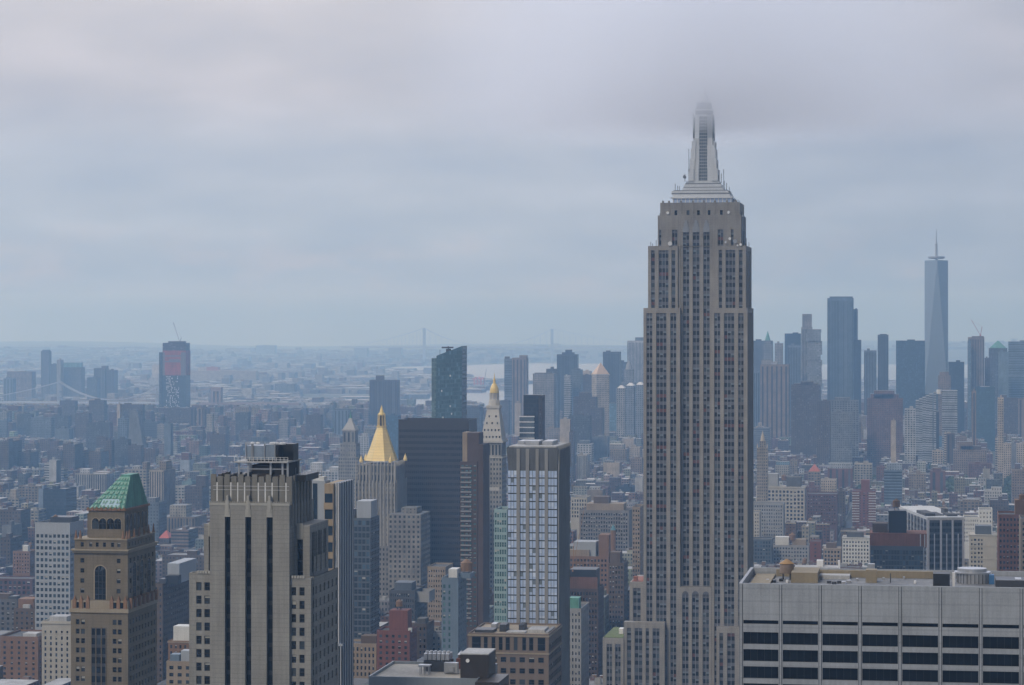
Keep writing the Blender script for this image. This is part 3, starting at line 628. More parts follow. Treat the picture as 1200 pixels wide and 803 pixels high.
# ---------------------------------------------------------------- art deco tower with three dark slots
BRK = masonry('grey_buff_brick', (.275, .265, .245), .88, .26, .35, 1.1)
BRKL = masonry('pale_terracotta', (.40, .385, .35), .8, .12)
d = Near('art_deco_tower', 'grey brick art deco tower with three long dark vertical slots and rooftop plant', 'tower', 585, 246, 339, dep=24)
D = d.rt; X = d.x; zz = lambda v: d.zz(292, v); foot(d.x0w - 6, d.x0w + d.W + 14, 585, 615)
KEEP.append((585, 218, 388, 519, 803)); MARKS.append((292, 560, 'the art deco tower with three dark slots'))
zt = zz(592); WD = Windows(D, G_DARK, FRAME, .25)
b = MB(); slots = [(X(263.4), X(270)), (X(287.4), X(294.4)), (X(312.4), X(319.6))]
b.holed((0, 0), (1, 0), (0, -1), X(339), 0, zt, slots, [(0.01, zz(606))], 1.3)
b.quad((X(339), 0, 0), (X(339), 24, 0), (X(339), 24, zt), (X(339), 0, zt)); b.quad((0, 24, 0), (0, 0, 0), (0, 0, zt), (0, 24, zt)); b.quad((X(339), 24, 0), (0, 24, 0), (0, 24, zt), (X(339), 24, zt)); b.quad((0, 0, zt), (X(339), 0, zt), (X(339), 24, zt), (0, 24, zt))
b.build('wall', BRK, D)
for a, c in slots:
    s = MB(); z = zz(606)
    s.quad((a, 1.3, 0), (c, 1.3, 0), (c, 1.3, z), (a, 1.3, z), 0); m = (a + c) / 2
    zk = z - 3.3
    while zk > zz(810): s.box(a, c, 1.2, 1.3, zk - 1.0, zk, 1); zk -= 3.3
    s.build('window_slot', [glass('slot_glass', (.003, .004, .006), (.008, .010, .014), .3, .2), BLACK], D)
    o_ = MB(); hw = (c - a) / 2
    for fw, z0_, z1_, yy in ((.95, 606, 597, -.16), (.7, 603, 587, -.28), (.36, 600, 581, -.4)): o_.box(m - hw * fw, m + hw * fw, yy, -.003 if z1_ > 592 else .9, zz(z0_), zz(z1_))
    o_.build('fin_ornament', BRKL, D)
b = MB(); b.box(-.1, X(339) + .1, -.14, .5, zt - .1, zt + .5)
for k in range(46): xx = X(339) * k / 45; b.box(xx - .1, xx + .1, -.18, .4, zt + .5, zt + .85)
b.build('parapet_coping', BRKL, D)
# fluted crown set back behind the parapet
cz0, cz1 = zt, zz(560.5); x0, x1 = X(248.5), X(337.5); ya, yb = 1.6, 22
b = MB(); b.box(x0, x1, ya, yb, cz0, cz1, bottom=False); b.build('crown', masonry('grey_brick_dark', (.17, .165, .155), .88, .2), D)
n = 11
for k in range(n + 1):
    xx = x0 + (x1 - x0) * k / n; p = MB(); p.box(xx - .62, xx + .62, ya - .45, ya, cz0, cz1 + (.35 if k % 2 else .8)); p.build('crown_pier', masonry('crown_brick', (.20, .19, .17), .88, .2, .2, .8), D)
for k in range(n):
    if k % 2 == 0 or k in (3, 7): xx = x0 + (x1 - x0) * (k + .5) / n; p = MB(); p.box(xx - .17, xx + .17, ya - .3, ya, cz0, zz(566)); p.build('crown_rib', WHITE, D)
p = MB()
for v in (570.2, 574.6): p.tube((x0, ya - .55, zz(v)), (x1, ya - .55, zz(v)), .05, 4)
p.build('crown_rail', WHITE, D)
for k in range(7):
    yy = ya + (yb - ya) * (k + .2) / 6.6; p = MB(); p.box(x1, x1 + .5, yy - .8, yy + .8, zz(617), cz1 + .4); p.build('crown_pier', masonry('crown_brick', (.20, .19, .17), .88, .2, .2, .8), D)
b = MB(); b.box(x1 + .003, x1 + .25, ya + .5, yb - .3, zz(617), cz1 - .5); b.build('crown_flank', masonry('grey_brick_dark', (.17, .165, .155), .88, .2), D)
# right and left shoulders stepping down, with paired windows
def shoulder(u0, u1, v, y0, y1, sidew=None, cols=None, vtall=None, left=False):
    xa, xb, z1 = X(u0), X(u1), zz(v)
    if cols:
        cs = [(X(a) - xa, X(c) - xa) for a, c in cols]
        shell(D, xa, xb, y0, y1, 0, z1, BRK, WD, (cs, .5, 3.17, .62, 0, 1.6), sidew, zmin=zz(815), par=.9, name='shoulder')
    else:
        q = MB(); q.holed((xa, y0), (1, 0), (0, -1), xb - xa, 0, z1, [(X(vtall[0]) - xa, X(vtall[1]) - xa)], [(zz(vtall[3]), zz(vtall[2]))], .8)
        sc_ = spread(y1 - y0, 3, .35); q.holed((xb, y0), (0, 1), (1, 0), y1 - y0, 0, z1, sc_ if not left else [], [(zz(674), zz(626))], .6)
        q.quad((xa, y1, 0), (xa, y0, 0), (xa, y0, z1), (xa, y1, z1)); q.quad((xb, y1, 0), (xa, y1, 0), (xa, y1, z1), (xb, y1, z1)); q.quad((xa, y0, z1), (xb, y0, z1), (xb, y1, z1), (xa, y1, z1))
        q.build('shoulder', BRK, D); w_ = MB(); w_.quad((X(vtall[0]), y0 + .8, zz(vtall[3])), (X(vtall[1]), y0 + .8, zz(vtall[3])), (X(vtall[1]), y0 + .8, zz(vtall[2])), (X(vtall[0]), y0 + .8, zz(vtall[2])), 0)
        for v_ in range(int(vtall[2]) + 12, int(vtall[3]), 13): w_.box(X(vtall[0]), X(vtall[1]), y0 + .66, y0 + .79, zz(v_) - .12, zz(v_) + .12, 1)
        if not left:
            for a, c in sc_: w_.quad((xb - .6, y0 + a, zz(674)), (xb - .6, y0 + c, zz(674)), (xb - .6, y0 + c, zz(626)), (xb - .6, y0 + a, zz(626)), 0)
        w_.build('tall_window', [G_DARK, FRAME], D)
        w_ = MB(); w_.box(X(vtall[0]), X(vtall[1]), y0 - .12, y0, zz(vtall[2] - 1), zz(v) + .3)
        for k in range(5): xx = X(vtall[0]) + (X(vtall[1]) - X(vtall[0])) * (k + .5) / 5; w_.box(xx - .12, xx + .12, y0 - .25, y0 - .12, zz(vtall[2] - 1), zz(v) + .5)
        w_.build('fin_ornament', BRKL, D)
shoulder(339.1, 357, 617, 5, 24, vtall=(342, 349, 634, 676))
shoulder(357.1, 358.5, 655, 8, 22, vtall=(357.4, 358, 660, 670))
shoulder(339.1, 363, 677, 1.2, 4.95, cols=((340, 345.5), (349.5, 355.5)))
shoulder(363.1, 364.5, 677, 3, 28, cols=((363.2, 364.2),), sidew=(6, .4, 3.17, .6, 0, 1.6))
shoulder(232, 245.9, 617, 5, 24, vtall=(237.6, 245, 632, 674), left=True)
shoulder(220, 245.9, 673, 1.2, 4.95, cols=((228.3, 234.5), (237.8, 244.3)))
WD.finish(100)
for u0, u1, v, y in ((340, 356, 675.6, 1.0), (229, 245, 671.6, 1.0)):
    p = MB()
    for k in range(5): xx = X(u0) + (X(u1) - X(u0)) * (k + .5) / 5; p.box(xx - .25, xx + .25, y - .1, y + .4, zz(v) - .4, zz(v) + .25)
    p.build('parapet_finials', BRKL, D)
# plant on top: open steel frame, platform, cooling units
pr = cz1
for u in (275.5, 286.5, 313, 327, 333):
    for yy in (3.2, 14): p = MB(); xx = X(u); p.box(xx - .22, xx + .22, yy, yy + .4, pr, zz(543)); p.build('frame_post', METAL, D)
p = MB(); p.box(X(275), X(334), 3.1, 3.45, zz(551), zz(550)); p.box(X(286.5), X(313), 5, 12, pr, zz(547)); p.build('frame_beam', METAL, D)
p = MB(); p.box(X(290), X(312), 4.2, 13, pr, zz(546)); p.box(X(314), X(331), 4.6, 15, pr, zz(544)); p.build('plant_room', masonry('rust_brown_panel', (.05, .042, .04), .8, .3), D)
p = MB(); p.box(X(271.5), X(334.5), 2.2, 16, zz(543), zz(541.4)); p.build('platform', PALEROOF, D)
p = MB()
for k in range(15): xx = X(271.5) + (X(334.5) - X(271.5)) * k / 14; p.box(xx - .05, xx + .05, 2.25, 2.35, zz(541.4), zz(536.5))
for v in (536.5, 539): p.tube((X(271.5), 2.3, zz(v)), (X(334.5), 2.3, zz(v)), .05, 4)
p.build('railing', WHITE, D)
for ua, ub in ((283.5, 291), (292.3, 304.5), (306, 317)):
    p = MB(); p.box(X(ua), X(ub), 4, 13, zz(539.5), zz(523.5 if ua < 300 else 522)); p.build('cooling_unit', masonry('blue_grey_panel', (.20, .25, .32), .4, .25), D)
p = MB(); p.box(X(284), X(318), 4.6, 12.6, zz(541.4), zz(524)); p.build('unit_frame', BLACK, D)
for k in range(3):
    p = MB(); yy = 4 + 3.1 * k; p.box(X(318) + .02, X(318) + .6, yy, yy + 2.6, zz(540), zz(522.5)); p.build('louvre_panel', BLACK, D)
p = MB(); p.box(X(319.6), X(334), 8, 13, zz(541.4), zz(522)); p.build('cooling_unit', BLACK, D)
p = MB()
for u in (283.2, 291.6, 305.2, 317.5, 290): p.tube((X(u), 3.8, zz(541)), (X(u), 3.8, zz(521)), .17, 5)
for v in (519, 521): p.tube((X(283), 3.8, zz(v)), (X(327), 3.8, zz(v)), .08, 4)
for u in (283, 295, 306, 318, 327): p.tube((X(u), 3.8, zz(522)), (X(u), 3.8, zz(519)), .06, 4)
p.build('pipework', METAL, D)
for u, r_ in ((289.5, .55), (296, .5), (313.5, .85), (317, .8), (325, .8)):
    p = MB(); p.cyl(X(u), 5, zz(522), zz(520.3), r_, r_, 14); p.cyl(X(u), 5, zz(520.3), zz(518.9), r_, r_ * .45, 14); p.build('fan_cowl', WHITE, D)
p = MB()
for u, h_ in ((258.5, 548), (266, 550), (262, 556), (254, 557), (341, 548), (346, 552), (337, 550), (350, 553)): p.tube((X(u), 8, pr - 1), (X(u), 8, zz(h_)), .06, 4)
p.build('aerial', METAL, D)
p = MB()
for k in range(9): xx = X(250) + k * .95; p.box(xx, xx + .7, 4, 6, pr, pr + .6 + .3 * (k % 3))
p.box(X(335), X(350), 6, 20, pr - 1, pr + .5); p.build('roof_clutter', BLACK, D)
# ---------------------------------------------------------------- tan tower with the green pyramid roof
TAN = masonry('tan_brick', (.19, .158, .115), .86, .26, .25, .9); TERRA = masonry('terracotta_trim', (.26, .15, .09), .8, .3); TANL = masonry('tan_stone', (.34, .285, .21), .85, .15)
p_ = Near('pyramid_roofed_tower', 'tan brick tower with a green copper pyramid roof and tall arched window', 'tower', 760, 83, 150, dep=30)
P = p_.rt; X = p_.x; zz = lambda v: p_.zz(115, v); KEEP.append((760, 80, 187, 558, 803)); MARKS.append((130, 590, 'the green pyramid roofed tower'))
WP = Windows(P, G_DARK, FRAME, .15)
# lower shaft with paired windows and three centre strips
zl = zz(718)
cl = [(X(a) - X(83), X(b) - X(83)) for a, b in ((89, 93), (95, 99.5), (132, 136.5), (138, 142.5))]
shell(P, X(83), X(150), 0, 30, 0, zl, TAN, WP, (cl, .5, 2.92, .55, 0, 1.5), (9, .42, 2.92, .55, 1, 1.5), zmin=zz(815), roof=False)
b = MB(); b.box(X(107), X(124.5), -.05, -.002, 0, zz(736)); b.build('window_bay_panel', STEEL, P)
for a, c in ((107.5, 112), (113.2, 118.4), (119.6, 124)):
    s = MB(); z = zz(737)
    while z > zz(812): s.quad((X(a), -.06, z - 1.9), (X(c), -.06, z - 1.9), (X(c), -.06, z), (X(a), -.06, z), 0); z -= 2.92
    s.box(X(a) - .12, X(a), -.3, -.05, 0, zz(735), 1); s.box(X(c), X(c) + .12, -.3, -.05, 0, zz(735), 1); s.build('window_strip', [G_DARK, TAN], P)
# belt of ornament
b = MB(); b.box(X(82), X(151), -.5, 30.5, zl, zl + 1.2); b.box(X(83), X(150), -.1, 30.1, zl + 1.2, zz(704)); b.build('belt_course', TANL, P)
shell(P, X(86), X(149), .6, 29.4, zz(704), zz(648), TAN, WP, ([(X(a) - X(86), X(c) - X(86)) for a, c in ((93.5, 98), (136, 140.5))], .5, 3.12, .45, 0, .9), (7, .4, 3.12, .5, 1, 1.0), roof=False)
for u in (87.5, 95, 103, 131, 139, 147):
    q = MB(); c = X(u); q.box(c - .55, c + .55, -.45, .55, zl + 1.2, zz(703)); q.cyl(c, .05, zz(703), zz(698), .5, .1, 8); q.build('urn_ornament', TERRA, P)
for u in (92, 100, 135, 143):
    q = MB(); q.box(X(u - 2), X(u + 2), -.14, -.1, zl + 1.4, zz(706)); q.build('blind_window', G_DARK, P)
for yy in np.linspace(2, 28, 7):
    q = MB(); q.box(X(150) - .2, X(150) + .75, yy - .5, yy + .5, zl + 1.2, zz(701)); q.build('urn_ornament', TERRA, P)
# the tall arched window, and the arches down the flank
def arch(cxl, hw, zb, zs, at, nm='arched_window', m=(G_DARK, TANL, FRAME), seg=12, fr=.35):
    """arched window: glass with a stone surround; at maps (along, out, z) to local space"""
    q = MB(); pts = [(cxl + hw * math.cos(math.pi * k / seg), zs + hw * math.sin(math.pi * k / seg)) for k in range(seg + 1)]
    q.quad(at(cxl - hw, .05, zb), at(cxl + hw, .05, zb), at(cxl + hw, .05, zs), at(cxl - hw, .05, zs), 0)
    for k in range(seg): q.tri(at(cxl, .05, zs), at(*pts[k][:1], .05, pts[k][1]), at(pts[k + 1][0], .05, pts[k + 1][1]), 0)
    P2 = [(cxl + (hw + fr) * math.cos(math.pi * k / seg), zs + (hw + fr) * math.sin(math.pi * k / seg)) for k in range(seg + 1)]
    for k in range(seg): q.quad(at(pts[k][0], .18, pts[k][1]), at(P2[k][0], .18, P2[k][1]), at(P2[k + 1][0], .18, P2[k + 1][1]), at(pts[k + 1][0], .18, pts[k + 1][1]), 1)
    for s in (-1, 1):
        a, c = cxl + s * hw, cxl + s * (hw + fr); lo, hi = min(a, c), max(a, c)
        q.quad(at(lo, .18, zb), at(hi, .18, zb), at(hi, .18, zs), at(lo, .18, zs), 1)
    nb_ = max(2, round(hw * 2 / 1.1))
    for k in range(1, nb_): x = cxl - hw + 2 * hw * k / nb_; zt_ = zs + math.sqrt(max(0, hw * hw - (x - cxl) ** 2)); q.quad(at(x - .06, .1, zb), at(x + .06, .1, zb), at(x + .06, .1, zt_), at(x - .06, .1, zt_), 2)
    z = zb + 1.6
    while z < zs: q.quad(at(cxl - hw, .09, z), at(cxl + hw, .09, z), at(cxl + hw, .09, z + .12), at(cxl - hw, .09, z + .12), 2); z += 1.9
    return q.build(nm, list(m), P)
FA = lambda a, o, z: (a, .6 - o, z); RA = lambda a, o, z: (X(149) + o, a, z)
arch((X(110.5) + X(123.5)) / 2, (X(123.5) - X(110.5)) / 2, zz(703), zz(670), FA)
for c in (7, 14.5, 22): arch(c, 2.0, zz(703), zz(668), RA)
b = MB(); b.box(X(85), X(150), -.2, 30.2, zz(648), zz(645.5)); b.box(X(84), X(151.5), -.8, 31, zz(645.5), zz(643.8)); b.build('cornice', TANL, P)
rows_c = [(X(a) - X(87), X(a + 3.6) - X(87)) for a in (94, 104, 111.5, 120, 129.5, 137)]
shell(P, X(87), X(148.5), .4, 29, zz(643.8), zz(633), TAN, WP, (rows_c, .5, 2.3, .6, 0, .3), (9, .35, 2.3, .6, 1, .3), roof=False)
b = MB(); b.box(X(86.5), X(149), 0, 29.5, zz(633), zz(631.6)); b.build('cornice', TANL, P)
for u in (88, 93, 143, 147.5):
    q = MB(); q.cyl(X(u), .9, zz(631.6), zz(622), .55, .12, 8); q.build('urn_ornament', TERRA, P)
for yy in np.linspace(3, 28, 6): q = MB(); q.cyl(X(148), yy, zz(631.6), zz(621), .5, .12, 8); q.build('urn_ornament', TERRA, P)
# top storey with four arches
xa, xb, ya, yb = X(99.5), X(142), 3.5, 27.5
shell(P, xa, xb, ya, yb, zz(631.6), zz(599.5), TAN, WP, ([(X(a) - xa, X(a + 4.3) - xa) for a in (105.5, 115, 123.5, 132)], .5, 2.2, .75, 0, 6.9), None, roof=False)
shell(P, X(95), xa - .01, 6, 25, zz(631.6), zz(604), TAN, WP, None, None, roof=False, name='corner_turret')
FT = lambda a, o, z: (a, ya - o, z); RT = lambda a, o, z: (xb + o, a, z)
for u in (107.6, 116.4, 125.3, 134): arch(X(u), 1.1, zz(621), zz(612.5), FT, fr=.2)
for c in np.linspace(6, 25, 6): arch(c, 1.3, zz(624), zz(609), RT, fr=.2)
b = MB(); b.box(xa - .5, xb + .5, ya - .5, yb + .5, zz(599.5), zz(597)); b.build('cornice', TERRA, P)
for k in range(9): q = MB(); xx = xa + (xb - xa) * k / 8; q.box(xx - .3, xx + .3, ya - .75, ya - .45, zz(599), zz(595.5)); q.build('antefix', TERRA, P)
# pyramid roof with a short ridge
z0, z1 = zz(597), zz(560); rx0, rx1, ry0, ry1 = X(129), X(140), 11, 20
b = MB(); b.frustum(xa, xb, ya, yb, z0, rx0, rx1, ry0, ry1, z1); b.build('pyramid_roof', COPPER, P)
LG = plain('pale_verdigris', (.32, .52, .43), .7)
for k in range(9):                                                        # standing seams on the front slope
    s = (k + .5) / 9
    a = Vector((xa + (xb - xa) * s, ya, z0)); c = Vector((rx0 + (rx1 - rx0) * s, ry0, z1)); q = MB(); m_ = 14
    for j in range(m_):
        if j % 2 == 0: p0 = a.lerp(c, j / m_); p1 = a.lerp(c, (j + 1.2) / m_); q.tube(p0 + Vector((.25 * (-1) ** k, -.1, .1)), p1 + Vector((0, -.1, .1)), .32 - .15 * j / m_, 5)
    q.build('copper_batten', LG, P)
b = MB(); b.quad((xa + 3.3, ya + .35, z0 + .5), (xb - 1.6, ya + .35, z0 + .5), (xb - 2.4, ya + 1.9, z0 + 2.8), (xa + 4, ya + 1.9, z0 + 2.8)); b.build('skylight', plain('pale_blue_skylight', (.45, .62, .72), .3), P)
b = MB(); b.box(rx0, rx1, ry0, ry1, z1 - .2, z1 + .35); b.build('ridge_cap', COPPER, P)
WP.finish(100)
# ================================================================ near and middle towers
CONC = masonry('grey_concrete', (.30, .30, .30), .85, .18); BRICK = masonry('red_brick', (.175, .062, .042), .88, .22, .15, .4); BROWN = masonry('brown_brick', (.115, .08, .055), .88, .22, .15, .4)
ORBR = masonry('orange_brick', (.22, .125, .07), .88, .2, .15, .4); TANB = masonry('buff_tan_brick', (.30, .235, .165), .88, .2, .15, .4); CREAM = masonry('cream_stone', (.44, .41, .35), .85, .15, .1, 1.0)
LGREY = masonry('pale_grey_panel', (.36, .385, .42), .7, .1); BLUG = masonry('blue_grey_panel_wall', (.14, .19, .25), .6, .15); MAUVE = masonry('mauve_brown_brick', (.088, .060, .052), .85, .2); DKBR = masonry('dark_bronze_panel', (.036, .026, .019), .45, .2)
WHITEB = masonry('white_painted_brick', (.62, .62, .60), .8, .12); SLATE = masonry('slate_grey_cladding', (.085, .10, .12), .6, .2); TANC = masonry('tan_concrete', (.40, .33, .235), .85, .15)
# --- slim hotel tower with glass bays coloured as reflected sky between stone piers
h_ = Near('hotel_tower', 'slim tower of sky-painted pale blue glass between grey piers with a dark flared crown', 'tower', 990, 595, 653, dep=33)
R_ = h_.rt; X = h_.x; zz = lambda v: h_.zz(625, v); KEEP.append((990, 592, 668, 519, 740)); MARKS.append((628, 560, 'the slim pale blue glass tower'))
zc, zt = zz(551.5), zz(521); W_ = h_.W
b = MB(); b.box(.05, W_ - .05, .5, 32.95, 0, zc, sides='FBL', bottom=False); b.build('core_wall', SLATE, R_)
cols5 = [(X(a), X(c)) for a, c in ((595.3, 605.4), (609.3, 616.2), (620.2, 627.8), (631.4, 638.4), (642.2, 652.6))]
PALES = [G_SKYPAINT, plain('pale_spandrel', (.50, .55, .63), .5), STEEL, BLIND2]
fl = (zc - zz(735)) / 20
for i, (a, c) in enumerate(cols5):
    q = MB(); z = zc; n = 3 if i in (0, 4) else 2
    while z > zz(775):
        for k in range(n):
            x0 = a + (c - a) * k / n; x1 = a + (c - a) * (k + 1) / n; y0 = .35 if i % 2 else .15
            q.quad((x0, y0, z - fl * .56), (x1, y0, z - fl * .56), (x1, y0, z - .1), (x0, y0, z - .1), 0)
            q.quad((x0, y0 + .02, z - fl * .90), (x1, y0 + .02, z - fl * .90), (x1, y0 + .02, z - fl * .56), (x0, y0 + .02, z - fl * .56), 0)
            if rng.random() < .07: q.quad((x0, y0 - .02, z - fl * .56), (x1, y0 - .02, z - fl * .56), (x1, y0 - .02, z - .1), (x0, y0 - .02, z - .1), 3)
            if k: q.box(x0 - .06, x0 + .06, y0 - .12, y0, z - fl * .90, z - .1, 2)
        q.quad((a, y0 + .03, z - fl), (c, y0 + .03, z - fl), (c, y0 + .03, z - fl * .90), (a, y0 + .03, z - fl * .90), 2)
        q.box(a, c, y0 - .18, y0, z - fl * .92, z - fl * .885, 2); z -= fl
    q.build('glass_bay', PALES, R_)
for a, c in ((605.4, 609.3), (616.2, 620.2), (627.8, 631.4), (638.4, 642.2)):
    q = MB(); q.box(X(a), X(c), -.3, .5, 0, zz(526)); q.build('pier', masonry('warm_grey_pier', (.27, .265, .26), .8, .12), R_)
q = MB(); q.quad((W_, .3, 0), (W_, 33, 0), (W_, 33, zc), (W_, .3, zc))
for k in range(15): yy = 1.2 + 30.6 * k / 14; q.box(W_, W_ + .5, yy - .35, yy + .35, 0, zz(523), 1)
for k in range(14):
    yy = 1.2 + 30.6 * k / 14 + .35; z = zc
    while z > zz(780): q.quad((W_ + .04, yy, z - 2.3), (W_ + .04, yy + 1.5, z - 2.3), (W_ + .04, yy + 1.5, z), (W_ + .04, yy, z), 2); z -= fl
q.build('side_wall', [SLATE, CONC, G_BLUE], R_)
q = MB(); q.frustum(.1, W_ - .1, .4, 32.8, zc, -.5, W_ + .3, -.1, 33.3, zt - 1.2, top=False); q.frustum(.1, W_ - .1, .4, 32.8, zc, .2, W_ - .3, .5, 32.6, zt - 2.2); q.build('crown', masonry('dark_crown_panel', (.11, .118, .13), .6, .25), R_)
for k in range(15): q = MB(); yy = 1.2 + 30.6 * k / 14; q.box(W_ + .2, W_ + .75, yy - .3, yy + .3, zc, zt - .6); q.build('crown_fin', CONC, R_)
q = MB(); q.box(.4, W_ - .4, .4, 33.1, zt - 1.2, zt - .7, bottom=False); q.build('roof', PALEROOF, R_)
for a, c, y0, y1, v in ((612, 628, 8, 20, 518), (631, 643, 10, 26, 518.5), (600, 608, 14, 28, 519)): pbox(R_, 'air_unit', METAL, X(a), X(c), y0, y1, zt - .7, zz(v), bottom=False)
# --- stone block at its foot
n_ = near('office_block', 'brown stone office block with tall grouped windows at the foot of the pale glass tower', 'office block', 945, 549, 643, 742.5, 34, masonry('brown_stone', (.20, .155, .125), .85, .15, .1, 1), None, vB=803, roofm=TAR)
W1 = Windows(n_.rt, G_DARK, FRAME, .12); X = n_.x; Hn = n_.H
for u0, u1 in ((553, 563.5), (567, 571.5), (576, 580.5), (584.5, 589), (592.5, 597.5), (602, 606.5), (612, 616.5), (620, 625), (630, 639)): W1.add(((X(u0) + X(u1)) / 2, -.06, n_.zz(600, 762)), 0, X(u1) - X(u0), n_.zz(600, 747) - n_.zz(600, 762))
for r in range(3):
    for u in range(554, 640, 11): W1.add((X(u + 3), -.06, n_.zz(600, 776 + r * 13)), 0, X(u + 6.5) - X(u), 1.9)
for r in range(6):
    for k in range(9): W1.add((n_.W + .06, 2.5 + 3.5 * k, n_.zz(600, 762 + r * 12)), math.pi / 2, 1.9, 2.2, 1)
W1.finish(100)
for v in (744.5, 765): pbox(n_.rt, 'cornice', TANL, -.3, n_.W + .3, -.35, 34.3, n_.zz(600, v) - .5, n_.zz(600, v))
for a, c, y0, y1, h in ((553, 575, 6, 14, 1.6), (580, 588, 10, 18, 3.2), (590, 612, 6, 12, 1.0), (614, 634, 9, 20, 1.7), (566, 572, 18, 24, 2.4), (600, 606, 16, 24, 2.6), (636, 640, 6, 24, 1.2)): pbox(n_.rt, 'air_unit', rng.choice((METAL, STEEL, PALEROOF)), X(a), X(c), y0, y1, Hn - 1.1, Hn - 1.1 + h, bottom=False)
# --- pale ballasted roof in the bottom middle
r_ = Near('office_block', 'low office block with pale ballasted roof, fan units and a black penthouse', 'office block', 640, 432, 560, dep=30)
Rr = r_.rt; X = r_.x; zz = lambda v: r_.zz(500, v); KEEP.append((640, 432, 590, 764, 803)); MARKS.append((500, 785, 'the ballasted roof with a black penthouse')); Hr = zz(794)
WB = Windows(Rr, G_BLUE, METAL, 0.05)
shell(Rr, 0, r_.W, 0, 30, 0, Hr, masonry('aluminium_band', (.22, .25, .28), .5, .1), WB, (9, .92, 3.6, .62, .3, 2.2), None, roofm=GRAVEL, par=.7, zmin=zz(830)); WB.finish()
q = MB(); q.box(r_.W - .01, r_.W + 6, -4, 12, 0, Hr - .3); q.build('dark_wing', DKBR, Rr)
q = MB(); q.box(X(537), X(570), 3, 14, Hr - .65, zz(768)); q.build('black_penthouse', DKBR, Rr)
q = MB(); q.box(X(536.7), X(570.3), 2.9, 14.1, zz(768), zz(766.6)); q.build('penthouse_roof', PALEROOF, Rr)
q = MB(); q.cyl(0, 0, 0, .25, .2, .5, 12); o = q.build('dish_aerial', WHITE, Rr, (X(546), 2.7, zz(775))); o.rotation_euler = (rad(80), 0, 0)
q = MB(); q.box(X(482), X(513), 16, 22, Hr - .65, zz(784)); q.build('unit_plinth', STEEL, Rr)
for k in range(6):
    q = MB(); x0 = X(482) + (X(513) - X(482)) * k / 6; x1 = x0 + (X(513) - X(482)) / 6 - .2; q.box(x0, x1, 16.3, 21.5, zz(783.5), zz(776)); q.cyl((x0 + x1) / 2, 18.6, zz(776), zz(773.5), .52, .40, 12); q.build('fan_unit', METAL, Rr)
q = MB()
for u in (484, 489, 494): q.box(X(u) - .1, X(u) + .1, 9, 9.2, Hr - .65, Hr + 1.7); q.box(X(u) - .1, X(u) + .1, 11, 11.2, Hr - .65, Hr + 1.7)
q.box(X(482), X(496), 8.8, 11.4, Hr + 1.5, Hr + 1.9); q.box(X(510), X(526), 12, 14, Hr - .5, Hr + 2.2); q.box(X(513), X(522), 11.5, 12, Hr, Hr + 1.2); q.build('pipe_rack', METAL, Rr)
tank(Rr, X(521), 24, Hr - .6, 4.6, 1.0, MAUVE, METAL); tank(Rr, X(527), 26, Hr - .6, 3.0, .7, MAUVE, METAL)
q = MB(); q.box(X(516), X(529), 22, 28, Hr - .65, Hr + 2.0); q.build('bulkhead', BRICK, Rr)
# --- near buildings in rows: front windows (n across, width share, storey, height share)
TOWN = 'midtown buildings close to the camera'
near('office_tower', 'white gridded office tower with square windows beside the green pyramid roofed tower', 'office tower', 1520, 41, 82, 612.5, 26, LGREY, (8, .64, 3.7, .56, .4, 6.5), (7, .6, 3.7, .56, .6, 6.5), vB=726, extras=[('box', 55, 80, 607, 6, 20, STEEL, 'plant_room'), ('tank', 60, 604, 613, 8)], par=1.3, gl=G_BLUE)
near('brick_building', 'orange brown brick block at the bottom edge with a rounded terrace roof', 'apartment block', 1450, 0, 44.5, 746, 34, ORBR, (5, .34, 3.1, .5, .6, 2), (5, .34, 3.1, .5), vB=803, extras=[('box', 24, 40, 743.5, 4, 14, PALEROOF, 'terrace_shed')])
near('brick_building', 'brown brick block with a stepped top behind the orange brown brick block', 'apartment block', 1530, 16, 47, 713, 42, BROWN, (5, .36, 3.2, .5), (7, .36, 3.2, .5), vB=750, extras=[('box', 18, 36, 703, 5, 18, ORBR, 'penthouse'), ('box', 26, 34, 709, 1, 4, PALEROOF, 'awning')])
near('apartment_block', 'cream stone apartment block with a heavy balustrade beside the tan pyramid roofed tower', 'apartment block', 1440, 49, 83, 728, 26, CREAM, (5, .34, 3.3, .6, .5, 5), None, vB=803, extras=[('cornice', 730, .6, .7, CREAM), ('cornice', 742, .3, .4, CREAM), ('box', 54, 74, 724, 6, 18, PALEROOF, 'penthouse')])
near('loft_building', 'long dark red loft building with arched brick bays at the left edge', 'loft building', 2100, -30, 38, 678, 25, masonry('dark_red_brick', (.11, .055, .05), .88, .2), (12, .6, 4.2, .6), (3, .4, 4.2, .5), vB=702)
near('apartment_block', 'red brick block with a white dome hut on its roof at the left edge', 'apartment block', 2300, 15, 35, 646, 22, ORBR, (6, .4, 3.3, .5), (5, .4, 3.3, .5), vB=664, extras=[('box', 24, 30, 640, 6, 12, WHITEB, 'stair_hut')])
near('loft_building', 'grey stepped loft building with cluttered roof decks at the left edge', 'loft building', 1750, -20, 20, 702, 24, masonry('sooty_grey', (.12, .11, .10), .9, .25), (6, .5, 3.6, .5), (4, .4, 3.6, .5), vB=745, extras=[('box', -10, 8, 697, 6, 14, BROWN, 'bulkhead'), ('box', 8, 17, 699.5, 3, 12, STEEL, 'air_unit')])
near('office_block', 'brown brick office block with blue glass penthouse between the pyramid roofed and art deco towers', 'office block', 1450, 180.5, 190.5, 684, 60, BROWN, (2, .4, 3.4, .5), (15, .45, 3.4, .55), vB=803, extras=[('box', 188, 202, 663, 14, 50, LGREY, 'glass_penthouse'), ('box', 184, 192, 679.5, 4, 12, STEEL, 'air_unit'), ('box', 190, 205, 676, 6, 13, BLACK, 'plant_room')])
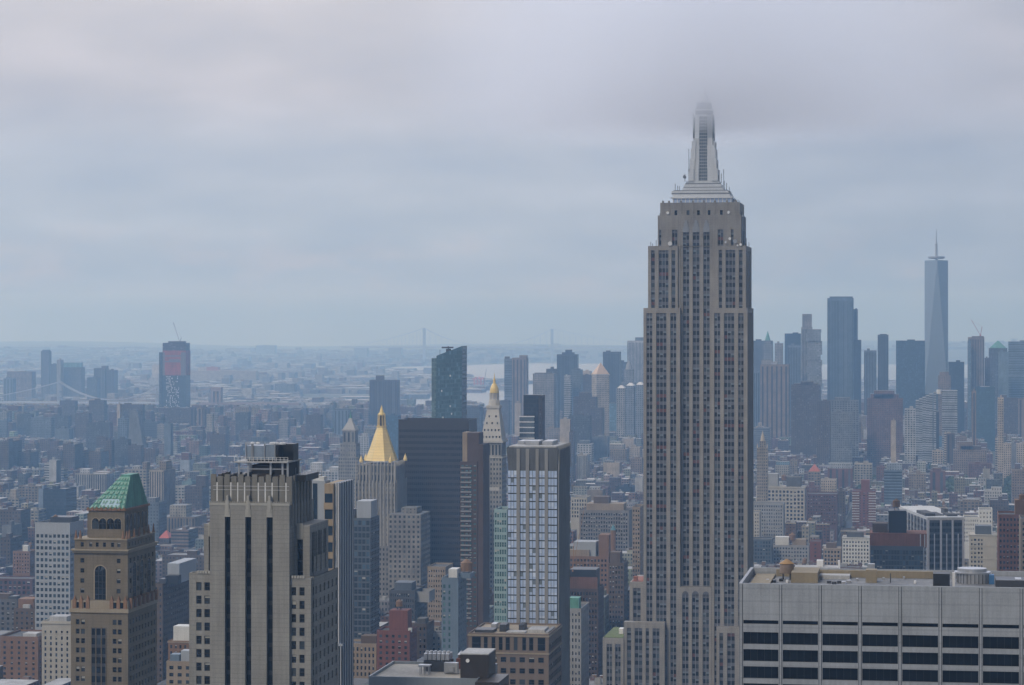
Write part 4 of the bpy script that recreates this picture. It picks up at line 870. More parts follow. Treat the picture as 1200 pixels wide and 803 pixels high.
near('brick_building', 'small orange brick building with white rooftop hut tucked beside the art deco tower', 'apartment block', 1200, 197, 226, 751, 16, ORBR, (5, .45, 3.1, .55), None, vB=772, extras=[('box', 201, 222, 735, 3, 12, WHITEB, 'stair_hut'), ('cornice', 752, .4, .6, TANB)])
near('apartment_block', 'low tan building with glass conservatory at the foot of the art deco tower', 'apartment block', 1150, 195, 226, 775, 14, TANB, (3, .5, 3.3, .5), None, vB=803, extras=[('box', 197, 208, 768, 3, 9, BLUG, 'conservatory'), ('box', 209, 222, 764, 4, 10, LGREY, 'stair_hut')])
# striped tan, blue and white tower behind the art deco tower
s_ = Near('residential_tower', 'tan and blue tower with white vertical stripes rising behind the art deco tower', 'tower', 930, 352, 381, dep=22)
Rs = s_.rt; X = s_.x; zz = lambda v: s_.zz(370, v); KEEP.append((930, 356, 402, 553, 803)); MARKS.append((380, 570, 'the striped tan and blue tower')); Ht = zz(565)
q = MB(); q.box(0, X(381), 0, 8, 0, Ht + .4); q.build('wall', LGREY, Rs)
for a, c, m_ in ((353, 361.8, G_BLUE), (366.5, 372, G_BLUE)): q = MB(); q.box(X(a), X(c), -.08, -.01, 0, Ht - .5); q.build('glass_stripe', m_, Rs)
q = MB(); q.box(X(381) + .01, X(391.5), -1.2, 22, 0, zz(566.5)); q.build('bay_wall', masonry('buff_balcony', (.36, .27, .17), .85, .15), Rs)
z = zz(578); k = 0
while z > zz(800):
    q = MB(); q.box(X(381.5), X(390.7), -1.26, -1.21, z - 3.4, z); q.build('bay_window', G_BLUE, Rs)
    q = MB(); q.box(X(381) - .1, X(391.5) + .1, -1.9, -1.27, z - 5.8, z - 3.5); q.build('balcony_front', masonry('buff_balcony', (.36, .27, .17), .85, .15), Rs); z -= 6.1
q = MB(); q.box(X(391.5) + .01, X(397.5), .5, 24, 0, zz(566)); q.build('rear_wall', masonry('dark_blue_panel', (.05, .065, .10), .5, .2), Rs)
for u in (392.7, 394.6, 396.6): q = MB(); q.box(X(u) - .16, X(u) + .16, .3, .49, 0, zz(566)); q.build('white_rib', WHITE, Rs)
for k in range(6): q = MB(); yy = 2 + 4 * k; q.box(X(397.5), X(397.5) + .2, yy - .3, yy + .3, 0, zz(566)); q.build('white_rib', WHITE, Rs)
for a, c, v, y0, y1 in ((356, 364, 561, 2, 7), (365, 372, 557, 3, 7), (373, 379, 559, 1, 6)): pbox(Rs, 'roof_hut', WHITEB, X(a), X(c), y0, y1, Ht + .4, zz(v), bottom=False)
q = MB()
for u in (369, 371, 374): q.tube((X(u), 4, Ht), (X(u), 4, zz(552)), .08, 4)
q.build('aerial', STEEL, Rs)
b2 = MB(); b2.box(X(388), X(404), -4, -1.95, 0, zz(753)); b2.build('lower_wing', LGREY, Rs)
for k in range(5): q = MB(); u = 390 + 3.2 * k; q.box(X(u), X(u) + .5, -4.1, -4.01, 0, zz(755)); q.build('glass_stripe', G_DARK, Rs)
near('glass_tower', 'dark blue glass tower with pale box penthouse standing before the gold pyramid tower', 'glass tower', 1400, 400, 434, 607, 24, SLATE, (7, .86, 3.5, .74, .3, 1), (6, .8, 3.5, .72, .3, 1), gl=G_BLUE, vB=742, frame=STEEL, dp=.12, extras=[('box', 416, 433, 588, 4, 20, LGREY, 'penthouse'), ('box', 403, 415, 597, 4, 10, STEEL, 'plant_room')], blind=.05)
near('glass_tower', 'narrow blue glass tower behind the striped tan and blue tower', 'glass tower', 1450, 396, 409, 618, 22, SLATE, (3, .86, 3.5, .74), None, gl=G_BLUE, vB=720, frame=STEEL, dp=.12, extras=[('box', 396, 404, 604, 4, 12, CONC, 'penthouse')], blind=.03)
near('brick_building', 'red brick block with a tall brick bulkhead and a water tank at the bottom middle', 'apartment block', 1350, 441.5, 480, 739, 20, BRICK, (5, .46, 3.0, .52, .5, 1.6), (4, .4, 3.0, .5), vB=782, extras=[('box', 453.5, 475, 717, 6, 17, BRICK, 'bulkhead'), ('tank', 463, 704.5, 717, 11), ('box', 477, 481, 737, 3, 5, WHITEB, 'roof_vent')])
near('loft_building', 'tan loft building with a steel tank on top beside the striped tower', 'loft building', 1500, 397, 420, 712, 20, TANB, (6, .4, 3.5, .55), (4, .4, 3.5, .5), vB=752, extras=[('tank', 412, 704, 713, 8), ('box', 399, 406, 708, 4, 10, WHITEB, 'stair_hut')])
near('loft_building', 'buff loft building with stepped stone piers next to the red brick block', 'loft building', 1360, 397, 441, 754, 18, TANB, (9, .45, 3.4, .6), None, vB=803, extras=[('box', 420, 438, 747, 6, 16, BROWN, 'penthouse')])
near('loft_building', 'brown loft building with a blank brick flank behind the red brick block', 'loft building', 1500, 485, 500, 731, 24, BROWN, (3, .4, 3.5, .5), (5, .3, 3.5, .5), vB=772, extras=[('box', 487, 497, 726, 4, 14, TAR, 'bulkhead')])
near('loft_building', 'small pale grey building wedged against the slim slate tower', 'loft building', 1520, 505, 517.5, 742, 14, CONC, (2, .4, 3.4, .5), None, vB=772)
t_ = near('hotel_tower', 'slim slate blue tower with a water tank and a column of pale windows', 'tower', 1300, 517.5, 537, 677, 24, BLUG, ([(.8, 2.0), (3.6, 4.6)], .5, 3.1, .6, 0, 3), (4, .3, 3.1, .5), vB=768, gl=G_TEAL, extras=[('box', 524, 534, 668, 4, 14, WHITEB, 'plant_room'), ('tank', 541, 657.5, 679, 14), ('box', 533, 548, 674, 8, 20, BLUG, 'bulkhead')])
near('office_block', 'low grey office block with ribbed windows below the cream stepped wing', 'office block', 1880, 460, 489, 672, 44, SLATE, (14, .5, 3.6, .6), (10, .5, 3.6, .6), vB=702, blind=.1, extras=[('box', 463, 486, 667, 6, 30, CONC, 'plant_room')])
near('office_block', 'dark low office block in front of the low grey office block', 'office block', 1680, 456, 486, 692, 34, masonry('dark_grey_brick', (.075, .075, .08), .9, .2), (11, .5, 3.7, .55), (6, .45, 3.7, .5), vB=735, extras=[('box', 460, 480, 684, 6, 22, SLATE, 'plant_room'), ('box', 486, 501, 707, 6, 26, CONC, 'lower_wing')])
near('loft_building', 'grey buff loft building beside the dark bronze slab tower base', 'loft building', 1800, 501, 522, 664, 30, TANB, (7, .4, 3.6, .5), (5, .4, 3.6, .5), vB=716)
# dark bronze slab and its purple brown neighbours
near('office_tower', 'broad black bronze glass slab tower with a flat top', 'office tower', 1965, 467, 549.5, 492, 36, DKBR, (34, .8, 4.6, .5, .4, 6.5), None, vB=662, gl=glass('bronze_glass', (.008, .007, .006), (.04, .034, .03), .25, .2), frame=DKBR, blind=.0, dp=.1, par=1.5)
m_ = near('residential_tower', 'purple brown brick apartment tower with a balcony stack beside the black bronze slab', 'tower', 1560, 539, 559.5, 541, 24, MAUVE, (4, .66, 3.0, .4, .4, 1.2), (1, .05, 3.0, .3), vB=725, gl=G_TEAL, blind=.3, extras=[('box', 541, 546.5, 507, 3, 16, TANB, 'stair_tower'), ('box', 546.6, 560.5, 507.5, 3, 18, MAUVE, 'upper_block')])
q = MB(); q.box(m_.x(560), m_.x(560) + 3.2, .5, 24, 0, m_.zz(560, 521)); q.build('flank_tower', MAUVE, m_.rt)
q = MB(); z = m_.H - 4
while z > m_.zz(560, 725): q.box(m_.x(540), m_.x(552), -.9, 0, z - .25, z + .6); z -= 3.0
q.build('balconies', plain('pale_balcony', (.30, .29, .29), .8), m_.rt)
near('glass_tower', 'narrow teal glass tower squeezed behind the slim pale blue glass tower', 'glass tower', 1200, 579, 594, 597, 20, masonry('pale_teal_frame', (.30, .42, .43), .6, .1), (5, .8, 3.5, .66, .2, 1), None, gl=G_TEAL, vB=732, frame=METAL, blind=.15, dp=.1)
near('office_block', 'grey stone building with green copper edge beside the slim pale blue glass tower', 'office block', 1400, 665, 681, 713, 34, CONC, (4, .4, 3.6, .55), (8, .4, 3.6, .55), vB=803, extras=[('box', 665, 677, 702, 5, 14, COPPER, 'copper_hut')])
near('office_block', 'brown office block with a dark scaffolded frame on its top floors', 'office block', 1680, 664, 701, 690, 30, masonry('sooty_brown', (.085, .06, .05), .9, .3), (10, .55, 3.8, .55), (6, .5, 3.8, .55), vB=803, extras=[('box', 667, 698, 668, 2, 22, BLACK, 'scaffold_frame'), ('box', 666, 700, 676.5, .5, 1, masonry('rust_plank', (.16, .08, .05), .9, .3), 'working_platform')])
tb = near('loft_building', 'brown brick loft tower with a blue capped round turret', 'loft building', 2000, 666, 713, 652, 34, ORBR, (11, .55, 3.8, .5), (7, .5, 3.8, .5), vB=700, extras=[('box', 671, 697, 636, 6, 26, LGREY, 'penthouse'), ('box', 700, 712, 628, 8, 26, ORBR, 'bulkhead'), ('box', 666, 690, 645, 3, 8, TANB, 'terrace_block')])
q = MB(); xx = tb.x(717.5); q.cyl(xx, 6, 0, tb.zz(717, 622), 2.1, 2.1, 16); q.build('turret', ORBR, tb.rt)
q = MB(); q.cyl(xx, 6, tb.zz(717, 622), tb.zz(717, 615), 2.3, .05, 16); q.build('turret_cap', plain('blue_cap', (.12, .28, .34), .7), tb.rt)
near('loft_building', 'brown stepped loft building beside the pale green roofed terrace', 'loft building', 1900, 713, 731, 660, 26, BROWN, (5, .5, 3.7, .55), (4, .5, 3.7, .5), vB=748, extras=[('box', 714, 726, 648, 4, 18, BROWN, 'upper_step')])
near('office_block', 'wide grey brown gridded office block behind the turreted loft tower', 'office block', 2450, 679, 737, 598, 42, masonry('grey_brown_stone', (.20, .185, .17), .88, .2), (19, .6, 3.9, .62, 1, 2), None, vB=648, extras=[('box', 686, 730, 591, 6, 30, TANB, 'penthouse'), ('box', 694, 712, 583, 10, 26, BROWN, 'bulkhead')], blind=.3)
near('loft_building', 'cream loft building with tall bays beside the wide grey brown gridded block', 'loft building', 2600, 669, 688, 583, 30, CREAM, (6, .55, 4, .6), None, vB=600)
near('loft_building', 'tan narrow tower close beside the limestone skyscraper', 'loft building', 2050, 741, 750, 594, 30, TANB, (3, .5, 3.7, .5), (6, .5, 3.7, .5), vB=680)
# right hand middle ground
bt = Near('office_tower', 'black glass office tower with white vertical fins and white cornice', 'office tower', 1640, 1087, 1131, dep=100, group=None)
bt.rt.rotation_euler = (0, 0, rad(11)); Rb = bt.rt; X = bt.x; zz = lambda v: bt.zz(1110, v); KEEP.append((1640, 1062, 1134, 600, 670)); MARKS.append((1110, 610, 'the black glass tower with white fins')); Hb = zz(607)
shell(Rb, .35, bt.W - .35, 0.35, 100, 0, Hb - .2, SLATE, Windows(Rb, G_DARK, STEEL, 0), None, None, par=1.0, roofm=PALEROOF)
q = MB()
for k in range(20):
    z = Hb - 3.2 - 3.75 * k
    for j in range(12): x0 = .8 + (bt.W - 1.6) * j / 12; x1 = .8 + (bt.W - 1.6) * (j + .92) / 12; q.quad((x0, .3, z - 2.3), (x1, .3, z - 2.3), (x1, .3, z), (x0, .3, z))
    for j in range(26): y0 = 1.5 + 3.8 * j; q.quad((.3, y0 + 3.4, z - 2.3), (.3, y0, z - 2.3), (.3, y0, z), (.3, y0 + 3.4, z))
q.build('windows', glass('blue_black_glass', (.010, .016, .028), (.05, .08, .12), .15, .6), Rb)['kind'] = 'stuff'
for u, wd, zt_ in ((1087.8, 1.5, 0), (1103, 1.2, 0), (1117, 1.2, 0), (1129.8, 1.5, 0), (1095.3, .6, 20), (1110, .6, 20), (1123.7, .6, 20)): q = MB(); q.box(X(u) - wd / 2, X(u) + wd / 2, -.15, .34, 0, Hb - .2 - zt_ * .5); q.build('white_fin', WHITE, Rb)
q = MB(); q.box(0, bt.W, -.2, 100.2, Hb - 1.6, Hb + .2); q.build('cornice', WHITEB, Rb)
for k in range(9): q = MB(); yy = 3 + 11 * k; q.box(-.1, .29, yy - .3, yy + .3, 0, Hb - 1.6); q.build('white_fin', WHITE, Rb)
for a, c, y0, y1, h in ((1088, 1100, 10, 40, 4.5), (1102, 1112, 14, 40, 3.2), (1114, 1126, 8, 24, 4.0), (1118, 1122, 28, 40, 6)): pbox(Rb, 'plant_room', TAR, X(a), X(c), y0, y1, Hb - 1.1, Hb + h - 2.5, bottom=False)
og = near('office_block', 'dark glass office block with rusty roof edge and a black windowless penthouse', 'office block', 1560, 1020, 1082, 640, 34, SLATE, (18, .9, 3.2, .8, .2, 2.2), None, sd='R', gl=G_BLUE, vB=668, frame=STEEL, dp=.1, blind=.08, extras=[('box', 1041, 1062, 600, 9, 22, BLACK, 'black_penthouse'), ('box', 1020, 1084, 629, 6, 30, CONC, 'upper_storey'), ('box', 1019, 1086, 626, 5, 31, masonry('rust_slab', (.24, .10, .06), .9, .3), 'rusty_roof_slab'), ('box', 1022, 1040, 615, 10, 24, BROWN, 'side_block'), ('tank', 1050, 586, 600, 15)])
pbox(og.rt, 'white_column', WHITEB, og.x(1078), og.x(1079.2), 4.8, 5.4, og.H - 1, og.zz(1078, 627)); pbox(og.rt, 'white_column', WHITEB, og.x(1083), og.x(1084.2), 4.8, 5.4, og.H - 1, og.zz(1078, 627))
ch = near('hotel_building', 'cream classical hotel with arched upper windows and dark mansard hut', 'hotel', 1850, 1136, 1168, 627, 24, CREAM, ([(1.2, 2.2), (3.2, 4.8), (6, 7.2), (8.2, 9.2)], .5, 3.1, .5, 0, 2), None, vB=672, extras=[('box', 1143, 1162, 617, 5, 18, SLATE, 'mansard_hut'), ('cornice', 627, .5, .5, CREAM), ('cornice', 640, .3, .4, CREAM), ('cornice', 655, .3, .5, CREAM)])
near('office_block', 'red brown gridded office block at the right edge', 'office block', 1600, 1170, 1196, 603, 30, masonry('red_brown_brick', (.24, .115, .08), .88, .18, .12, .5), (6, .52, 3.3, .5, .3, 1.5), None, sd='L', vB=672, extras=[('box', 1190, 1204, 587, 5, 20, ORBR, 'bulkhead'), ('tank', 1198, 579, 590, 9)])
near('apartment_block', 'tan apartment block cut by the right edge of the picture', 'apartment block', 1560, 1196, 1240, 608, 30, TANB, (9, .5, 3.3, .5), None, sd='L', vB=672)
near('loft_building', 'white painted loft building with a low front behind the black finned tower', 'loft building', 2200, 1129, 1147, 606, 26, WHITEB, (7, .4, 3.4, .5), (3, .3, 3.4, .5), sd='L', vB=627)
near('loft_building', 'taller white painted loft building behind the cream classical hotel', 'loft building', 2260, 1147, 1163, 597, 26, WHITEB, (4, .3, 3.6, .5), (3, .3, 3.4, .5), sd='L', vB=627)
near('office_block', 'white gridded loft block with dark cornice below the dark glass office block', 'loft building', 2380, 987, 1019, 630, 28, WHITEB, (9, .5, 3.5, .55, .4, 2.5), None, vB=665, extras=[('cornice', 631, .5, .5, CONC), ('box', 992, 1012, 624.5, 6, 18, TAR, 'bulkhead')])
near('loft_building', 'tan loft building with bay windows and a pediment beside the white gridded loft block', 'loft building', 2400, 965, 985, 643, 24, TANB, (5, .6, 3.6, .6), None, vB=665, extras=[('cornice', 643, .4, .6, TANB), ('box', 968, 980, 637, 5, 15, BROWN, 'bulkhead')])
near('loft_building', 'plain dark red brick slab wall beside the tan bay windowed loft building', 'loft building', 2450, 949, 962, 634.5, 24, BRICK, (1, .2, 3.6, .4), None, vB=660)
near('loft_building', 'pale terraced loft building with white roof sheds on its long roof', 'loft building', 2520, 905, 948, 639, 26, CONC, (12, .5, 3.6, .5), None, vB=662, extras=[('box', 908, 924, 630, 6, 18, WHITEB, 'roof_shed'), ('box', 928, 944, 633, 8, 20, TANB, 'roof_shed'), ('tank', 928, 625, 638, 10)])
near('loft_building', 'grey green glazed loft building beside the limestone skyscraper base', 'loft building', 2480, 880, 904, 632, 26, SLATE, (7, .7, 3.6, .65), None, gl=G_BLUE, vB=664)
near('loft_building', 'cream narrow loft building standing close right of the limestone skyscraper', 'loft building', 2700, 878, 890, 600, 26, CREAM, (4, .4, 3.6, .5), (3, .4, 3.6, .5), vB=632)
near('loft_building', 'long grey stone building with a bracketed cornice beside the limestone skyscraper', 'loft building', 2760, 880, 918, 590, 30, CONC, (13, .45, 3.8, .5), None, vB=630, extras=[('cornice', 591.5, .6, .7, CONC)])
av = near('loft_building', 'wide cream loft building with arched top windows and water tanks', 'loft building', 3050, 886, 943, 571, 40, CREAM, (13, .6, 4.6, .62, .8, 3), (4, .5, 4.6, .5), vB=612, extras=[('box', 896, 911, 556, 10, 30, CONC, 'bulkhead'), ('tank', 918, 556.5, 567, 16), ('box', 921, 938, 560, 10, 34, TAR, 'plant_room'), ('cornice', 571, .8, .9, CREAM), ('cornice', 582, .3, .5, CREAM)])
near('loft_building', 'long dark brick loft building with a white roof line behind the terraced loft', 'loft building', 3020, 945, 981, 579, 40, masonry('dark_red_brick', (.11, .055, .05), .88, .2), (11, .5, 3.9, .5), (4, .4, 3.9, .5), vB=606)
bs = near('apartment_block', 'brick apartment block banded with white balconies and a tall roof tower', 'apartment block', 3100, 999, 1026, 575, 30, BRICK, (5, .5, 3.1, .4), (4, .4, 3.1, .4), vB=622, extras=[('box', 1009, 1019, 563, 6, 20, BRICK, 'roof_tower')])
q = MB(); z = bs.H - 3
while z > bs.H - 40: q.box(-.6, bs.W * .3, -1.2, 0, z - .4, z + .4); q.box(bs.W * .7, bs.W + .6, -1.2, 0, z - .4, z + .4); z -= 3.1
q.build('balconies', WHITEB, bs.rt)
# ================================================================ landmarks farther off
def far_root(name, label, cat, Y0, u0, u1, dep, rot=0, group=None):
    f = Fr(Y0); x0 = f.X(u0); W_ = f.X(u1) - x0
    r = root(name, label, cat, (x0, Y0, GZ), group, rot); foot(x0, x0 + W_, Y0, Y0 + dep, 4)
    return r, (lambda u: f.X(u) - x0), (lambda v, u=(u0 + u1) / 2: f.Z(u, v) - GZ), W_
def fbox(rt, name, x0, x1, y0, y1, z0, z1, col, bay=4.0, flr=3.8, win=(.5, .5, 0), m=None, tcol=(.3, .3, .3), **k):
    b = MB(); b.box(x0, x1, y0, y1, z0, z1, 0, 1, bay=bay, flr=flr, col=col, win=win, tcol=tcol, bottom=False, **k); return b.build(name, [m or FACADE, ROOF], rt)
# gold pyramid tower
r, X, Z, W_ = far_root('gold_roofed_tower', 'pale stone tower with a gilded pyramid roof and lantern', 'tower', 1890, 414, 464, 44)
KEEP.append((1890, 412, 474, 476, 662)); MARKS.append((443, 520, 'the gold pyramid tower'))
ST = (.36, .34, .31)
fbox(r, 'wall', X(415), X(463), 2, 42, 0, Z(566), ST, 2.6, 3.7, (.42, .5, 0)); fbox(r, 'upper_wall', X(417.5), X(460.5), 4, 40, Z(566), Z(545), ST, 2.2, 7, (.4, .75, 0))
b = MB()
for k in range(12): x = X(416) + (X(462) - X(416)) * k / 11; b.box(x - .45, x + .45, 1.2, 2, Z(640), Z(563)); b.box(x - .4, x + .4, 3.1, 4, Z(566), Z(541.5))
for k in range(9): y = 4 + 36 * k / 8; b.box(X(463), X(463) + .8, y - .45, y + .45, Z(640), Z(563)); b.box(X(460.5), X(460.5) + .8, y - .4, y + .4, Z(566), Z(541.5))
b.build('pier_ornament', masonry('pale_gothic_stone', ST, .85, .12), r)
cxg = X(440); hw = X(458.5) - cxg; cyg = 22
def octa(rt, name, rads_z, mat, cx, cy, n=8, ph=math.pi / 8, stretch=1.0):
    b = MB()
    for (r0, z0), (r1, z1) in zip(rads_z, rads_z[1:]): b.cyl(cx, cy, z0, z1, r0, max(r1, 1e-5), n, 0, True, ph=ph)
    return b.build(name, mat, rt)
octa(r, 'gilded_roof', [(hw * 1.06, Z(541.5)), (hw * .76, Z(527)), (hw * .30, Z(502))], GOLD, cxg, cyg)
octa(r, 'lantern_base', [(hw * .34, Z(502)), (hw * .34, Z(500.5))], GOLD, cxg, cyg)
for k in range(8): a = math.pi / 8 + k * math.pi / 4; b = MB(); b.tube((cxg + hw * .26 * math.cos(a), cyg + hw * .26 * math.sin(a), Z(500.5)), (cxg + hw * .22 * math.cos(a), cyg + hw * .22 * math.sin(a), Z(488)), .34, 6); b.build('lantern_column', GOLD, r)
octa(r, 'lantern_core', [(hw * .12, Z(500.5)), (hw * .12, Z(488))], STEEL, cxg, cyg)
octa(r, 'spire', [(hw * .25, Z(488)), (hw * .25, Z(486.8)), (hw * .15, Z(485)), (hw * .07, Z(480)), (.02, Z(475.5))], GOLD, cxg, cyg)
for u, y in ((421.5, 5), (456, 5), (463, 38), (416, 38)): octa(r, 'gilded_pinnacle', [(1.5, Z(543)), (1.6, Z(541)), (1.0, Z(538)), (.3, Z(535.5)), (.02, Z(533.5))], GOLD, X(u), y)
fbox(r, 'stepped_wing', X(459), X(496.5), -12, 26, 0, Z(601), (.40, .37, .33), 3.4, 3.7, (.45, .5, 0)); fbox(r, 'wing_penthouse', X(472), X(490), -6, 14, Z(601), Z(594), (.33, .31, .28), 3, 3, (.3, .4, 0))
b = MB()
for u in (486, 489.5): b.tube((X(u), -2, Z(601)), (X(u), -2, Z(579)), .12, 5)
b.build('aerial', STEEL, r)
# white marble clock tower with gilded lantern
r, X, Z, W_ = far_root('clock_tower', 'white marble campanile with pyramidal roof and gold cupola', 'tower', 2090, 563, 588, 24)
KEEP.append((2090, 560, 592, 440, 600)); MARKS.append((577, 470, 'the white campanile with gold cupola'))
MB_ = (.50, .48, .44); MST = masonry('white_marble', MB_, .8, .1)
fbox(r, 'shaft', X(563), X(588), 0, 24, 0, Z(536), MB_, 2.6, 3.9, (.42, .5, 0)); fbox(r, 'loggia', X(563.5), X(587.5), .4, 23.6, Z(536), Z(519), MB_, 2.9, 11, (.5, .7, 0))
b = MB(); b.box(X(562), X(589), -.8, 24.8, Z(537), Z(535.5)); b.box(X(561.5), X(589.7), -1.2, 25.2, Z(519), Z(516.5)); b.build('cornice', MST, r)
b = MB(); b.frustum(X(563), X(588), 0, 24, Z(516.5), X(569.5), X(583), 6.5, 17.5, Z(479), top=True); b.build('pyramid_roof', MST, r)
for j, (v, n) in enumerate(((511, 6), (503, 5), (495, 3), (487, 2))):
    for k in range(n):
        b = MB(); t_ = (516.5 - v) / 37.5; xa = X(563) + (X(569.5) - X(563)) * t_; xb = X(588) + (X(583) - X(588)) * t_; xc = xa + (xb - xa) * (k + .5) / n; yy = 6.5 * t_
        b.box(xc - .75, xc + .75, yy - .5, yy + 1.5, Z(v) - 2.0, Z(v) + .3, 0); b.quad((xc - .5, yy - .54, Z(v) - 1.7), (xc + .5, yy - .54, Z(v) - 1.7), (xc + .5, yy - .54, Z(v)), (xc - .5, yy - .54, Z(v)), 1); b.build('dormer', [MST, G_DARK], r)
b = MB(); b.box(X(568.5), X(584), 5.5, 18.5, Z(479), Z(475.5)); b.build('balcony', MST, r)
xm = X(576.4)
octa(r, 'belvedere', [(5.0, Z(475.5)), (4.6, Z(470)), (3.3, Z(468)), (3.1, Z(461))], MST, xm, 12)
for k in range(8): a = k * math.pi / 4; b = MB(); b.tube((xm + 3.7 * math.cos(a), 12 + 3.7 * math.sin(a), Z(470)), (xm + 3.7 * math.cos(a), 12 + 3.7 * math.sin(a), Z(461)), .4, 6); b.build('column', MST, r)
octa(r, 'gold_cupola', [(3.8, Z(461)), (3.8, Z(460)), (3.5, Z(456)), (2.4, Z(452)), (1.2, Z(449.5)), (1.0, Z(446)), (1.1, Z(445.5)), (.5, Z(444)), (.25, Z(440)), (.02, Z(437))], GOLD, xm, 12, 16, 0)
b = MB(); b.box(X(565.5), X(585), -.35, -.02, Z(575), Z(571)); b.build('belt_course', MST, r)
# white tower with temple top farther downtown
r, X, Z, W_ = far_root('clock_tower', 'grey white tower with temple lantern and pyramidal cap left of the gold pyramid', 'tower', 2820, 400, 418, 22)
KEEP.append((2820, 396, 424, 488, 552)); MARKS.append((408, 520, 'the grey white temple topped tower'))
CE = (.42, .41, .39); CES = masonry('pale_limestone', CE, .85, .12)
fbox(r, 'shaft', X(397), X(420), -2, 26, 0, Z(536), CE, 2.6, 3.9, (.45, .5, 0)); fbox(r, 'mid_shaft', X(398.5), X(417), 0, 22, Z(536), Z(520), CE, 3.2, 6, (.3, .3, 0)); fbox(r, 'lantern', X(401), X(415.5), 2, 18, Z(520), Z(505), CE, 4.2, 14, (.45, .75, 0))
b = MB(); b.box(X(400.2), X(416.3), 1.2, 18.8, Z(505), Z(503.4)); b.frustum(X(401), X(415.5), 2, 18, Z(503.4), X(405.5), X(411.5), 7, 13, Z(495)); b.frustum(X(405.5), X(411.5), 7, 13, Z(495), X(407), X(410), 8.5, 11.5, Z(490.5)); b.build('cap', CES, r)
b = MB(); b.cyl(X(408.5), 10, Z(490.5), Z(487), 1.3, .9, 8); b.cyl(X(408.5), 10, Z(487), Z(481.5), .8, .15, 8); b.build('bronze_lantern', COPPER, r)
b = MB(); b.cyl(0, 0, 0, .3, 2.4, 2.4, 20); o = b.build('clock_face', plain('grey_clock_dial', (.20, .20, .22), .6), r, (X(407), -.02, Z(527))); o.rotation_euler = (rad(90), 0, 0)
# slanted-top glass tower
r, X, Z, W_ = far_root('glass_tower', 'dark teal glass tower under construction with a slanted top', 'glass tower', 2180, 511.5, 541.5, 24)
KEEP.append((2180, 504, 543, 405, 492)); MARKS.append((524, 440, 'the slant topped glass tower'))
b = MB(); GC = (.11, .22, .30); wn_ = (.9, .82, 1)
x0, x1 = X(511.5), X(541.5); za, zb = Z(417), Z(405.5); zlow = Z(560); xl = X(508.5)
b.quad((xl, 0, 0), (x1 - 1.2, 0, 0), (x1, 0, zb), (x0, 0, za), 0, [(0, 0), (14, 0), (14, 66), (0, 64)], GC, wn_)
b.quad((x1 - 1.2, 0, 0), (x1 - 1.2, 24, 0), (x1, 24, zb), (x1, 0, zb), 0, [(0, 0), (8, 0), (8, 66), (0, 66)], (.10, .20, .27), wn_)
b.quad((xl, 0, 0), (xl, 24, 0), (x0, 24, za), (x0, 0, za), 0, None, GC, (0, 0, 0)); b.quad((xl, 24, 0), (x1 - 1.2, 24, 0), (x1, 24, zb), (x0, 24, za), 0, None, GC, (0, 0, 0)); b.quad((x0, 0, za), (x1, 0, zb), (x1, 24, zb), (x0, 24, za), 0, None, (.1, .12, .14), (0, 0, 0))
b.build('curtain_wall', [FACADE], r)
fbox(r, 'side_wing', X(505), X(511.4), 3, 24, 0, Z(420), (.20, .32, .36), 2.2, 3.8, (.85, .7, 1))
b = MB()
for u in (517, 525.5):
    for k in range(26):
        if rng.random() < .3: z = Z(437) - 3.3 * k; uu = X(u) + rng.choice((0, 1.1, 2.3)); b.quad((uu, -.05, z), (uu + 1.0, -.05, z), (uu + 1.0, -.05, z + 1.6), (uu, -.05, z + 1.6))
b.build('uncovered_panels', plain('pale_sheathing', (.60, .62, .63), .6), r)['kind'] = 'stuff'
b = MB(); b.box(X(520.5), X(525), 8, 14, Z(414), Z(409)); b.box(X(515), X(528.5), 10, 12, Z(408.4), Z(406.6)); b.tube((X(522.5), 11, Z(409)), (X(522.5), 11, Z(406)), .5, 6); b.tube((X(513.3), 9, Z(419)), (X(513.3), 9, Z(410)), .2, 5); b.build('construction_hoist', STEEL, r)
# One slim dark glass tower with white banded bay
r, X, Z, W_ = far_root('glass_tower', 'slim black glass tower with a white banded bay window stack', 'glass tower', 2150, 613.5, 631, 18)
KEEP.append((2150, 609, 637, 462, 520)); MARKS.append((622, 480, 'the slim black glass tower'))
fbox(r, 'wall', X(613.5), X(631), 0, 18, 0, Z(463), (.035, .04, .05), 2.2, 3.6, (.9, .75, 1)); fbox(r, 'side_wall', X(631) + .02, X(635), .6, 18, 0, Z(463.3), (.10, .085, .085), 2, 3.6, (.3, .4, 0))
fbox(r, 'glass_bay', X(609.5), X(626.5), -3, -.02, 0, Z(487.5), (.16, .20, .24), 3, 3.6, (.9, .6, 1))
b = MB(); z = Z(487.5)
while z > Z(522): b.box(X(609), X(627), -3.4, -3.02, z - .9, z); z -= 4.6
b.build('white_bands', WHITE, r)
# supertall with chamfered faces
r, X, Z, W_ = far_root('supertall_tower', 'tallest glass supertall of the downtown cluster with tapering triangular faces and mast', 'skyscraper', 5800, 1083.5, 1111, 56)
KEEP.append((5800, 1082, 1114, 285, 470)); MARKS.append((1098, 350, 'the tapering glass supertall'))
cx = X(1097.3); hb = (X(1111.3) - X(1083.6)) / 2; cy = hb; zb, zt = Z(462), Z(305)
B = [(cx - hb, cy - hb), (cx + hb, cy - hb), (cx + hb, cy + hb), (cx - hb, cy + hb)]
th = rad(5); T4 = [(cx + hb * 1.0 * math.cos(a + th), cy + hb * 1.0 * math.sin(a + th)) for a in (-math.pi / 2, 0, math.pi / 2, math.pi)]
fbox(r, 'podium', cx - hb, cx + hb, cy - hb, cy + hb, 0, zb, (.10, .13, .16), 6, 4, (.9, .8, 1))
SG = masonry('blue_mirror_cladding', (.24, .30, .37), .28, .08, .2, 4.0, metallic=.35)
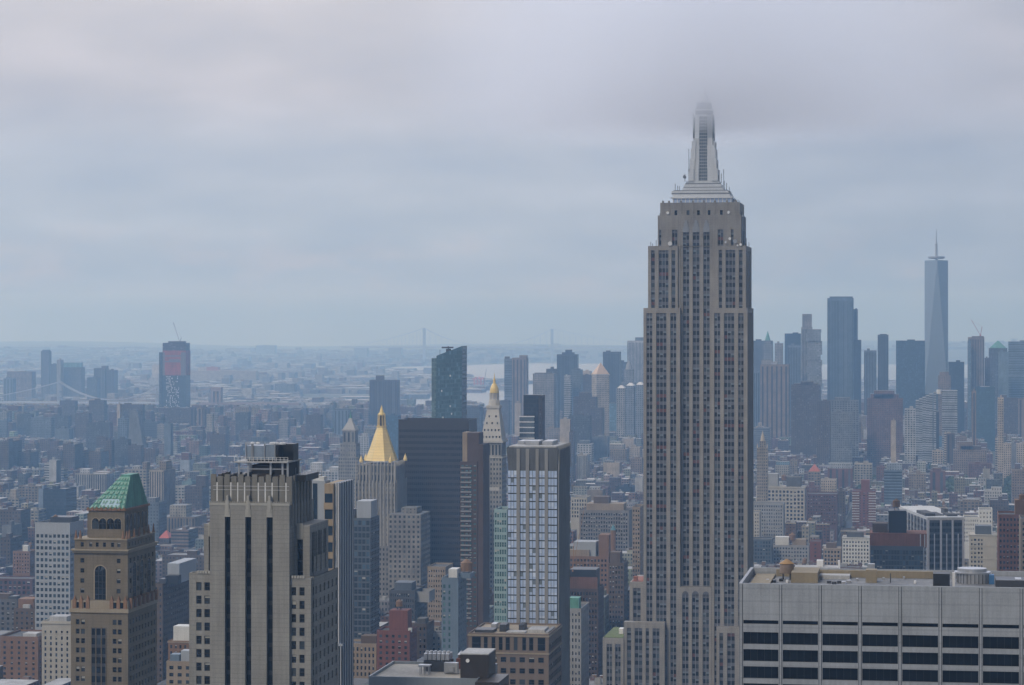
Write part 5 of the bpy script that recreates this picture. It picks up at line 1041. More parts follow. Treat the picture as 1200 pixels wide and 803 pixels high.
for k in range(4):
    j = (k + 1) % 4
    b = MB(); b.tri((*B[k], zb), (*B[j], zb), (*T4[k], zt)); b.build('facet', SG, r)
    b = MB(); b.tri((*B[j], zb), (*T4[j], zt), (*T4[k], zt)); b.build('facet', SG, r)
b = MB(); b.quad(*[(*p, zt) for p in T4]); b.build('roof', PALEROOF, r)
octa(r, 'ring', [(hb * .62, Z(303)), (hb * .72, Z(302)), (hb * .72, Z(300.3))], METAL, cx, cy, 20); octa(r, 'mast', [(3.2, zt), (2.6, Z(287)), (3.4, Z(286.6)), (3.4, Z(285.4)), (1.6, Z(285)), (.5, Z(268))], METAL, cx, cy, 10)
# pink-banded tower under construction on the east side
r, X, Z, W_ = far_root('residential_tower', 'tower under construction with red netting above glass floors', 'tower', 6100, 190, 217, 42)
KEEP.append((6100, 185, 219, 400, 478)); MARKS.append((203, 440, 'the red netted tower under construction'))
fbox(r, 'glass_floors', X(190), X(217.5), 0, 42, 0, Z(440), (.06, .085, .12), 4, 4, (.9, .8, 1)); fbox(r, 'netted_floors', X(190.5), X(217.5), 0, 42, Z(440), Z(411), (.55, .12, .10), 3.5, 4, (.4, .25, 0)); fbox(r, 'bare_floors', X(190.5), X(217), 1, 41, Z(411), Z(402), (.13, .09, .075), 4, 4, (.8, .5, 0)); fbox(r, 'core', X(196), X(214), 8, 30, Z(402), Z(400), (.13, .10, .09), 4, 4, (.5, .5, 0))
fbox(r, 'hoist_tower', X(187), X(190), -4, 8, 0, Z(413), (.08, .09, .11), 3, 4, (.6, .5, 0))
b = MB()
for v in (417, 423.5): b.box(X(190), X(217.8), -.4, 0, Z(v) - 2.5, Z(v) + 1)
b.box(X(198), X(211), -.5, 0, Z(424), Z(421)); b.box(X(211.8), X(217.6), -.45, 0, Z(440), Z(413)); b.box(X(190.4), X(193.2), -.45, 0, Z(440), Z(413)); b.build('floor_bands', plain('slab_grey', (.16, .15, .16), .9), r)
b = MB()
for k in range(22):
    for j in range(11):
        if rng.random() < .36: x = X(194.8) + (X(210) - X(194.8)) * (j + rng.random() * .4) / 11; z = Z(441) - 3.9 * k; b.quad((x, -.3, z - 2.6), (x + 1.5, -.3, z - 2.6), (x + 1.5, -.3, z), (x, -.3, z))
b.build('white_panels', WHITE, r)['kind'] = 'stuff'
def lattice_crane(Y0, u0, v0, u1, v1, um, vm, label, ubase=None, vb=None, col=None):
    f = Fr(Y0); x0 = f.X(u0); z0 = f.Z(u0, v0); c = root('tower_crane', label, 'crane', (x0, Y0 + 12, z0 - 2), 'tower cranes on the skyline'); s = Y0 / FPX; m = col or plain('crane_paint', (.10, .09, .10), .6)
    b = MB(); b.tube((0, 0, 0), (f.X(um) - x0, 0, f.Z(um, vm) - z0 + 2), .30 * s, 5); b.build('crane_tower', m, c)
    b = MB(); b.tube((0, 0, 2), (f.X(u1) - x0, 0, f.Z(u1, v1) - z0 + 2), .22 * s, 5); b.build('jib', m, c)
    b = MB(); b.tube((f.X(um) - x0, 0, f.Z(um, vm) - z0 + 2), (f.X(u1) - x0, 0, f.Z(u1, v1) - z0 + 2), .06 * s, 4); b.build('stay', m, c)
    b = MB(); b.box(-.9 * s, .9 * s, -.6 * s, .6 * s, .2 * s, 1.8 * s); b.build('cab', m, c)
lattice_crane(6100, 209, 401, 201.2, 377.5, 211, 395.5, 'thin dark luffing crane on the red netted tower under construction')
lattice_crane(5500, 1149, 393, 1138.5, 375, 1151, 383, 'red luffing crane on the pink topped tower under construction downtown', col=plain('red_crane_paint', (.35, .10, .08), .6))
lattice_crane(1200, 667, 668, 682, 593, 668.5, 640, 'orange lattice crane leaning up beside the slim pale blue glass tower', col=plain('orange_crane_paint', (.33, .17, .07), .6))
# --- bridges
def cable(b, P, Q, sag, r, n=14):
    pts = [Vector(P).lerp(Vector(Q), k / n) + Vector((0, 0, -4 * sag * (k / n) * (1 - k / n))) for k in range(n + 1)]
    for a, c in zip(pts, pts[1:]): b.tube(a, c, r, 4)
    return pts
def bridge(label, Y0, u_t, v_t, u_l, u_r, v_d, col, stone=False, wide=30, v_b=484, thick=1.6, r=1.1, dy=300):
    """towers u_t seen at depth Y0 (nearer end) and Y0+dy*k; deck from u_l to u_r"""
    f = Fr(Y0); x0 = f.X(u_t[0]); m = masonry(label.split()[0] + '_bridge_metal', col, .8, .15); rt = root('suspension_bridge', label, 'bridge', (x0, Y0, GZ), 'bridges across the water')
    Zl = lambda u, v: f.Z(u, v) - GZ; s = Y0 / FPX; zd = Zl(u_t[0], v_d)
    b = MB(); b.box(f.X(u_l) - x0, f.X(u_r) - x0, 0, wide, zd - thick * s, zd + .4 * s); b.build('deck', m, rt)
    for k, u in enumerate(u_t):
        x = f.X(u) - x0; zt = Zl(u, v_t[k])
        t = MB(); h = (6.0 if stone else 1.3) * s
        if stone:
            for q in (-1, 0, 1): t.box(x + q * h * .8 - h * .22, x + q * h * .8 + h * .22, 4, wide - 4, 0, zt - 5 * s)
            t.box(x - h * 1.05, x + h * 1.05, 3, wide - 3, zt - 5 * s, zt)
        else:
            for y in (2, wide - 6): t.box(x - h, x - h * .3, y, y + 4, 0, zt); t.box(x + h * .3, x + h, y, y + 4, 0, zt)
            for fz in (.25, .55, .95): t.box(x - h, x + h, 2, wide - 2, zd + (zt - zd) * fz - 3, zd + (zt - zd) * fz)
        t.build('tower', m, rt)
    for y in ((4, wide - 4) if stone else (2, wide * .35, wide * .65, wide - 2)):
        xt = [f.X(u) - x0 for u in u_t]; zt = [Zl(u, v) for u, v in zip(u_t, v_t)]
        c = MB(); h = MB()
        ends = [(f.X(u_l) - x0, zd + .5 * s)] + list(zip(xt, zt)) + [(f.X(u_r) - x0, zd + .5 * s)]
        for i, ((xa, za), (xb, zb_)) in enumerate(zip(ends, ends[1:])):
            mid = 0 < i < len(ends) - 2; sg = (min(za, zb_) - zd) * .97 if mid else abs(za - zb_) * .16
            pts = cable(c, (xa, y, za), (xb, y, zb_), sg, r, 22)
            for p in pts[1:-1]:
                if p.z > zd + 2: h.tube(p, (p.x, p.y, zd), r * .28, 3)
        c.build('main_cable', masonry('pale_cable', (.38, .40, .43), .7, .1) if not stone else m, rt); h.build('hangers', m, rt)['kind'] = 'stuff'
    KEEP.append((Y0, u_l, u_r, min(v_t), v_d + 2)); return rt
bridge('blue grey steel suspension bridge with four pale cables at the left', 6900, (68, 183), (447.5, 453), -60, 230, 471.5, (.40, .44, .50), r=.75, v_b=484)
bridge('brown stone suspension bridge with arched towers beyond the red netted tower', 7000, (252.5, 110), (454, 468), 30, 350, 473, (.24, .17, .14), stone=True, r=.8)
bridge('distant pale grey suspension bridge across the harbour mouth', 16800, (496.5, 646.5), (384.5, 385.5), 400, 800, 406.5, (.34, .37, .41), r=1.0, thick=1.6, wide=34)
# --- pyramid/dome topped and other shaped downtown towers
r, X, Z, W_ = far_root('courthouse_tower', 'cream stone tower with a gilded pyramid top and sunlit left face', 'tower', 5000, 699, 713, 30, rot=rad(28))
KEEP.append((5000, 696, 724, 425, 495)); MARKS.append((708, 450, 'the cream gold tipped courthouse tower'))
fbox(r, 'shaft', 0, 27, 0, 27, 0, Z(439), (.62, .54, .42), 3.4, 4, (.4, .45, 0)); b = MB(); b.box(-.8, 27.8, -.8, 27.8, Z(440), Z(438.5)); b.build('cornice', CREAM, r)
b = MB(); b.frustum(0, 27, 0, 27, Z(438.5), 13, 14, 13, 14, Z(425.5)); b.build('pyramid_roof', masonry('cream_gold_roof', (.60, .44, .30), .7, .1), r)
r, X, Z, W_ = far_root('gothic_tower', 'grey gothic tower with a stepped crown beside the white striped tower', 'tower', 5500, 728, 744, 30)
KEEP.append((5500, 727, 745, 424, 460))
fbox(r, 'shaft', X(728), X(744), 0, 30, 0, Z(448), (.33, .33, .33), 3.4, 4, (.4, .5, 0)); fbox(r, 'upper_shaft', X(731), X(741.5), 4, 24, Z(448), Z(433), (.33, .33, .33), 3.4, 4, (.4, .5, 0)); b = MB(); b.cyl(X(736), 14, Z(433), Z(427), 7, 5.4, 8); b.cyl(X(736), 14, Z(427), Z(423), 5, .4, 8); b.build('crown', CONC, r)
r, X, Z, W_ = far_root('civic_tower', 'pale civic block with white colonnaded turrets left of the limestone skyscraper', 'tower', 5000, 722, 753, 40)
KEEP.append((5000, 722, 754, 448, 500)); MARKS.append((735, 460, 'the pale civic block with turrets'))
for a, c, v in ((722.5, 732, 455), (733, 743, 452), (744.5, 754, 451)): fbox(r, 'wing', X(a), X(c), 0, 40, 0, Z(v), (.48, .46, .42) if a < 730 else (.32, .34, .37), 3.6, 4.2, (.45, .55, 0)); b = MB(); b.frustum(X(a) + 1, X(c) - 1, 3, 30, Z(v), X(a) + 6, X(c) - 6, 10, 20, Z(v - 3)); b.build('hip_roof', WHITE, r)
r, X, Z, W_ = far_root('pyramid_topped_tower', 'dark downtown tower with a green pyramid top at the right', 'tower', 6000, 1159, 1180, 40)
KEEP.append((6000, 1158, 1182, 399, 460)); fbox(r, 'wall', X(1159), X(1180.5), 0, 40, 0, Z(408), (.12, .12, .13), 3.4, 4, (.5, .5, 0)); b = MB(); b.frustum(X(1160), X(1179.5), 2, 38, Z(408), X(1169), X(1170.5), 18, 21, Z(399.5)); b.build('pyramid_roof', COPPER, r)
r, X, Z, W_ = far_root('spired_tower', 'slim grey tower with a green gothic spire right of the limestone skyscraper', 'tower', 5900, 893, 905, 26)
KEEP.append((5900, 893, 905, 388, 420)); fbox(r, 'wall', X(894), X(905), 0, 24, 0, Z(404), (.30, .30, .30), 3.4, 4, (.4, .5, 0)); fbox(r, 'upper_wall', X(896), X(903), 4, 18, Z(404), Z(399), (.30, .30, .30), 3.4, 4, (.4, .5, 0)); b = MB(); b.cyl(X(899.3), 11, Z(399), Z(388), 6.5, .3, 8); b.build('spire', COPPER, r)
# tall stacked-block tower, terraced white block, spire church etc
r, X, Z, W_ = far_root('stacked_tower', 'pale glass tower of irregular stacked blocks downtown', 'tower', 5100, 944, 963, 30)
KEEP.append((5100, 943, 964, 385, 450))
zz_ = Z(386); k = 0
while zz_ > Z(470):
    hgt = rng.uniform(5, 14); a = rng.uniform(-2.2, 1.5); c = rng.uniform(-1.5, 2.2); fbox(r, 'stacked_block', X(945.5) + a, X(961.5) + c, a, 28 + c, max(0, zz_ - hgt) , zz_ - .05, (.33, .36, .40), 5, 3.8, (.8, .6, 1)); zz_ -= hgt; k += 1
fbox(r, 'base_block', X(945), X(962), 0, 28, 0, max(.5, zz_), (.3, .33, .36), 5, 3.8, (.8, .6, 1))
r, X, Z, W_ = far_root('terraced_block', 'white terraced office block stepping down to the left with a round tank', 'office block', 4500, 1073, 1122, 50)
KEEP.append((4500, 1073, 1122, 456, 485))
for k, (a, v) in enumerate(((1073, 470), (1077, 468), (1081, 466), (1085, 464), (1089, 462), (1094, 460), (1104, 458))): fbox(r, 'terrace', X(a), X(1077 + 4 * k if k < 6 else 1122) if k < 6 else X(1122), 0, 50, 0, Z(v), (.50, .52, .54), 60, 3.9, (1, .42, 0))
b = MB(); b.cyl(X(1100.5), 16, Z(462), Z(457), 4.4, 4.4, 16); b.build('round_tank', WHITE, r)
r, X, Z, W_ = far_root('spired_tower', 'small cream tower with a stepped spire beside the limestone skyscraper', 'tower', 2900, 887, 899, 16)
KEEP.append((2900, 885, 901, 505, 550)); MARKS.append((893, 520, 'the small cream spire'))
CR = (.46, .40, .32)
fbox(r, 'shaft', X(887), X(899.5), 0, 12, 0, Z(525), CR, 2.4, 3.6, (.4, .5, 0)); fbox(r, 'upper_shaft', X(890), X(897), 2, 9, Z(525), Z(517), CR, 2, 3, (.4, .6, 0)); b = MB(); b.cyl(X(893.4), 5.5, Z(517), Z(511), 2.6, 1.8, 8); b.cyl(X(893.4), 5.5, Z(511), Z(505), 1.6, .1, 8); b.build('spire', masonry('cream_terracotta', CR, .85, .12), r)
for u in (887.6, 899): octa(r, 'pinnacle', [(.8, Z(525)), (.7, Z(523)), (.05, Z(519))], MATS['cream_terracotta'], X(u), 1)
r, X, Z, W_ = far_root('slab_tower', 'blue grey blank slab tower with a sloping right edge', 'tower', 4300, 150, 167, 20)
KEEP.append((4300, 149, 169, 480, 525)); b = MB(); c_ = (.26, .28, .31)
b.quad((X(150), 0, 0), (X(168), 0, 0), (X(168), 0, Z(524)), (X(150), 0, Z(524)), 0, None, c_); b.quad((X(150), 0, Z(524)), (X(168), 0, Z(524)), (X(161), 0, Z(482)), (X(152), 0, Z(482)), 0, None, c_)
b.quad((X(168), 0, Z(524)), (X(168), 20, Z(524)), (X(161), 20, Z(482)), (X(161), 0, Z(482)), 0, None, c_); b.quad((X(168), 0, 0), (X(168), 20, 0), (X(168), 20, Z(524)), (X(168), 0, Z(524)), 0, None, c_)
b.quad((X(152), 0, Z(482)), (X(161), 0, Z(482)), (X(161), 20, Z(482)), (X(152), 20, Z(482)), 0, None, c_); b.quad((X(168), 20, 0), (X(150), 20, 0), (X(150), 20, Z(524)), (X(168), 20, Z(524)), 0, None, c_); b.quad((X(168), 20, Z(524)), (X(150), 20, Z(524)), (X(152), 20, Z(482)), (X(161), 20, Z(482)), 0, None, c_); b.quad((X(150), 20, 0), (X(150), 0, 0), (X(152), 0, Z(482)), (X(152), 20, Z(482)), 0, None, c_)
b.build('wall', [FACADE], r); fbox(r, 'lift_head', X(154), X(159), 4, 14, Z(482), Z(480), c_, 3, 3, (0, 0, 0))
# ================================================================ hand-placed buildings of the middle and far distance
STY = {'p': (3.2, 3.6, (.45, .5, 0)), 'r': (60, 3.8, (1, .45, 0)), 'v': (3.4, 500, (.5, .97, 0)), 'g': (2.4, 3.8, (.9, .78, 1)), 'b': (5, 5, (0, 0, 0)), 'q': (4.6, 3.8, (.62, .55, 0)), 'w': (8, 4, (.8, .6, 0)), 's': (9, 500, (.35, .97, 0))}
RED = (.23, .095, .06); BRN = (.15, .105, .072); TNC = (.36, .285, .20); CRM = (.50, .46, .38); LST = (.40, .37, .33); GRY = (.27, .275, .285); WHT = (.64, .64, .63); DGR = (.11, .115, .125); GLB = (.07, .12, .17); GLD = (.03, .042, .06); ORN = (.30, .14, .085); MAU = (.135, .095, .072); BGR = (.20, .24, .29); PNK = (.34, .25, .18); SUN = (.66, .56, .43)  # SUN: cream with sunlight painted in for the lit ends, plain cream elsewhere
CATS = {'T': ('tower_block', 'tower block'), 'O': ('office_tower', 'office tower'), 'A': ('apartment_block', 'apartment block'), 'L': ('loft_building', 'loft building'), 'G': ('glass_tower', 'glass tower')}
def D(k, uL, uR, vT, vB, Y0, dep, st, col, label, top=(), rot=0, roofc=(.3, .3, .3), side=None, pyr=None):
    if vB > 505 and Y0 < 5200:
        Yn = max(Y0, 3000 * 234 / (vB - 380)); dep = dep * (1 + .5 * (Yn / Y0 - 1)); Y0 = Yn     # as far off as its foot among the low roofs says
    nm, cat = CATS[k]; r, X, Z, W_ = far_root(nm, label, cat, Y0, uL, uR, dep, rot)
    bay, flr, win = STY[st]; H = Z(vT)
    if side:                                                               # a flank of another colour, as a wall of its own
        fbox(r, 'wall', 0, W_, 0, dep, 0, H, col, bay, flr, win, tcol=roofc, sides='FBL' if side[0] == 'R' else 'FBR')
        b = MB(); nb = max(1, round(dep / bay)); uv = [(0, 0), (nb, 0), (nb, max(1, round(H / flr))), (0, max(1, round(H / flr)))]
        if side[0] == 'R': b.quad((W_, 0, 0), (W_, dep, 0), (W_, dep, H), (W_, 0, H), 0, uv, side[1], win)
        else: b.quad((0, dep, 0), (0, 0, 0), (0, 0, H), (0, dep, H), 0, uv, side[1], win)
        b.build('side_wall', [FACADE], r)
    else: fbox(r, 'wall', 0, W_, 0, dep, 0, H, col, bay, flr, win, tcol=roofc)
    b = MB(); t = .5
    for (a0, a1, c0, c1) in ((0, W_, 0, t), (0, W_, dep - t, dep), (0, t, t, dep - t), (W_ - t, W_, t, dep - t)): b.box(a0, a1, c0, c1, H + .01, H + 1.1, bottom=False, col=tuple(x * .92 for x in col))
    b.build('parapet', [FACADE], r)
    for q in top:
        a, c, v, c2 = q[:4]; nm2 = q[4] if len(q) > 4 else 'bulkhead'; fbox(r, nm2, X(a), X(c), dep * .2, dep * .7, H + .02, Z(v), c2, 3.2, 3.6, (.3, .4, 0), tcol=roofc)
    if pyr: b = MB(); b.frustum(.3, W_ - .3, .3, dep - .3, H + 1.1, W_ * .48, W_ * .52, dep * .48, dep * .52, Z(pyr[0])); b.build('pyramid_roof', pyr[1], r)
    if not top and not pyr and dep > 12:
        a = rng.uniform(.15, .5) * W_; fbox(r, 'bulkhead', a, a + rng.uniform(.2, .35) * W_, dep * .3, dep * .6, H + .02, H + rng.uniform(3, 5.5), tuple(x * .9 for x in col), 3, 3, (0, 0, 0))
    KEEP.append((Y0, uL, uR, vT, vB)); return r
# far left across the river
D('O', 48, 57.5, 412, 470, 8500, 25, 'p', MAU, 'slim brown tower standing tallest beyond the left suspension bridge', [(49, 57, 410, DGR)])
D('O', 67, 95, 431, 470, 8200, 40, 'p', MAU, 'dark block with a pale green mansard roof beyond the left bridge', [(71, 94, 425, (.22, .45, .42), 'mansard_roof')])
D('T', 66.5, 71, 422, 470, 8150, 30, 'p', CRM, 'narrow sunlit cream tower against the green mansard block')
D('A', 8, 37, 436, 470, 8000, 40, 'q', PNK, 'broad pinkish block beyond the left bridge cables')
D('A', 110, 123, 432, 470, 7800, 40, 'v', BRN, 'paired brown striped tower beyond the left bridge', [(118, 124, 429, BRN)])
D('A', 124.5, 134, 434, 470, 7800, 36, 'v', MAU, 'second paired brown striped tower beyond the left bridge')
D('A', 102, 114, 443, 470, 7700, 30, 'p', DGR, 'dark block leaning on the paired striped towers')
D('A', 4, 15, 444, 475, 7600, 30, 's', BGR, 'blue grey tower at the far left edge before the bridge deck')
D('A', 59, 66, 427, 470, 8400, 30, 'p', DGR, 'dark tower beside the slim tallest brown tower across the river')
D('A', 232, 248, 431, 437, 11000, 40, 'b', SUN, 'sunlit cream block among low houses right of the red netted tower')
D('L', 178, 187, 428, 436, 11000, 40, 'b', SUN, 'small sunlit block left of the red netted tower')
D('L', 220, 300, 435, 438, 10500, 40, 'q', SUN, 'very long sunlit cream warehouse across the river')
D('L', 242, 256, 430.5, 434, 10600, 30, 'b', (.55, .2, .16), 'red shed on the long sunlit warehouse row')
D('L', 352, 432, 461, 465, 9300, 60, 'b', SUN, 'long pale pier shed on the far shore')
D('L', 322, 345, 450, 462, 8800, 40, 'q', GRY, 'grey gridded office block on the far shore')
D('L', 327, 377, 476, 478.5, 7600, 24, 'b', (.45, .58, .70), 'long pale blue roofed pier building')
D('L', 384, 392, 443, 449, 11500, 40, 'b', CRM, 'cream block on the low far shore left of the dark brown slab')
D('L', 426, 438, 443, 448, 11200, 40, 'b', CRM, 'cream shed against the dark brown slab')
D('A', 415, 430, 407, 416, 17500, 60, 'b', GRY, 'faint grey tower pair on the far horizon'); D('A', 455, 470, 408, 416, 17500, 60, 'b', GRY, 'faint grey block on the far horizon near the distant bridge')
D('A', 300, 322, 405, 412, 18500, 60, 'b', GRY, 'faint wide block on the far horizon in the left middle')
# lower Manhattan east side slabs
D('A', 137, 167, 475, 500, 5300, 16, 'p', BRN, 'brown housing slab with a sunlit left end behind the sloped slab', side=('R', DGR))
D('A', 137, 140.5, 474.5, 500, 5270, 14, 'b', SUN, 'sunlit end wall of the brown housing slab')  # the brown slab's lit left end, its sunlight put into the colour
D('A', 195, 222, 479, 497, 5500, 18, 'p', MAU, 'wide brown housing slab under the red netted tower')
for k, u in enumerate((222, 231, 238)): D('A', u, u + 6, 478 + k * .6, 500, 5300, 14, 's', PNK if k % 2 else MAU, ('first', 'second', 'third')[k] + ' striped housing tower from the wide brown housing slab')
D('A', 242, 249, 486, 500, 5000, 12, 'p', CRM, 'cream sunlit housing tower right of the striped housing towers')
D('O', 138, 149, 491, 520, 4600, 24, 'q', BGR, 'blue grey gridded block left of the sloped slab tower')
D('O', 165, 185, 495, 514, 4500, 20, 'r', DGR, 'dark wide block right of the sloped slab tower')
D('T', 192.5, 200, 497, 535, 4000, 14, 'b', BGR, 'slim blank blue grey slab tower', side=('R', DGR))
D('A', 184, 192, 498, 516, 4700, 18, 'p', LST, 'pale grey block left of the slim blank slab tower')
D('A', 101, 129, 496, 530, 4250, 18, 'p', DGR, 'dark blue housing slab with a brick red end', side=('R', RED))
D('A', 113, 124, 513, 536, 3950, 14, 'p', MAU, 'low mauve block before the dark blue housing slab')
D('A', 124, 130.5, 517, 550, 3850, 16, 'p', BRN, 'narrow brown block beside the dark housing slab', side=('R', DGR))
D('A', 131, 150, 516, 548, 3800, 16, 'p', DGR, 'plain dark housing slab before the sloped slab tower')
D('A', 150, 165, 523, 548, 3750, 16, 'p', MAU, 'dark brown housing slab with a pale roof edge', roofc=(.5, .5, .5))
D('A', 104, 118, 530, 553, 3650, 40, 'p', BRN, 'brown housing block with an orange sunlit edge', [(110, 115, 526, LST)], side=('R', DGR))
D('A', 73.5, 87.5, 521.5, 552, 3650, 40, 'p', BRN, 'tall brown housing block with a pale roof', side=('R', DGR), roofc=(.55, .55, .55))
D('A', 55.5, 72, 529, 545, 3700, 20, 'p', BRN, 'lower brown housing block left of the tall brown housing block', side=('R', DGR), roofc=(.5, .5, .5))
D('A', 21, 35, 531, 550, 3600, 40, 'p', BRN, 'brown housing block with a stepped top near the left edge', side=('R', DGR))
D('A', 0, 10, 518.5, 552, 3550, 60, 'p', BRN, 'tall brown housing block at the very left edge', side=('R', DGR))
D('T', 0, 8, 493, 515, 4600, 30, 'p', BGR, 'blue grey tower block at the very left edge')
D('T', 20, 36, 486, 512, 4900, 20, 'p', DGR, 'dark tower block under the left end of the bridge deck')
D('T', 36, 60, 490, 515, 4800, 20, 'p', BGR, 'wide blue grey slab under the bridge deck')
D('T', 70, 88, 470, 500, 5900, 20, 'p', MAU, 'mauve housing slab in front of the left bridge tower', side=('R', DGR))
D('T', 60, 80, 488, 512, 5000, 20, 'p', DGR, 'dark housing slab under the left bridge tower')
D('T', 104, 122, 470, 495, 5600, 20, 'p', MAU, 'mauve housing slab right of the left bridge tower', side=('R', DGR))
D('T', 88, 104, 485, 500, 5100, 20, 'p', BRN, 'brown housing slab under the middle of the left bridge')
D('L', 64, 81, 503, 517, 4600, 26, 'b', BGR, 'small pale blue block among the dark slabs at the left')
D('L', 91, 101, 499, 515, 4700, 20, 'b', (.04, .12, .30), 'block wrapped in bright blue netting at the left')
D('A', 52, 57.5, 544, 566, 2950, 16, 'r', WHT, 'white balconied apartment block left wing')
D('A', 57.6, 66, 540, 568, 2940, 18, 'b', WHT, 'white balconied apartment block with a blank centre', side=('R', DGR))
D('A', 67, 74.5, 550, 566, 2960, 18, 'r', LST, 'grey balconied wing right of the white apartment block')
D('L', 88, 124.5, 556, 575, 2700, 30, 'v', CRM, 'long cream hall with tall windows behind the green pyramid roof', [(92, 103, 550, WHT)], roofc=(.6, .6, .6))
D('A', 22, 48, 570, 590, 2550, 30, 'q', TNC, 'wide tan apartment block near the left edge', roofc=(.6, .58, .55))
D('L', 9, 22, 585, 600, 2300, 24, 'q', CRM, 'pale cream block with a tan rooftop box at the left edge', [(10, 17, 574, SUN)])
D('G', 50.5, 77, 574, 615, 1750, 30, 'g', GLD, 'dark glass block with a pale blue sunlit flank left of the white gridded tower', side=('R', GLD))
D('G', 45, 50.3, 574, 615, 1750, 26, 'b', (.30, .38, .50), 'lit left side of the dark glass block, painted pale blue')  # left side of the glass block, its light put into the colour
D('L', 80, 92, 571, 585, 2250, 24, 'b', WHT, 'white painted hall behind the green pyramid roof')
D('L', 91, 104, 586, 600, 2000, 24, 'q', LST, 'grey stepped block peeping left of the green pyramid roof')
D('A', 0, 24, 599, 640, 1600, 24, 'p', BRN, 'dark brown apartment block at the left edge', side=('R', DGR))
D('L', 26.5, 45, 598.5, 618, 1700, 20, 'q', CRM, 'cream loft with white roof behind the white gridded tower', roofc=(.65, .65, .65))
D('A', 0, 12, 632, 676, 1400, 24, 'p', MAU, 'tall dark brown brick block at the left edge', side=('R', DGR))
D('A', 2, 13, 617, 650, 1500, 24, 'b', GRY, 'grey block at the left edge above the dark brick block')
D('L', 0, 38, 666, 680, 1250, 20, 'b', GRY, 'long low grey roofed building at the left edge', [(26, 37, 662, SUN)])
D('L', 25, 41, 706, 727, 1080, 18, 'p', RED, 'dark red brick loft left of the white gridded tower base')
D('A', 146, 171.5, 551, 596, 2600, 30, 'q', CRM, 'cream apartment tower with a domed tank house behind the green pyramid', [(165, 170, 542, TNC), (153, 162, 546.5, WHT)])
D('A', 175, 191.5, 552, 600, 2400, 46, 'v', SUN, 'beige tower with dark window columns and a tall brick bulkhead', [(184, 191.5, 541, TNC)], side=('R', TNC))
D('A', 205, 216, 571, 592, 2250, 20, 'q', WHT, 'white classical block with arcaded top left of the art deco tower', [(207.5, 216, 570, WHT)])
D('A', 217, 237, 570.5, 600, 2200, 26, 'p', MAU, 'mauve brown apartment block left of the art deco tower', [(228, 239, 558, MAU)])
D('L', 211, 222, 540, 553, 3000, 26, 'b', (.50, .56, .63), 'pale blue white block in the low rise quarter', [(211, 220, 531, RED)])
D('L', 213, 225, 565, 572, 2500, 20, 'b', (.28, .42, .42), 'small green roofed pavilion among low houses')
D('L', 183, 228, 607, 632, 1500, 34, 'v', TNC, 'tan club building with a tall arcade and temple-like attic', [(196, 215, 593, CRM, 'temple_attic')])
D('A', 200.5, 221, 622, 645, 1450, 30, 'r', (.34, .26, .22), 'white banded brick apartment block below the arcaded club', side=('R', DGR), roofc=(.6, .62, .64))
D('L', 185, 198, 632, 640, 1440, 16, 'p', MAU, 'small block with a bright coral pyramid roof', pyr=(622.5, plain('coral_roof', (.62, .16, .11), .8)))
D('T', 158, 186, 590, 640, 1350, 20, 'p', BGR, 'blue grey block close behind the green pyramid roofed tower', [(170, 180, 584, GRY)])
D('L', 190, 245, 652, 690, 1180, 22, 'p', BRN, 'long brown loft roofline between the two front towers')
# centre carpet
D('L', 355, 418, 553, 575, 2550, 40, 'q', WHT, 'long white department block with many roof huts below the temple topped tower', [(362, 376, 543, WHT), (384, 398, 548, WHT), (404, 416, 547, WHT)], roofc=(.7, .7, .7))
D('L', 400, 415, 560, 605, 2200, 20, 'q', LST, 'grey gridded loft left of the gold pyramid tower')
D('L', 420, 432, 512, 535, 2950, 24, 'q', WHT, 'small white columned block between the temple tower and gold pyramid', [(423, 430, 508, WHT)])
D('A', 433, 466.5, 446, 500, 5600, 20, 'v', MAU, 'dark brown slab tower with a square top box before the bay', [(440, 449, 440, MAU)])
D('O', 448, 466, 488, 540, 3500, 26, 'g', (.07, .15, .25), 'blue glass block peeping right of the gold spire')
D('A', 391, 408, 481, 510, 4800, 24, 's', BGR, 'pale blue grey slab behind the temple topped tower', [(391, 415, 479, DGR)])
D('A', 358, 376, 487, 500, 5000, 20, 'p', MAU, 'low mauve housing block in the left middle distance')
D('A', 327, 337, 492, 515, 4200, 14, 'p', LST, 'grey housing block above the art deco tower plant')
D('A', 276, 291, 484, 502, 5000, 20, 'p', DGR, 'dark housing block left of the art deco tower plant', [(272, 278, 483, SUN)])
D('A', 246, 264, 510, 535, 4000, 20, 'p', BRN, 'brown block with dark windows left of the art deco tower plant')
D('L', 380, 396, 545, 552, 2900, 26, 'b', GRY, 'plain grey shed roof left of the temple topped tower')
D('O', 591, 600, 421, 510, 5500, 24, 'r', BGR, 'blue banded half of the tall striped tower behind the campanile', [(591, 596, 418, MAU)])
D('O', 600.1, 617, 420, 510, 5480, 28, 's', PNK, 'tall pinkish striped tower right of the campanile', [(608, 617, 416.5, PNK)])
D('L', 603, 610, 473, 490, 4800, 14, 'b', SUN, 'small sunlit cream tower between the campanile and black glass tower', [(605, 608, 470, SUN)])
D('L', 541, 563, 478, 500, 4700, 26, 'p', DGR, 'dark low block beside the campanile shaft', [(552, 560, 476, BRN)])
D('L', 586, 596, 470, 510, 4600, 20, 'p', BRN, 'brown block right behind the gold cupola tower')
D('O', 624.5, 649, 438.5, 500, 5000, 30, 'p', LST, 'broad pale stone telephone tower right of the slim black glass tower', [(626, 645, 437, MAU)], side=('R', GRY))
D('O', 640, 654, 433, 470, 5300, 24, 'p', DGR, 'dark block stepping up behind the pale telephone tower')
D('O', 652.5, 676, 416, 470, 5650, 30, 'v', DGR, 'broad dark tower with a narrow square crown', [(662, 669, 410, DGR), (658, 672, 413, DGR)])
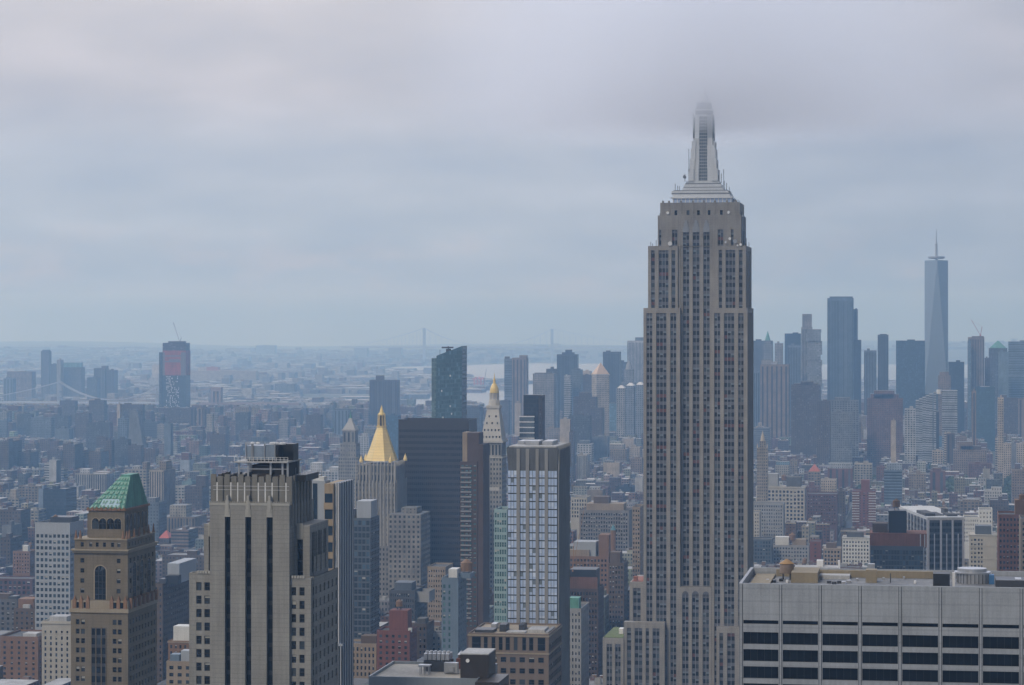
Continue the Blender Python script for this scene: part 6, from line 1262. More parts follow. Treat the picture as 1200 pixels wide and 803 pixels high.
D('O', 661, 668.5, 441, 475, 5150, 20, 'r', WHT, 'white banded narrow block before the broad dark tower')
D('O', 669, 681, 434, 480, 5200, 26, 'p', BGR, 'blue grey block right of the white banded narrow block', [(672, 679, 432, DGR)])
D('O', 681, 694, 440, 475, 5600, 26, 'p', MAU, 'brownish block left of the cream courthouse tower')
D('L', 682, 692, 435.5, 441, 6000, 24, 'b', SUN, 'sunlit cream block low behind the brownish block')
D('O', 694, 700, 441, 470, 5500, 20, 'r', BGR, 'narrow pale banded block touching the cream courthouse tower')
D('O', 706.5, 726, 413, 470, 5750, 30, 'v', DGR, 'dark tower rising behind the cream courthouse tower', roofc=(.2, .2, .2))
D('O', 721, 735, 425, 450, 5900, 26, 'p', DGR, 'lower dark block right of the courthouse tower')
D('O', 735, 755, 400, 450, 6000, 30, 'v', WHT, 'white vertically striped tower left of the limestone skyscraper', [(744, 756, 395.5, BGR)])
D('G', 713.5, 725.5, 474, 507, 4500, 20, 'g', (.18, .32, .42), 'pale blue glass block before the civic block', [(715, 720, 472, BGR)])
D('O', 672, 698, 466, 495, 4700, 30, 'p', MAU, 'brown grey stepped ministry block left of the courthouse tower', [(678, 692, 460, MAU)])
D('O', 692, 706, 479, 497, 4650, 30, 'p', MAU, 'lower wing of the brown grey stepped block')
D('L', 666, 691, 488, 505, 4400, 26, 'p', DGR, 'dark warehouse block below the brown grey stepped block')
D('A', 656, 668, 492, 505, 4300, 14, 'b', SUN, 'sunlit cream huts on a red brown block behind the hotel tower', side=('R', RED))
D('A', 667, 672, 507, 556, 2350, 16, 'p', MAU, 'slim purple brown tower right of the pale blue glass tower', side=('R', MAU))
D('A', 637, 660, 503, 522, 2500, 30, 'p', TNC, 'broad beige block with regular windows above the pale blue glass tower', side=('R', DGR))
D('L', 676.5, 693, 521, 545, 2450, 24, 'q', WHT, 'white gridded loft right of the slim purple brown tower', [(678, 690, 517, BGR)])
D('L', 676, 688, 534, 560, 2250, 24, 'v', CRM, 'cream loft with vertical windows below the white gridded loft', roofc=(.6, .6, .6))
D('L', 714.5, 734, 527, 542, 2500, 34, 'p', TNC, 'tan brown loft with a pale stepped roof', [(713, 730, 521, LST)], roofc=(.6, .56, .5))
D('L', 728.5, 743, 515, 526, 2700, 26, 'b', SUN, 'sunlit cream blank walled loft left of the limestone skyscraper')
D('L', 737.5, 750, 525, 538, 2450, 24, 'p', SUN, 'sunlit cream loft with small windows touching the limestone skyscraper')
D('L', 707, 726, 543, 556, 2350, 24, 'b', SUN, 'low cream blank walled loft with grey roof hut', [(708, 718, 540, GRY)])
D('L', 694, 712, 513, 537, 2700, 24, 'b', GRY, 'plain blue grey blank wall loft in the centre right')
D('L', 744, 753, 561, 578, 1950, 20, 'b', WHT, 'white painted side wall close left of the limestone skyscraper')
D('L', 722, 741, 571, 578, 1950, 24, 'b', GLD, 'low dark roofed hall left of the limestone skyscraper', roofc=(.05, .07, .10))
D('L', 688, 706, 575, 588, 1850, 24, 'b', TNC, 'white roofed tan hall in the centre right', [(690, 702, 571, WHT)])
D('L', 700, 712, 572, 583, 1900, 20, 'p', RED, 'red brick hall beside the white roofed tan hall')
D('L', 739, 752, 538, 556, 2200, 24, 'p', PNK, 'pinkish loft close left of the limestone skyscraper')
# downtown right of the skyscraper
D('O', 881, 905, 400, 460, 5950, 30, 'b', DGR, 'dark wide tower just right of the limestone skyscraper', roofc=(.2, .2, .2))
D('O', 908, 917, 403, 440, 5800, 26, 'p', LST, 'plain pale tower right of the green gothic spire')
D('O', 919.5, 938, 391.5, 430, 6050, 30, 'b', GLD, 'black flat topped tower downtown', roofc=(.2, .2, .2))
D('O', 923, 938, 405.5, 440, 5500, 26, 'v', BGR, 'pale grey blue tower in front of the black flat topped tower')
D('O', 891, 924, 428, 490, 5000, 40, 's', PNK, 'broad windowless pinkish telephone block with vertical ribs', [(892, 904, 422, LST), (904, 910, 424, WHT)])
D('O', 881, 890, 436, 500, 5100, 30, 'v', BGR, 'narrow blue grey block against the limestone skyscraper')
D('O', 939, 951.5, 384, 450, 5600, 26, 'v', LST, 'slender pale stone tower with a stepped top downtown', [(940, 951, 368, LST, 'upper_tower')])
D('G', 969.5, 1000, 350, 470, 5700, 34, 'v', (.16, .22, .29), 'tall blue glass tower with a crown of frames', [(972, 999, 347.5, BGR, 'crown_frame')])
D('G', 1000.2, 1005, 363, 470, 5720, 26, 'v', BGR, 'lower pale wing of the tall blue glass tower')
D('O', 1000.5, 1009, 399, 470, 5500, 26, 'g', GLD, 'dark narrow tower against the tall blue glass tower')
D('O', 1012.5, 1027, 411.5, 470, 5400, 26, 'v', BGR, 'pale framed tower between two dark downtown towers')
D('O', 1028.5, 1041, 393, 470, 5600, 26, 'v', DGR, 'dark narrow tower with a notched top downtown', [(1031, 1039, 391.5, DGR)])
D('G', 1050, 1084, 400, 470, 5600, 40, 'g', (.06, .10, .15), 'wide dark blue glass block left of the tapering supertall')
D('O', 1099.5, 1114, 441, 470, 5000, 26, 'p', PNK, 'brown stepped tower at the foot of the tapering supertall', [(1101, 1112, 436, PNK)])
D('O', 1111.5, 1130, 425, 470, 5500, 30, 'g', GLD, 'dark glass block right of the tapering supertall')
D('T', 1134.5, 1153.5, 396, 470, 5500, 30, 'v', PNK, 'pink topped tower under construction right of the tapering supertall', [(1139, 1153, 394, PNK)])
D('G', 1134, 1138, 400, 470, 5465, 20, 'g', (.20, .28, .36), 'pale glass edge strip of the pink topped tower under construction')
D('O', 1154, 1160, 420, 470, 5600, 24, 'p', MAU, 'low brown tower between pink topped and pyramid topped towers')
D('G', 1170.5, 1182, 413, 465, 5700, 26, 'b', (.22, .31, .38), 'plain pale blue slab before the pyramid topped tower')
D('G', 1182, 1215, 401, 465, 5800, 40, 'r', (.22, .29, .36), 'broad blue banded tower at the right edge')
D('A', 927, 961, 452, 500, 4600, 34, 'p', MAU, 'massive brown brick stepped block downtown', [(938, 953, 447, BRN), (930, 958, 449.5, MAU)])
D('A', 957, 973, 471, 500, 4400, 26, 'p', BRN, 'dark brown block right of the massive brown stepped block')
D('L', 971, 1006, 470, 484, 4500, 30, 'q', GRY, 'grey white industrial block with roof plant', [(978, 996, 466, GRY)])
D('A', 1016, 1058, 468, 503, 4600, 36, 'p', (.24, .125, .09), 'wide red brown ziggurat block downtown', [(1024, 1048, 458, (.24, .125, .09)), (1020, 1053, 462, (.24, .125, .09))])
D('L', 974, 998, 485, 503, 4300, 26, 'p', GRY, 'grey gridded warehouse below the industrial block')
D('A', 907, 913, 482.5, 510, 4000, 14, 'p', LST, 'tall thin half of a cream grey slab pair')
D('A', 913.2, 925, 488, 512, 4000, 18, 'p', LST, 'wide lower half of the cream grey slab pair', side=('R', TNC))
D('L', 881, 901.5, 502, 526, 3400, 30, 'r', GRY, 'grey banded office block with a cream water house', [(888, 892, 496, SUN), (886, 894, 500, SUN)], roofc=(.6, .55, .5))
D('L', 1012, 1020, 504, 515, 3800, 16, 'b', WHT, 'white narrow block beside the wide grey gridded warehouse')
D('L', 1020, 1042, 504, 528, 3700, 30, 'q', GRY, 'wide grey gridded warehouse on the right side', [(1028, 1036, 494, BGR)])
D('L', 997, 1009, 496, 520, 4000, 22, 'p', BRN, 'brown block left of the wide grey gridded warehouse')
D('L', 1060, 1073, 480, 498, 4300, 22, 'q', WHT, 'white gridded block below the terraced office block')
D('L', 1050.5, 1068, 493, 512, 3900, 24, 'p', WHT, 'white loft with even windows left of the dark glass block', [(1051, 1056, 491, WHT)])
D('L', 1044, 1050, 494, 505, 3950, 14, 'b', SUN, 'sunlit cream end wall left of the white loft')
D('O', 1081, 1100.5, 484, 530, 3900, 30, 'r', GLD, 'dark glass block with a brown top storey', [(1081, 1101, 482, MAU)])
D('L', 1076, 1082, 490, 525, 3950, 16, 'g', BGR, 'glass edge block left of the dark glass block')
D('T', 1068.5, 1073.5, 503, 520, 3700, 14, 'b', (.42, .12, .10), 'narrow bright red slab', side=('L', RED))
D('T', 1061.5, 1068, 507, 532, 3650, 14, 'p', ORN, 'brown slab touching the narrow bright red slab')
D('L', 1089, 1104, 512, 525, 3550, 20, 'b', (.12, .24, .38), 'block wrapped in blue tarpaulin', [(1092, 1097, 508, BGR)])
D('L', 1100, 1120, 488, 510, 4000, 26, 'p', BRN, 'brown loft block right of the dark glass block', [(1106, 1112, 486, SUN)])
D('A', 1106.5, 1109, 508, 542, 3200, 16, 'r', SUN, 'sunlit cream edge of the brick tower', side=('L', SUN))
D('A', 1109.2, 1119, 509, 542, 3200, 18, 's', MAU, 'brick tower with a sunlit cream left edge', [(1110, 1114, 506.5, SUN)])
D('A', 1120, 1133, 513, 545, 3180, 24, 'p', PNK, 'pink brick tower stepping down to the right', [(1121, 1127, 511, PNK)])
D('A', 1117, 1156, 528, 548, 3150, 26, 'p', PNK, 'long low pink brick base of the stepped tower', [(1122, 1140, 518, PNK), (1126, 1150, 523, BRN)])
D('L', 1092.5, 1105, 529, 542, 3200, 20, 'q', SUN, 'sunlit cream loft with white cornice on the right side', roofc=(.6, .55, .5))
D('L', 1126, 1139, 516, 525, 3300, 20, 'p', WHT, 'white gridded top storey building behind the pink brick tower')
D('L', 1135, 1143, 496, 506, 4000, 16, 'b', SUN, 'small sunlit cream block before the blue green glass tower')
D('G', 1144, 1166, 454, 515, 4300, 34, 'g', (.05, .10, .12), 'dark blue green glass tower with a white roof edge', [(1149, 1160, 453, WHT)])
D('A', 1139, 1144, 459, 495, 4350, 16, 's', PNK, 'slim pinkish tower edge left of the blue green glass tower')
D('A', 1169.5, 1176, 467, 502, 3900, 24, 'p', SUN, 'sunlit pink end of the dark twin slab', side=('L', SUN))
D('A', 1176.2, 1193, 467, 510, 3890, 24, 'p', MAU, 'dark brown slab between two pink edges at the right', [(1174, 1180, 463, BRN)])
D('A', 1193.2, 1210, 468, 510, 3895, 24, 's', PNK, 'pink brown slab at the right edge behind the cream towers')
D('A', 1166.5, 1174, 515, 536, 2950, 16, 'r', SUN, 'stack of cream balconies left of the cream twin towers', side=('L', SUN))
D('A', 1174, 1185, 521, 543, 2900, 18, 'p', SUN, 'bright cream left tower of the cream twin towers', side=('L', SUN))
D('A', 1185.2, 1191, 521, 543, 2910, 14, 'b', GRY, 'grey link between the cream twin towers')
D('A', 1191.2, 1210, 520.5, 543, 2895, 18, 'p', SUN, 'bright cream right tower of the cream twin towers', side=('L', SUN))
# village and Chelsea on the right
D('L', 908.5, 925, 546, 560, 2500, 24, 'p', CRM, 'cream building with a blue mansard roof', [(909, 924.5, 541.5, (.24, .38, .48), 'mansard_roof')])
D('L', 926, 934, 540, 556, 2600, 20, 'p', TNC, 'tan narrow block right of the blue mansard roof')
D('L', 947, 961, 553.5, 570, 2450, 22, 'q', TNC, 'tan building with a red pyramid roof', pyr=(544.5, plain('red_tile_roof', (.40, .12, .075), .85)))
D('L', 970, 999, 550, 568, 2500, 36, 's', RED, 'red brick church hall with a pale metal roof', [(971, 998.5, 543.5, (.50, .53, .56), 'metal_roof')])
D('L', 1001, 1022, 544.5, 562, 2600, 24, 'q', CRM, 'cream building with a heavy cornice and even windows', roofc=(.5, .42, .32))
D('L', 1027, 1037, 548, 562, 2500, 20, 'p', RED, 'plain red brick block right of the cream corniced building')
D('L', 943, 960, 571, 585, 2150, 24, 'p', RED, 'low red brick block below the red pyramid roof', [(948, 954, 565, RED)])
D('L', 962, 980, 563, 578, 2200, 22, 'p', SUN, 'beige plain block beside the red brick hall')
D('L', 981, 990, 576, 598, 2050, 20, 'p', BRN, 'dark brown narrow block left of the banded apartment block')
D('G', 1036, 1057, 552, 590, 1950, 24, 'r', (.20, .27, .35), 'stepped blue glass building on the right side', [(1039, 1057, 543.5, (.45, .52, .60), 'upper_glass')])
D('A', 1065, 1085, 556, 575, 2350, 24, 'p', TNC, 'tan apartment block with a corner tower right of the blue glass building')
D('A', 1090, 1108, 553, 575, 2250, 24, 's', RED, 'red brick apartment block with tan stripes', [(1093, 1103, 549, RED)])
D('L', 1125, 1151, 588, 600, 1750, 26, 'q', TNC, 'wide tan loft behind the white painted lofts', [(1128, 1148, 586, TNC)])
D('L', 1154, 1174, 576, 592, 1950, 24, 'p', WHT, 'white grey building with a raised roof room at the right', [(1162, 1174, 571.5, WHT)])
D('L', 1160, 1182, 587, 602, 1700, 22, 'p', MAU, 'dark brown brick loft above the cream classical hotel')
D('A', 1186, 1212, 552, 580, 2250, 24, 'p', PNK, 'pink brown apartment block at the right edge', side=('L', PNK))
D('L', 1135, 1162, 544, 552, 2700, 20, 'p', RED, 'red brick row with white doors at the right', roofc=(.3, .3, .3))
D('L', 1152, 1160, 551, 560, 2650, 16, 'b', CRM, 'cream gable house beside the square trees')
# ================================================================ the rest of the city, lot by lot
WALLS = [((.20, .105, .07), 'red brick'), ((.165, .105, .08), 'brown brick'), ((.34, .27, .195), 'tan brick'), ((.46, .42, .345), 'cream'), ((.28, .275, .27), 'grey'), ((.56, .56, .54), 'white'), ((.13, .13, .14), 'dark grey'), ((.30, .17, .11), 'orange brick'), ((.38, .36, .33), 'pale stone')]
WP_ = [.22, .20, .19, .09, .09, .06, .05, .07, .05]
ROOFC = [(.09, .09, .09), (.16, .155, .15), (.30, .30, .30), (.52, .52, .52), (.68, .68, .67), (.22, .19, .16)]
PARKS = [[(983, 562), (1003, 560), (1003, 576), (983, 577)], [(1010, 566), (1048, 564), (1050, 580), (1008, 582)], [(1096, 572), (1148, 565), (1150, 585), (1098, 588)], [(1172, 570), (1200, 567), (1200, 592), (1172, 592)], [(1075, 553), (1122, 549), (1122, 556), (1075, 558)], [(214, 551), (236, 548), (238, 555), (214, 557)], [(352, 511), (402, 507), (402, 523), (350, 526)], [(270, 480), (330, 476), (332, 484), (268, 487)]]
cand = []
def zone_h(Y, X_):
    u = 600 + FPX * (X_ * RX + Y * RY) / (X_ * FX + Y * FY)
    if Y < 1700: return rng.choice((18, 30, 42, 55, 66))
    if Y < 2500: return rng.choice((16, 20, 26, 34, 42, 52)) if u > 230 else rng.choice((14, 16, 18, 22, 30))
    if Y < 3000: return rng.choice((14, 16, 18, 22, 28, 40))
    if Y < 4600: return rng.choice((12, 14, 15, 16, 18, 20, 24, 32)) if u > 300 else rng.choice((12, 14, 16, 18, 20, 38))
    if Y < 5200: return rng.choice((14, 18, 22, 30, 42))
    return rng.choice((16, 22, 30, 42, 60))
Y = 1180.0
while Y < 6350:
    xc = -math.tan(YAW) * Y; half = .235 * Y
    xa = -2400 + 0.0
    block = 256 if Y < 3100 else 190
    k0 = int((xc - half) // (block + 24)) - 1; k1 = int((xc + half) // (block + 24)) + 1
    for k in range(k0, k1 + 1):
        bx0 = k * (block + 24) + 197 - 280
        for row in range(2):
            x = bx0; y0 = Y + row * 31 + rng.uniform(0, 2)
            while x < bx0 + block - 6:
                wd = rng.choice((7.5, 7.5, 9, 11, 15, 15, 20, 26)) * (1.0 if Y < 4300 else 1.3); wd = min(wd, bx0 + block - x); dp_ = rng.uniform(20, 29)
                cand.append([x + .15, x + wd - .15, y0, y0 + dp_, zone_h(Y, x) * rng.uniform(.85, 1.15)]); x += wd
    Y += 80 if Y < 4300 else 84
C_ = np.array(cand); foot_a = np.array(FOOT)
x0, x1, y0, y1, hh = C_.T
t0 = x0 * FX + y0 * FY; uL = 600 + FPX * (x0 * RX + y0 * RY) / t0; t1 = x1 * FX + y0 * FY; uR = 600 + FPX * (x1 * RX + y0 * RY) / t1
ok = (uR > -40) & (uL < 1240)
for a, b_, c, d_ in foot_a: ok &= ~((x1 > a) & (x0 < b_) & (y1 > c) & (y0 < d_))
um = (uL + uR) / 2; vg = VE + FPX * (ZC - GZ) / ((t0 + t1) / 2)
for pl in PARKS + WPOLY: ok &= ~np.array([in_poly(a, b_, pl) for a, b_ in zip(um, vg)])
C_ = C_[ok]; uL = uL[ok]; uR = uR[ok]; t0 = ((t0 + t1) / 2)[ok]
# nothing generic may stand in front of what the photograph shows: lower it, or leave the lot empty
for (Yk, a, b_, vt, vb) in KEEP:
    m = (C_[:, 2] < Yk) & (uR > a - 1) & (uL < b_ + 1)
    hmax = ZC - (vb - VE) / FPX * t0 - GZ
    C_[m, 4] = np.minimum(C_[m, 4], hmax[m])
# sky line: generic roofs stay below the far shore
C_ [:, 4] = np.minimum(C_[:, 4], ZC - (np.where(t0 > 4300, 468, 492) - VE) / FPX * t0 - GZ)
m = C_[:, 4] > 5; C_ = C_[m]; uL = uL[m]; uR = uR[m]; t0 = t0[m]
n = len(C_)
wi = NR.choice(len(WALLS), n, p=np.array(WP_) / sum(WP_)); ri = NR.choice(len(ROOFC), n, p=[.18, .2, .25, .2, .10, .07])
vt = VE + FPX * (ZC - GZ - C_[:, 4]) / t0; vb = VE + FPX * (ZC - GZ) / t0
# how much of each lot the picture shows: paint front and roof rectangles from far to near
IDB = np.full((402, 600), -1, np.int32)
def paint(i, a, b_, c, d_): IDB[max(0, int(c / 2)):max(0, min(402, int(d_ / 2) + 1)), max(0, int(a / 2)):max(0, min(600, int(b_ / 2) + 1))] = i
items = [(t0[i], i, uL[i], uR[i], vt[i] - 1.5, vb[i]) for i in range(n)] + [(k[0], -2, k[1], k[2], k[3], 803) for k in KEEP]
for it in sorted(items, reverse=True): paint(it[1], it[2], it[3], it[4], min(it[5], 804))
cnt = np.bincount(IDB[IDB >= 0], minlength=n)
n_hand = sum(1 for o in COL.objects if o.parent is None and o.get('category'))
N_IND = max(60, 318 - n_hand)
order = np.argsort(-cnt)[:N_IND]; ind = set(int(i) for i in order if cnt[i] > 3)
def facade_params(i, Yd):
    bay = rng.choice((2.6, 3.0, 3.4, 4.2)); flr = rng.choice((3.3, 3.6, 4.0)); return bay, flr, (rng.uniform(.38, .6), rng.uniform(.42, .6), 0)
SIZEW = lambda h: 'low' if h < 17 else ('mid-rise' if h < 36 else 'tall')
seen_l = {}; gens = []
for i in sorted(ind, key=lambda i: t0[i]):
    a, b_, c, d_, h = C_[i]; col, cw = WALLS[wi[i]]; col = tuple(x * rng.uniform(.85, 1.15) for x in col); rc_ = ROOFC[ri[i]]; wd = b_ - a; dp_ = d_ - c
    bay, flr, win = facade_params(i, c)
    kind = ('loft_building', 'loft building') if h > 24 else ('town_house', 'house') if wd < 11 else ('apartment_block', 'apartment block')
    r = root(kind[0], '', kind[1], (a, c, GZ), 'city buildings packed along the streets')
    bb = MB(); sides = [('F', 0)]
    bb.box(0, wd, 0, dp_, 0, h, 0, bay=bay, flr=flr, col=col, win=win, top=False, bottom=False)
    for (p0, p1, q0, q1, sd_) in ((0, wd, 0, .3, 'B'), (0, wd, dp_ - .3, dp_, 'F'), (0, .3, .3, dp_ - .3, 'R'), (wd - .3, wd, .3, dp_ - .3, 'L')): bb.box(p0, p1, q0, q1, h - 1.0, h, 0, col=tuple(x * .9 for x in col), bottom=False, sides=sd_)
    bb.build('wall', [FACADE], r)
    rr = MB(); rr.quad((.3, .3, h - 1), (wd - .3, .3, h - 1), (wd - .3, dp_ - .3, h - 1), (.3, dp_ - .3, h - 1), 0, None, rc_); rr.build('roof', [ROOF], r)
    feats = []
    if rng.random() < .65:
        w2 = rng.uniform(2.5, min(6, wd * .5)); xx = rng.uniform(.6, wd - w2 - .6); yy = rng.uniform(3, dp_ - 7); hz = rng.uniform(2.4, 4.2)
        fbox(r, 'bulkhead', xx, xx + w2, yy, yy + rng.uniform(3, 6), h - .99, h + hz - 1, rng.choice((col, (.5, .5, .5), (.3, .2, .15), (.62, .62, .6))), 9, 9, (0, 0, 0)); feats.append('a roof hut')
    if c < 3000 and wd > 9 and rng.random() < .38: tank(r, rng.uniform(3, wd - 3), rng.uniform(8, dp_ - 4), h - .95, rng.uniform(6.5, 8.5), rng.uniform(1.7, 2.2)); feats.append('a water tank')
    if rng.random() < .5:
        q = MB()
        for _ in range(rng.randint(1, 3)): xx = rng.uniform(1, wd - 3); yy = rng.uniform(2, dp_ - 4); q.box(xx, xx + rng.uniform(1, 2.2), yy, yy + rng.uniform(1, 2.5), h - .98, h + rng.uniform(.2, .9), bottom=False)
        q.build('air_unit', rng.choice((METAL, WHITE, STEEL)), r)
    if rng.random() < .35 and h > 14: q = MB(); q.box(-.35, wd + .35, -.5, 0, h - .9, h + .25); q.build('cornice', masonry('cornice_paint_%d' % rng.randint(0, 3), (.35, .3, .22), .85, .3), r)
    gens.append((r, i, cw, feats, kind, wd, h, rc_))
# a description that singles each one out: by look, by the landmark it stands next to, by its order there
CUTS = (' with ', ' beside ', ' behind ', ' standing ', ' between ', ' at ', ' cut ', ' squeezed ', ' tucked ', ' wedged ', ' in front ', ' below ', ' next ', ' close ', ' above ', ' rising ', ' and ', ' on ', ' left of ', ' right of ', ' under ', ' banded ')
def short(p):
    p = p if p.startswith('the ') else 'the ' + p
    cuts = [p.index(c) for c in CUTS if c in p and not (c in (' with ', ' at ', ' and ') and p in CURATED)]
    return p[:min(cuts)] if cuts else p
CURATED = {m[2] for m in MARKS if m[2].startswith('the ')}
names = [m[2] if m[2] in CURATED else short(m[2]) for m in MARKS]
VAGUE = {'the red brick block', 'the brown loft building', 'the tan loft building', 'the low tan building'}
MK = [(m[0], m[1], nm) for m, nm in zip(MARKS, names) if names.count(nm) == 1 and nm not in VAGUE and 4 <= len(nm.split()) <= 8]
lab = []
for r, i, cw, feats, kind, wd, h, rc_ in gens:
    u, v = (uL[i] + uR[i]) / 2, vt[i]; j = min(range(len(MK)), key=lambda j: (MK[j][0] - u) ** 2 + 1.6 * (MK[j][1] - v) ** 2); dv = v - MK[j][1]; d_ = math.hypot(u - MK[j][0], dv)
    rel = 'before' if dv > 14 else ('beyond' if dv < -14 else 'beside')
    ft = (feats[-1].split(' ', 1)[1]) if feats else ('pale flat roof' if rc_[0] > .4 else 'dark flat roof' if rc_[0] < .12 else 'bare flat roof')
    lab.append(('%s %s %s' % (SIZEW(h), cw, 'house' if kind[0] == 'town_house' else 'block'), ft, rel, j, d_, r))
ORD = ['nearest', 'second nearest', 'third nearest', 'fourth nearest', 'fifth nearest', 'sixth nearest', 'seventh nearest', 'eighth nearest', 'ninth nearest', 'tenth nearest']
from collections import defaultdict
grp = defaultdict(list)
for q in lab: grp[(q[0], q[1], q[2], q[3])].append(q)
for (lk, ft, rel, j), qs in grp.items():
    qs.sort(key=lambda q: q[4])
    for k, q in enumerate(qs):
        t_ = '%s with %s%s %s %s' % (lk, ft, (', ' + ORD[min(k, 9)]) if len(qs) > 1 else '', rel, MK[j][2]); q[5]['label'] = t_
        if len(t_.split()) > 16: q[5]['label'] = t_.replace(', ' + ORD[min(k, 9)], ', ' + ORD[min(k, 9)].replace(' nearest', '')).replace(' with roof hut', ' with hut').replace(' flat roof', ' roof')
# everything smaller is one mass of city
def boxes_mesh(name, arr, cols, bays, flrs, wins, roofs, label=None, kind='stuff'):
    n = len(arr); x0, x1, y0, y1, z0, z1 = arr.T
    V = np.empty((n, 20, 3))
    def q(k, pts):
        for j, (a, b_, c) in enumerate(pts): V[:, 4 * k + j, 0] = a; V[:, 4 * k + j, 1] = b_; V[:, 4 * k + j, 2] = c
    q(0, ((x0, y0, z0), (x1, y0, z0), (x1, y0, z1), (x0, y0, z1))); q(1, ((x1, y0, z0), (x1, y1, z0), (x1, y1, z1), (x1, y0, z1))); q(2, ((x1, y1, z0), (x0, y1, z0), (x0, y1, z1), (x1, y1, z1))); q(3, ((x0, y1, z0), (x0, y0, z0), (x0, y0, z1), (x0, y1, z1))); q(4, ((x0, y0, z1), (x1, y0, z1), (x1, y1, z1), (x0, y1, z1)))
    me = bpy.data.meshes.new(name); nv = n * 20; nf = n * 5
    me.vertices.add(nv); me.vertices.foreach_set('co', V.reshape(-1)); me.loops.add(nv); me.loops.foreach_set('vertex_index', np.arange(nv, dtype=np.int32))
    me.polygons.add(nf); me.polygons.foreach_set('loop_start', np.arange(0, nv, 4, dtype=np.int32)); me.polygons.foreach_set('loop_total', np.full(nf, 4, np.int32))
    mi = np.zeros((n, 5), np.int32); mi[:, 4] = 1; me.polygons.foreach_set('material_index', mi.reshape(-1)); me.materials.append(FACADE); me.materials.append(ROOF)
    nbx = np.maximum(1, np.round((x1 - x0) / bays)); nby = np.maximum(1, np.round((y1 - y0) / bays)); nf_ = np.maximum(1, np.round((z1 - z0) / flrs))
    UV = np.zeros((n, 5, 4, 2))
    for k in range(4): nb = nbx if k % 2 == 0 else nby; UV[:, k, 1, 0] = nb; UV[:, k, 2, 0] = nb; UV[:, k, 2, 1] = nf_; UV[:, k, 3, 1] = nf_
    me.update(); me.uv_layers.new(name='UVMap').data.foreach_set('uv', UV.reshape(-1))
    Cc = np.ones((n, 5, 4, 4)); Cc[:, :4, :, :3] = cols[:, None, None, :]; Cc[:, 4, :, :3] = roofs[:, None, :]
    me.color_attributes.new('wall', 'FLOAT_COLOR', 'CORNER').data.foreach_set('color', Cc.reshape(-1))
    Ww = np.ones((n, 5, 4, 4)); Ww[:, :, :, :3] = wins[:, None, None, :]; me.color_attributes.new('win', 'FLOAT_COLOR', 'CORNER').data.foreach_set('color', Ww.reshape(-1))
    me.update(); me.validate(); o = bpy.data.objects.new(name, me); COL.objects.link(o)
    return tag(o, kind=kind)
rest = [i for i in range(n) if i not in ind]; A = []; Cc = []; Rc = []; Wn = []; By = []; Fl = []
def addbox(a, b_, c, d_, z0, z1, col, roof, win, bay, flr): A.append((a, b_, c, d_, z0, z1)); Cc.append(col); Rc.append(roof); Wn.append(win); By.append(bay); Fl.append(flr)
for i in rest:
    a, b_, c, d_, h = C_[i]; col = tuple(x * rng.uniform(.8, 1.2) for x in WALLS[wi[i]][0]); rf = ROOFC[ri[i]]; bay, flr, win = facade_params(i, c)
    addbox(a, b_, c, d_, GZ, GZ + h, col, rf, win, bay, flr)
    for _ in range(rng.randint(0, 2)):
        w2 = rng.uniform(2, min(5, (b_ - a) * .5)); xx = rng.uniform(a + .4, b_ - w2 - .3); yy = rng.uniform(c + 2, d_ - 6); addbox(xx, xx + w2, yy, yy + rng.uniform(2.5, 5), GZ + h + .01, GZ + h + rng.uniform(2, 4), rng.choice((col, (.55, .55, .54), (.28, .19, .14))), rng.choice(ROOFC), (0, 0, 0), 9, 9)
o = boxes_mesh('city_buildings', np.array(A), np.array(Cc), np.array(By), np.array(Fl), np.array(Wn), np.array(Rc)); o['label'] = 'mass of small low city buildings filling the streets between the taller ones'
# the far shore: low houses, sheds and a few clusters of slabs out to the horizon
A = []; Cc = []; Rc = []; Wn = []; By = []; Fl = []
FARK = [k_ for k_ in KEEP if k_[0] > 7150]
for _ in range(18000):
    d_ = 7150 * (21000 / 7150) ** (rng.random() ** .85); u = rng.uniform(-30, 1230); x_, y_ = (lambda k: (d_ * (FX + k * RX), d_ * (FY + k * RY)))((u - 600) / FPX); v = VE + FPX * (ZC - GZ) / d_
    if any(in_poly(u, v, pl) for pl in WPOLY): continue
    if u > 470 and d_ < 7800 and u < 590: continue
    if d_ > 15000 and u > 430 and rng.random() < .5: continue
    cl_ = math.sin(x_ / 420 + 1.7 * math.sin(y_ / 900)) * math.sin(y_ / 610 + .8) + .4 * math.sin(x_ / 150) * math.sin(y_ / 210)
    if cl_ < -.35 and rng.random() < .85: continue                       # parks and yards
    big = rng.random(); wd = rng.uniform(14, 34) * (1 + d_ / 16000); dp_ = rng.uniform(14, 34) * (1 + d_ / 12000); h = rng.uniform(8, 15) + (d_ / 2600)
    col = rng.choice(((.22, .10, .075), (.34, .27, .19), (.46, .42, .35), (.28, .27, .27), (.6, .57, .52), (.16, .11, .09), (.2, .2, .21))); rf = rng.choice(((.12, .12, .12), (.3, .3, .3), (.72, .70, .66), (.18, .15, .13), (.4, .36, .3)))
    if big < .05: wd *= 3; dp_ *= 2; rf = (.62, .6, .56)
    elif big < .09: h = rng.uniform(24, 46); wd *= .7
    ub = 600 + FPX * ((x_ + wd) * RX + y_ * RY) / ((x_ + wd) * FX + y_ * FY); vtop = VE + FPX * (ZC - GZ - h) / d_
    if any(d_ < k_[0] and ub > k_[1] and u < k_[2] and vtop < k_[4] and (k_[0] - d_) < 2600 for k_ in FARK): continue
    g_ = hill_z(x_, y_); addbox(x_, x_ + wd, y_, y_ + dp_, g_ - 4, g_ + h, col, rf, (.4, .45, 0), 3.5, 3.5)
o = boxes_mesh('far_shore_buildings', np.array(A), np.array(Cc), np.array(By), np.array(Fl), np.array(Wn), np.array(Rc)); o['label'] = 'far low houses and sheds across the river reaching to the horizon'
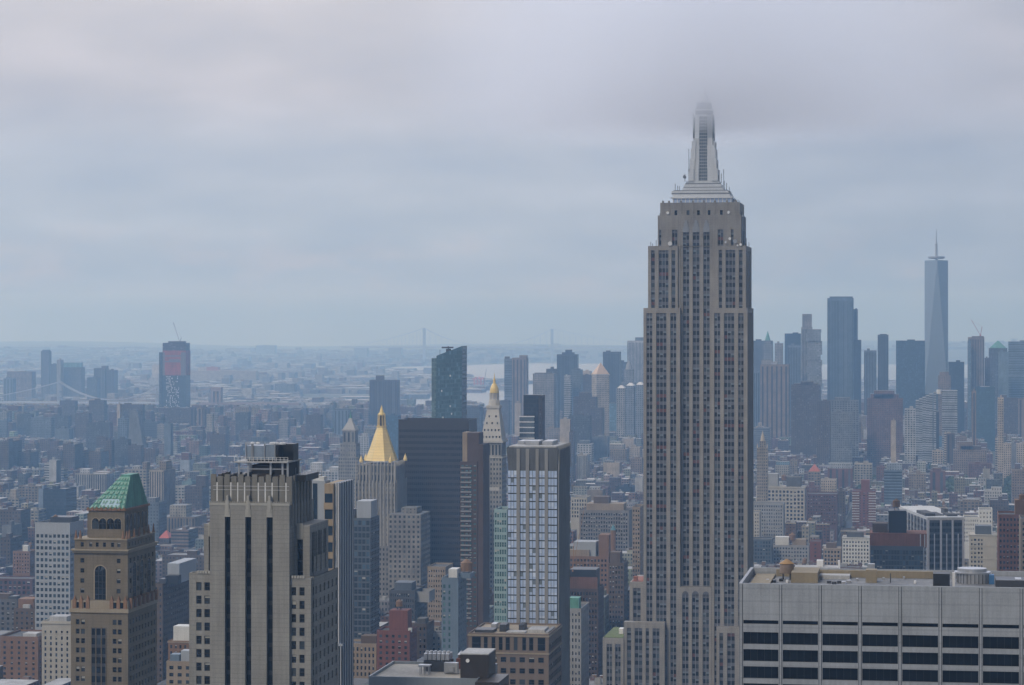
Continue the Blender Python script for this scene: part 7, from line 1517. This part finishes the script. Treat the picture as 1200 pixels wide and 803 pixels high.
# ---------------------------------------------------------------- trees of the squares, seen kilometres off as one mass each
def leaf_mat():
    m, p = newmat('foliage'); g = nd('ShaderNodeNewGeometry'); L.new(ramp(g.outputs['Random Per Island'], [(0, (.03, .055, .018)), (.6, (.06, .10, .03)), (1, (.11, .15, .05))]), p.inputs['Base Color']); p.inputs['Roughness'].default_value = .8; return m
LEAF = leaf_mat()
def grove(pl, npt, size, zr_, label):
    b = MB(); us = [p[0] for p in pl]; vs_ = [p[1] for p in pl]; k = 0
    crowns = []
    for _ in range(4000):
        if len(crowns) >= npt: break
        u, v = rng.uniform(min(us), max(us)), rng.uniform(min(vs_), max(vs_))
        if in_poly(u, v, pl): crowns.append((*gpt(u, v), rng.uniform(*zr_)))
    for x, y, h in crowns:
        r = h * rng.uniform(.28, .4); b.cyl(x, y, GZ, GZ + h * .4, .35, .2, 5)
        for _ in range(70):
            d = Vector((rng.gauss(0, 1), rng.gauss(0, 1), rng.gauss(0, 1))).normalized() * (rng.random() ** .4); c = Vector((x + d.x * r, y + d.y * r, GZ + h * .65 + d.z * h * .36)); s = size * rng.uniform(.6, 1.4); n_ = Vector((rng.gauss(0, 1), rng.gauss(0, 1), rng.gauss(.4, 1))).normalized(); a = n_.orthogonal().normalized() * s; e_ = n_.cross(a)
            b.quad(tuple(c - a - e_ * .8), tuple(c + a * 1.1 - e_), tuple(c + a + e_), tuple(c - a * .9 + e_ * 1.1))
    o = b.build('tree_grove_foliage', LEAF); tag(o, label=label, kind='stuff')
GLAB = ['dark green trees of a small square left of the banded brick block', 'green trees round the low houses under the blue glass building', 'broad green trees of the square behind the tan lofts', 'dark green trees at the right edge', 'thin row of street trees above the square', 'dark trees left of the art deco tower', 'wide dark green park before the temple topped tower', 'green park strip behind the housing slabs']
for pl, lb in zip(PARKS, GLAB): grove(pl, 80 if pl[0][1] > 540 else 110, 1.5 if pl[0][1] > 540 else 2.4, (10, 17), lb)
# ---------------------------------------------------------------- things on the water and on the far quays
def boat(u, v, ln, label, col=WHITE):
    x, y = gpt(u, v, GZ + 3); r = root('ferry', label, 'boat', (x, y, GZ + 3), 'boats on the bay')
    b = MB(); b.frustum(-ln / 2 + ln * .06, ln / 2 - ln * .06, -ln * .09, ln * .09, -1, -ln / 2, ln / 2, -ln * .11, ln * .11, ln * .06); b.build('hull', col, r)
    b = MB(); b.box(-ln * .38, ln * .34, -ln * .08, ln * .08, ln * .06, ln * .13); b.build('deckhouse', WHITE, r); b = MB(); b.box(-ln * .08, ln * .1, -ln * .05, ln * .05, ln * .13, ln * .17); b.cyl(-ln * .02, 0, ln * .17, ln * .22, ln * .025, ln * .02, 8); b.build('bridge_deck', METAL, r)
boat(684.5, 427.6, 34, 'white ferry on the bay right of the broad dark tower'); boat(667, 440, 16, 'small pale boat on the water by the broad dark tower')
cr = [(557.5, 456), (561.5, 455.5), (565.5, 456)]
for k, (u, v) in enumerate(cr):
    x, y = gpt(u, v); r = root('gantry_crane', ('left red gantry crane on the far quay', 'middle red gantry crane on the far quay', 'right red gantry crane on the far quay')[k], 'crane', (x, y, GZ), 'red gantry cranes on the far quay'); m_ = plain('quay_crane_red', (.50, .12, .11), .6)
    for sx in (-1, 1):
        for sy in (-1, 1): b = MB(); b.box(sx * 6 - 1, sx * 6 + 1, sy * 9 - 1, sy * 9 + 1, 0, 40); b.build('leg', m_, r)
    b = MB(); b.box(-7.5, 7.5, -34, 22, 38, 42); b.build('boom', m_, r); b = MB(); b.box(-6, 6, -8, 8, 20, 23); b.box(-3, 3, 2, 9, 42, 47); b.build('portal_beam', m_, r)
x, y = gpt(568, 456); r = root('boom_crane', 'tall dark boom crane behind the red gantry cranes', 'crane', (x, y, GZ)); m_ = plain('boom_grey', (.14, .17, .22), .6)
b = MB(); b.tube((0, 0, 0), (0, 0, 30), 2.2, 6); b.build('crane_tower', m_, r); b = MB(); b.tube((-3, 0, 28), (7, 0, 78), 1.5, 6); b.build('jib', m_, r)
# ================================================================ haze and the low cloud on the mast
hb_ = MB(); hb_.box(GX0 - 300, GX1 + 300, GY0 - 300, GY1 + 300, GZ - 3, 560)
m = bpy.data.materials.new('haze'); m.use_nodes = True; nt = m.node_tree; N = nt.nodes; L = nt.links; N.clear()
pv = nd('ShaderNodeVolumePrincipled'); pv.inputs['Color'].default_value = HAZE_COL + (1,); pv.inputs['Absorption Color'].default_value = (.9, .95, 1, 1); pv.inputs['Density'].default_value = HAZE_DENS; pv.inputs['Anisotropy'].default_value = .35
ou = nd('ShaderNodeOutputMaterial'); L.new(pv.outputs[0], ou.inputs['Volume'])
o = hb_.build('haze', m); tag(o, label='pale blue summer haze over the whole city', kind='stuff')
b = MB(); CZ0, CZ1 = 366, 470; CCX = EY * (FX + .0727 * RX) / (FY + .0727 * RY); CR_ = 170
b.cyl(0, 0, -60, 60, CR_, CR_, 40)
for k in range(1, 39): b.tri((CR_, 0, -60), (CR_ * math.cos(math.pi * (k + 1) / 20), CR_ * math.sin(math.pi * (k + 1) / 20), -60), (CR_ * math.cos(math.pi * k / 20), CR_ * math.sin(math.pi * k / 20), -60))
m = bpy.data.materials.new('low_cloud'); m.use_nodes = True; nt = m.node_tree; N = nt.nodes; L = nt.links; N.clear()
tco = nd('ShaderNodeTexCoord').outputs['Object']; s = nd('ShaderNodeSeparateXYZ'); L.new(tco, s.inputs[0])
r2 = M_('SQRT', M_('ADD', M_('POWER', M_('ABSOLUTE', s.outputs[0]), 2), M_('POWER', M_('ABSOLUTE', s.outputs[1]), 2)))
edge = M_('SUBTRACT', 1.0, M_('DIVIDE', r2, CR_), True); nzv = noise(tco, .05, 5)
zb_ = M_('DIVIDE', M_('ADD', M_('ADD', s.outputs[2], CLOUD_OFF), M_('MULTIPLY', M_('SUBTRACT', nzv, .5), 34)), 24.0, True)
dn = M_('MULTIPLY', M_('MULTIPLY', M_('MULTIPLY', M_('POWER', zb_, 1.3), M_('POWER', edge, 1.7)), M_('SUBTRACT', 1.0, M_('MULTIPLY', M_('ADD', s.outputs[2], 40.0), .0075), True)), CLOUD_DENS)
pv = nd('ShaderNodeVolumePrincipled'); pv.inputs['Color'].default_value = (.99, .99, 1, 1); pv.inputs['Anisotropy'].default_value = .75; L.new(dn, pv.inputs['Density'])
ou = nd('ShaderNodeOutputMaterial'); L.new(pv.outputs[0], ou.inputs['Volume'])
o = b.build('mast_cloud', m, None, (CCX, EY + 20, 418)); tag(o, label='wisp of low cloud swallowing the top of the mast', kind='stuff')
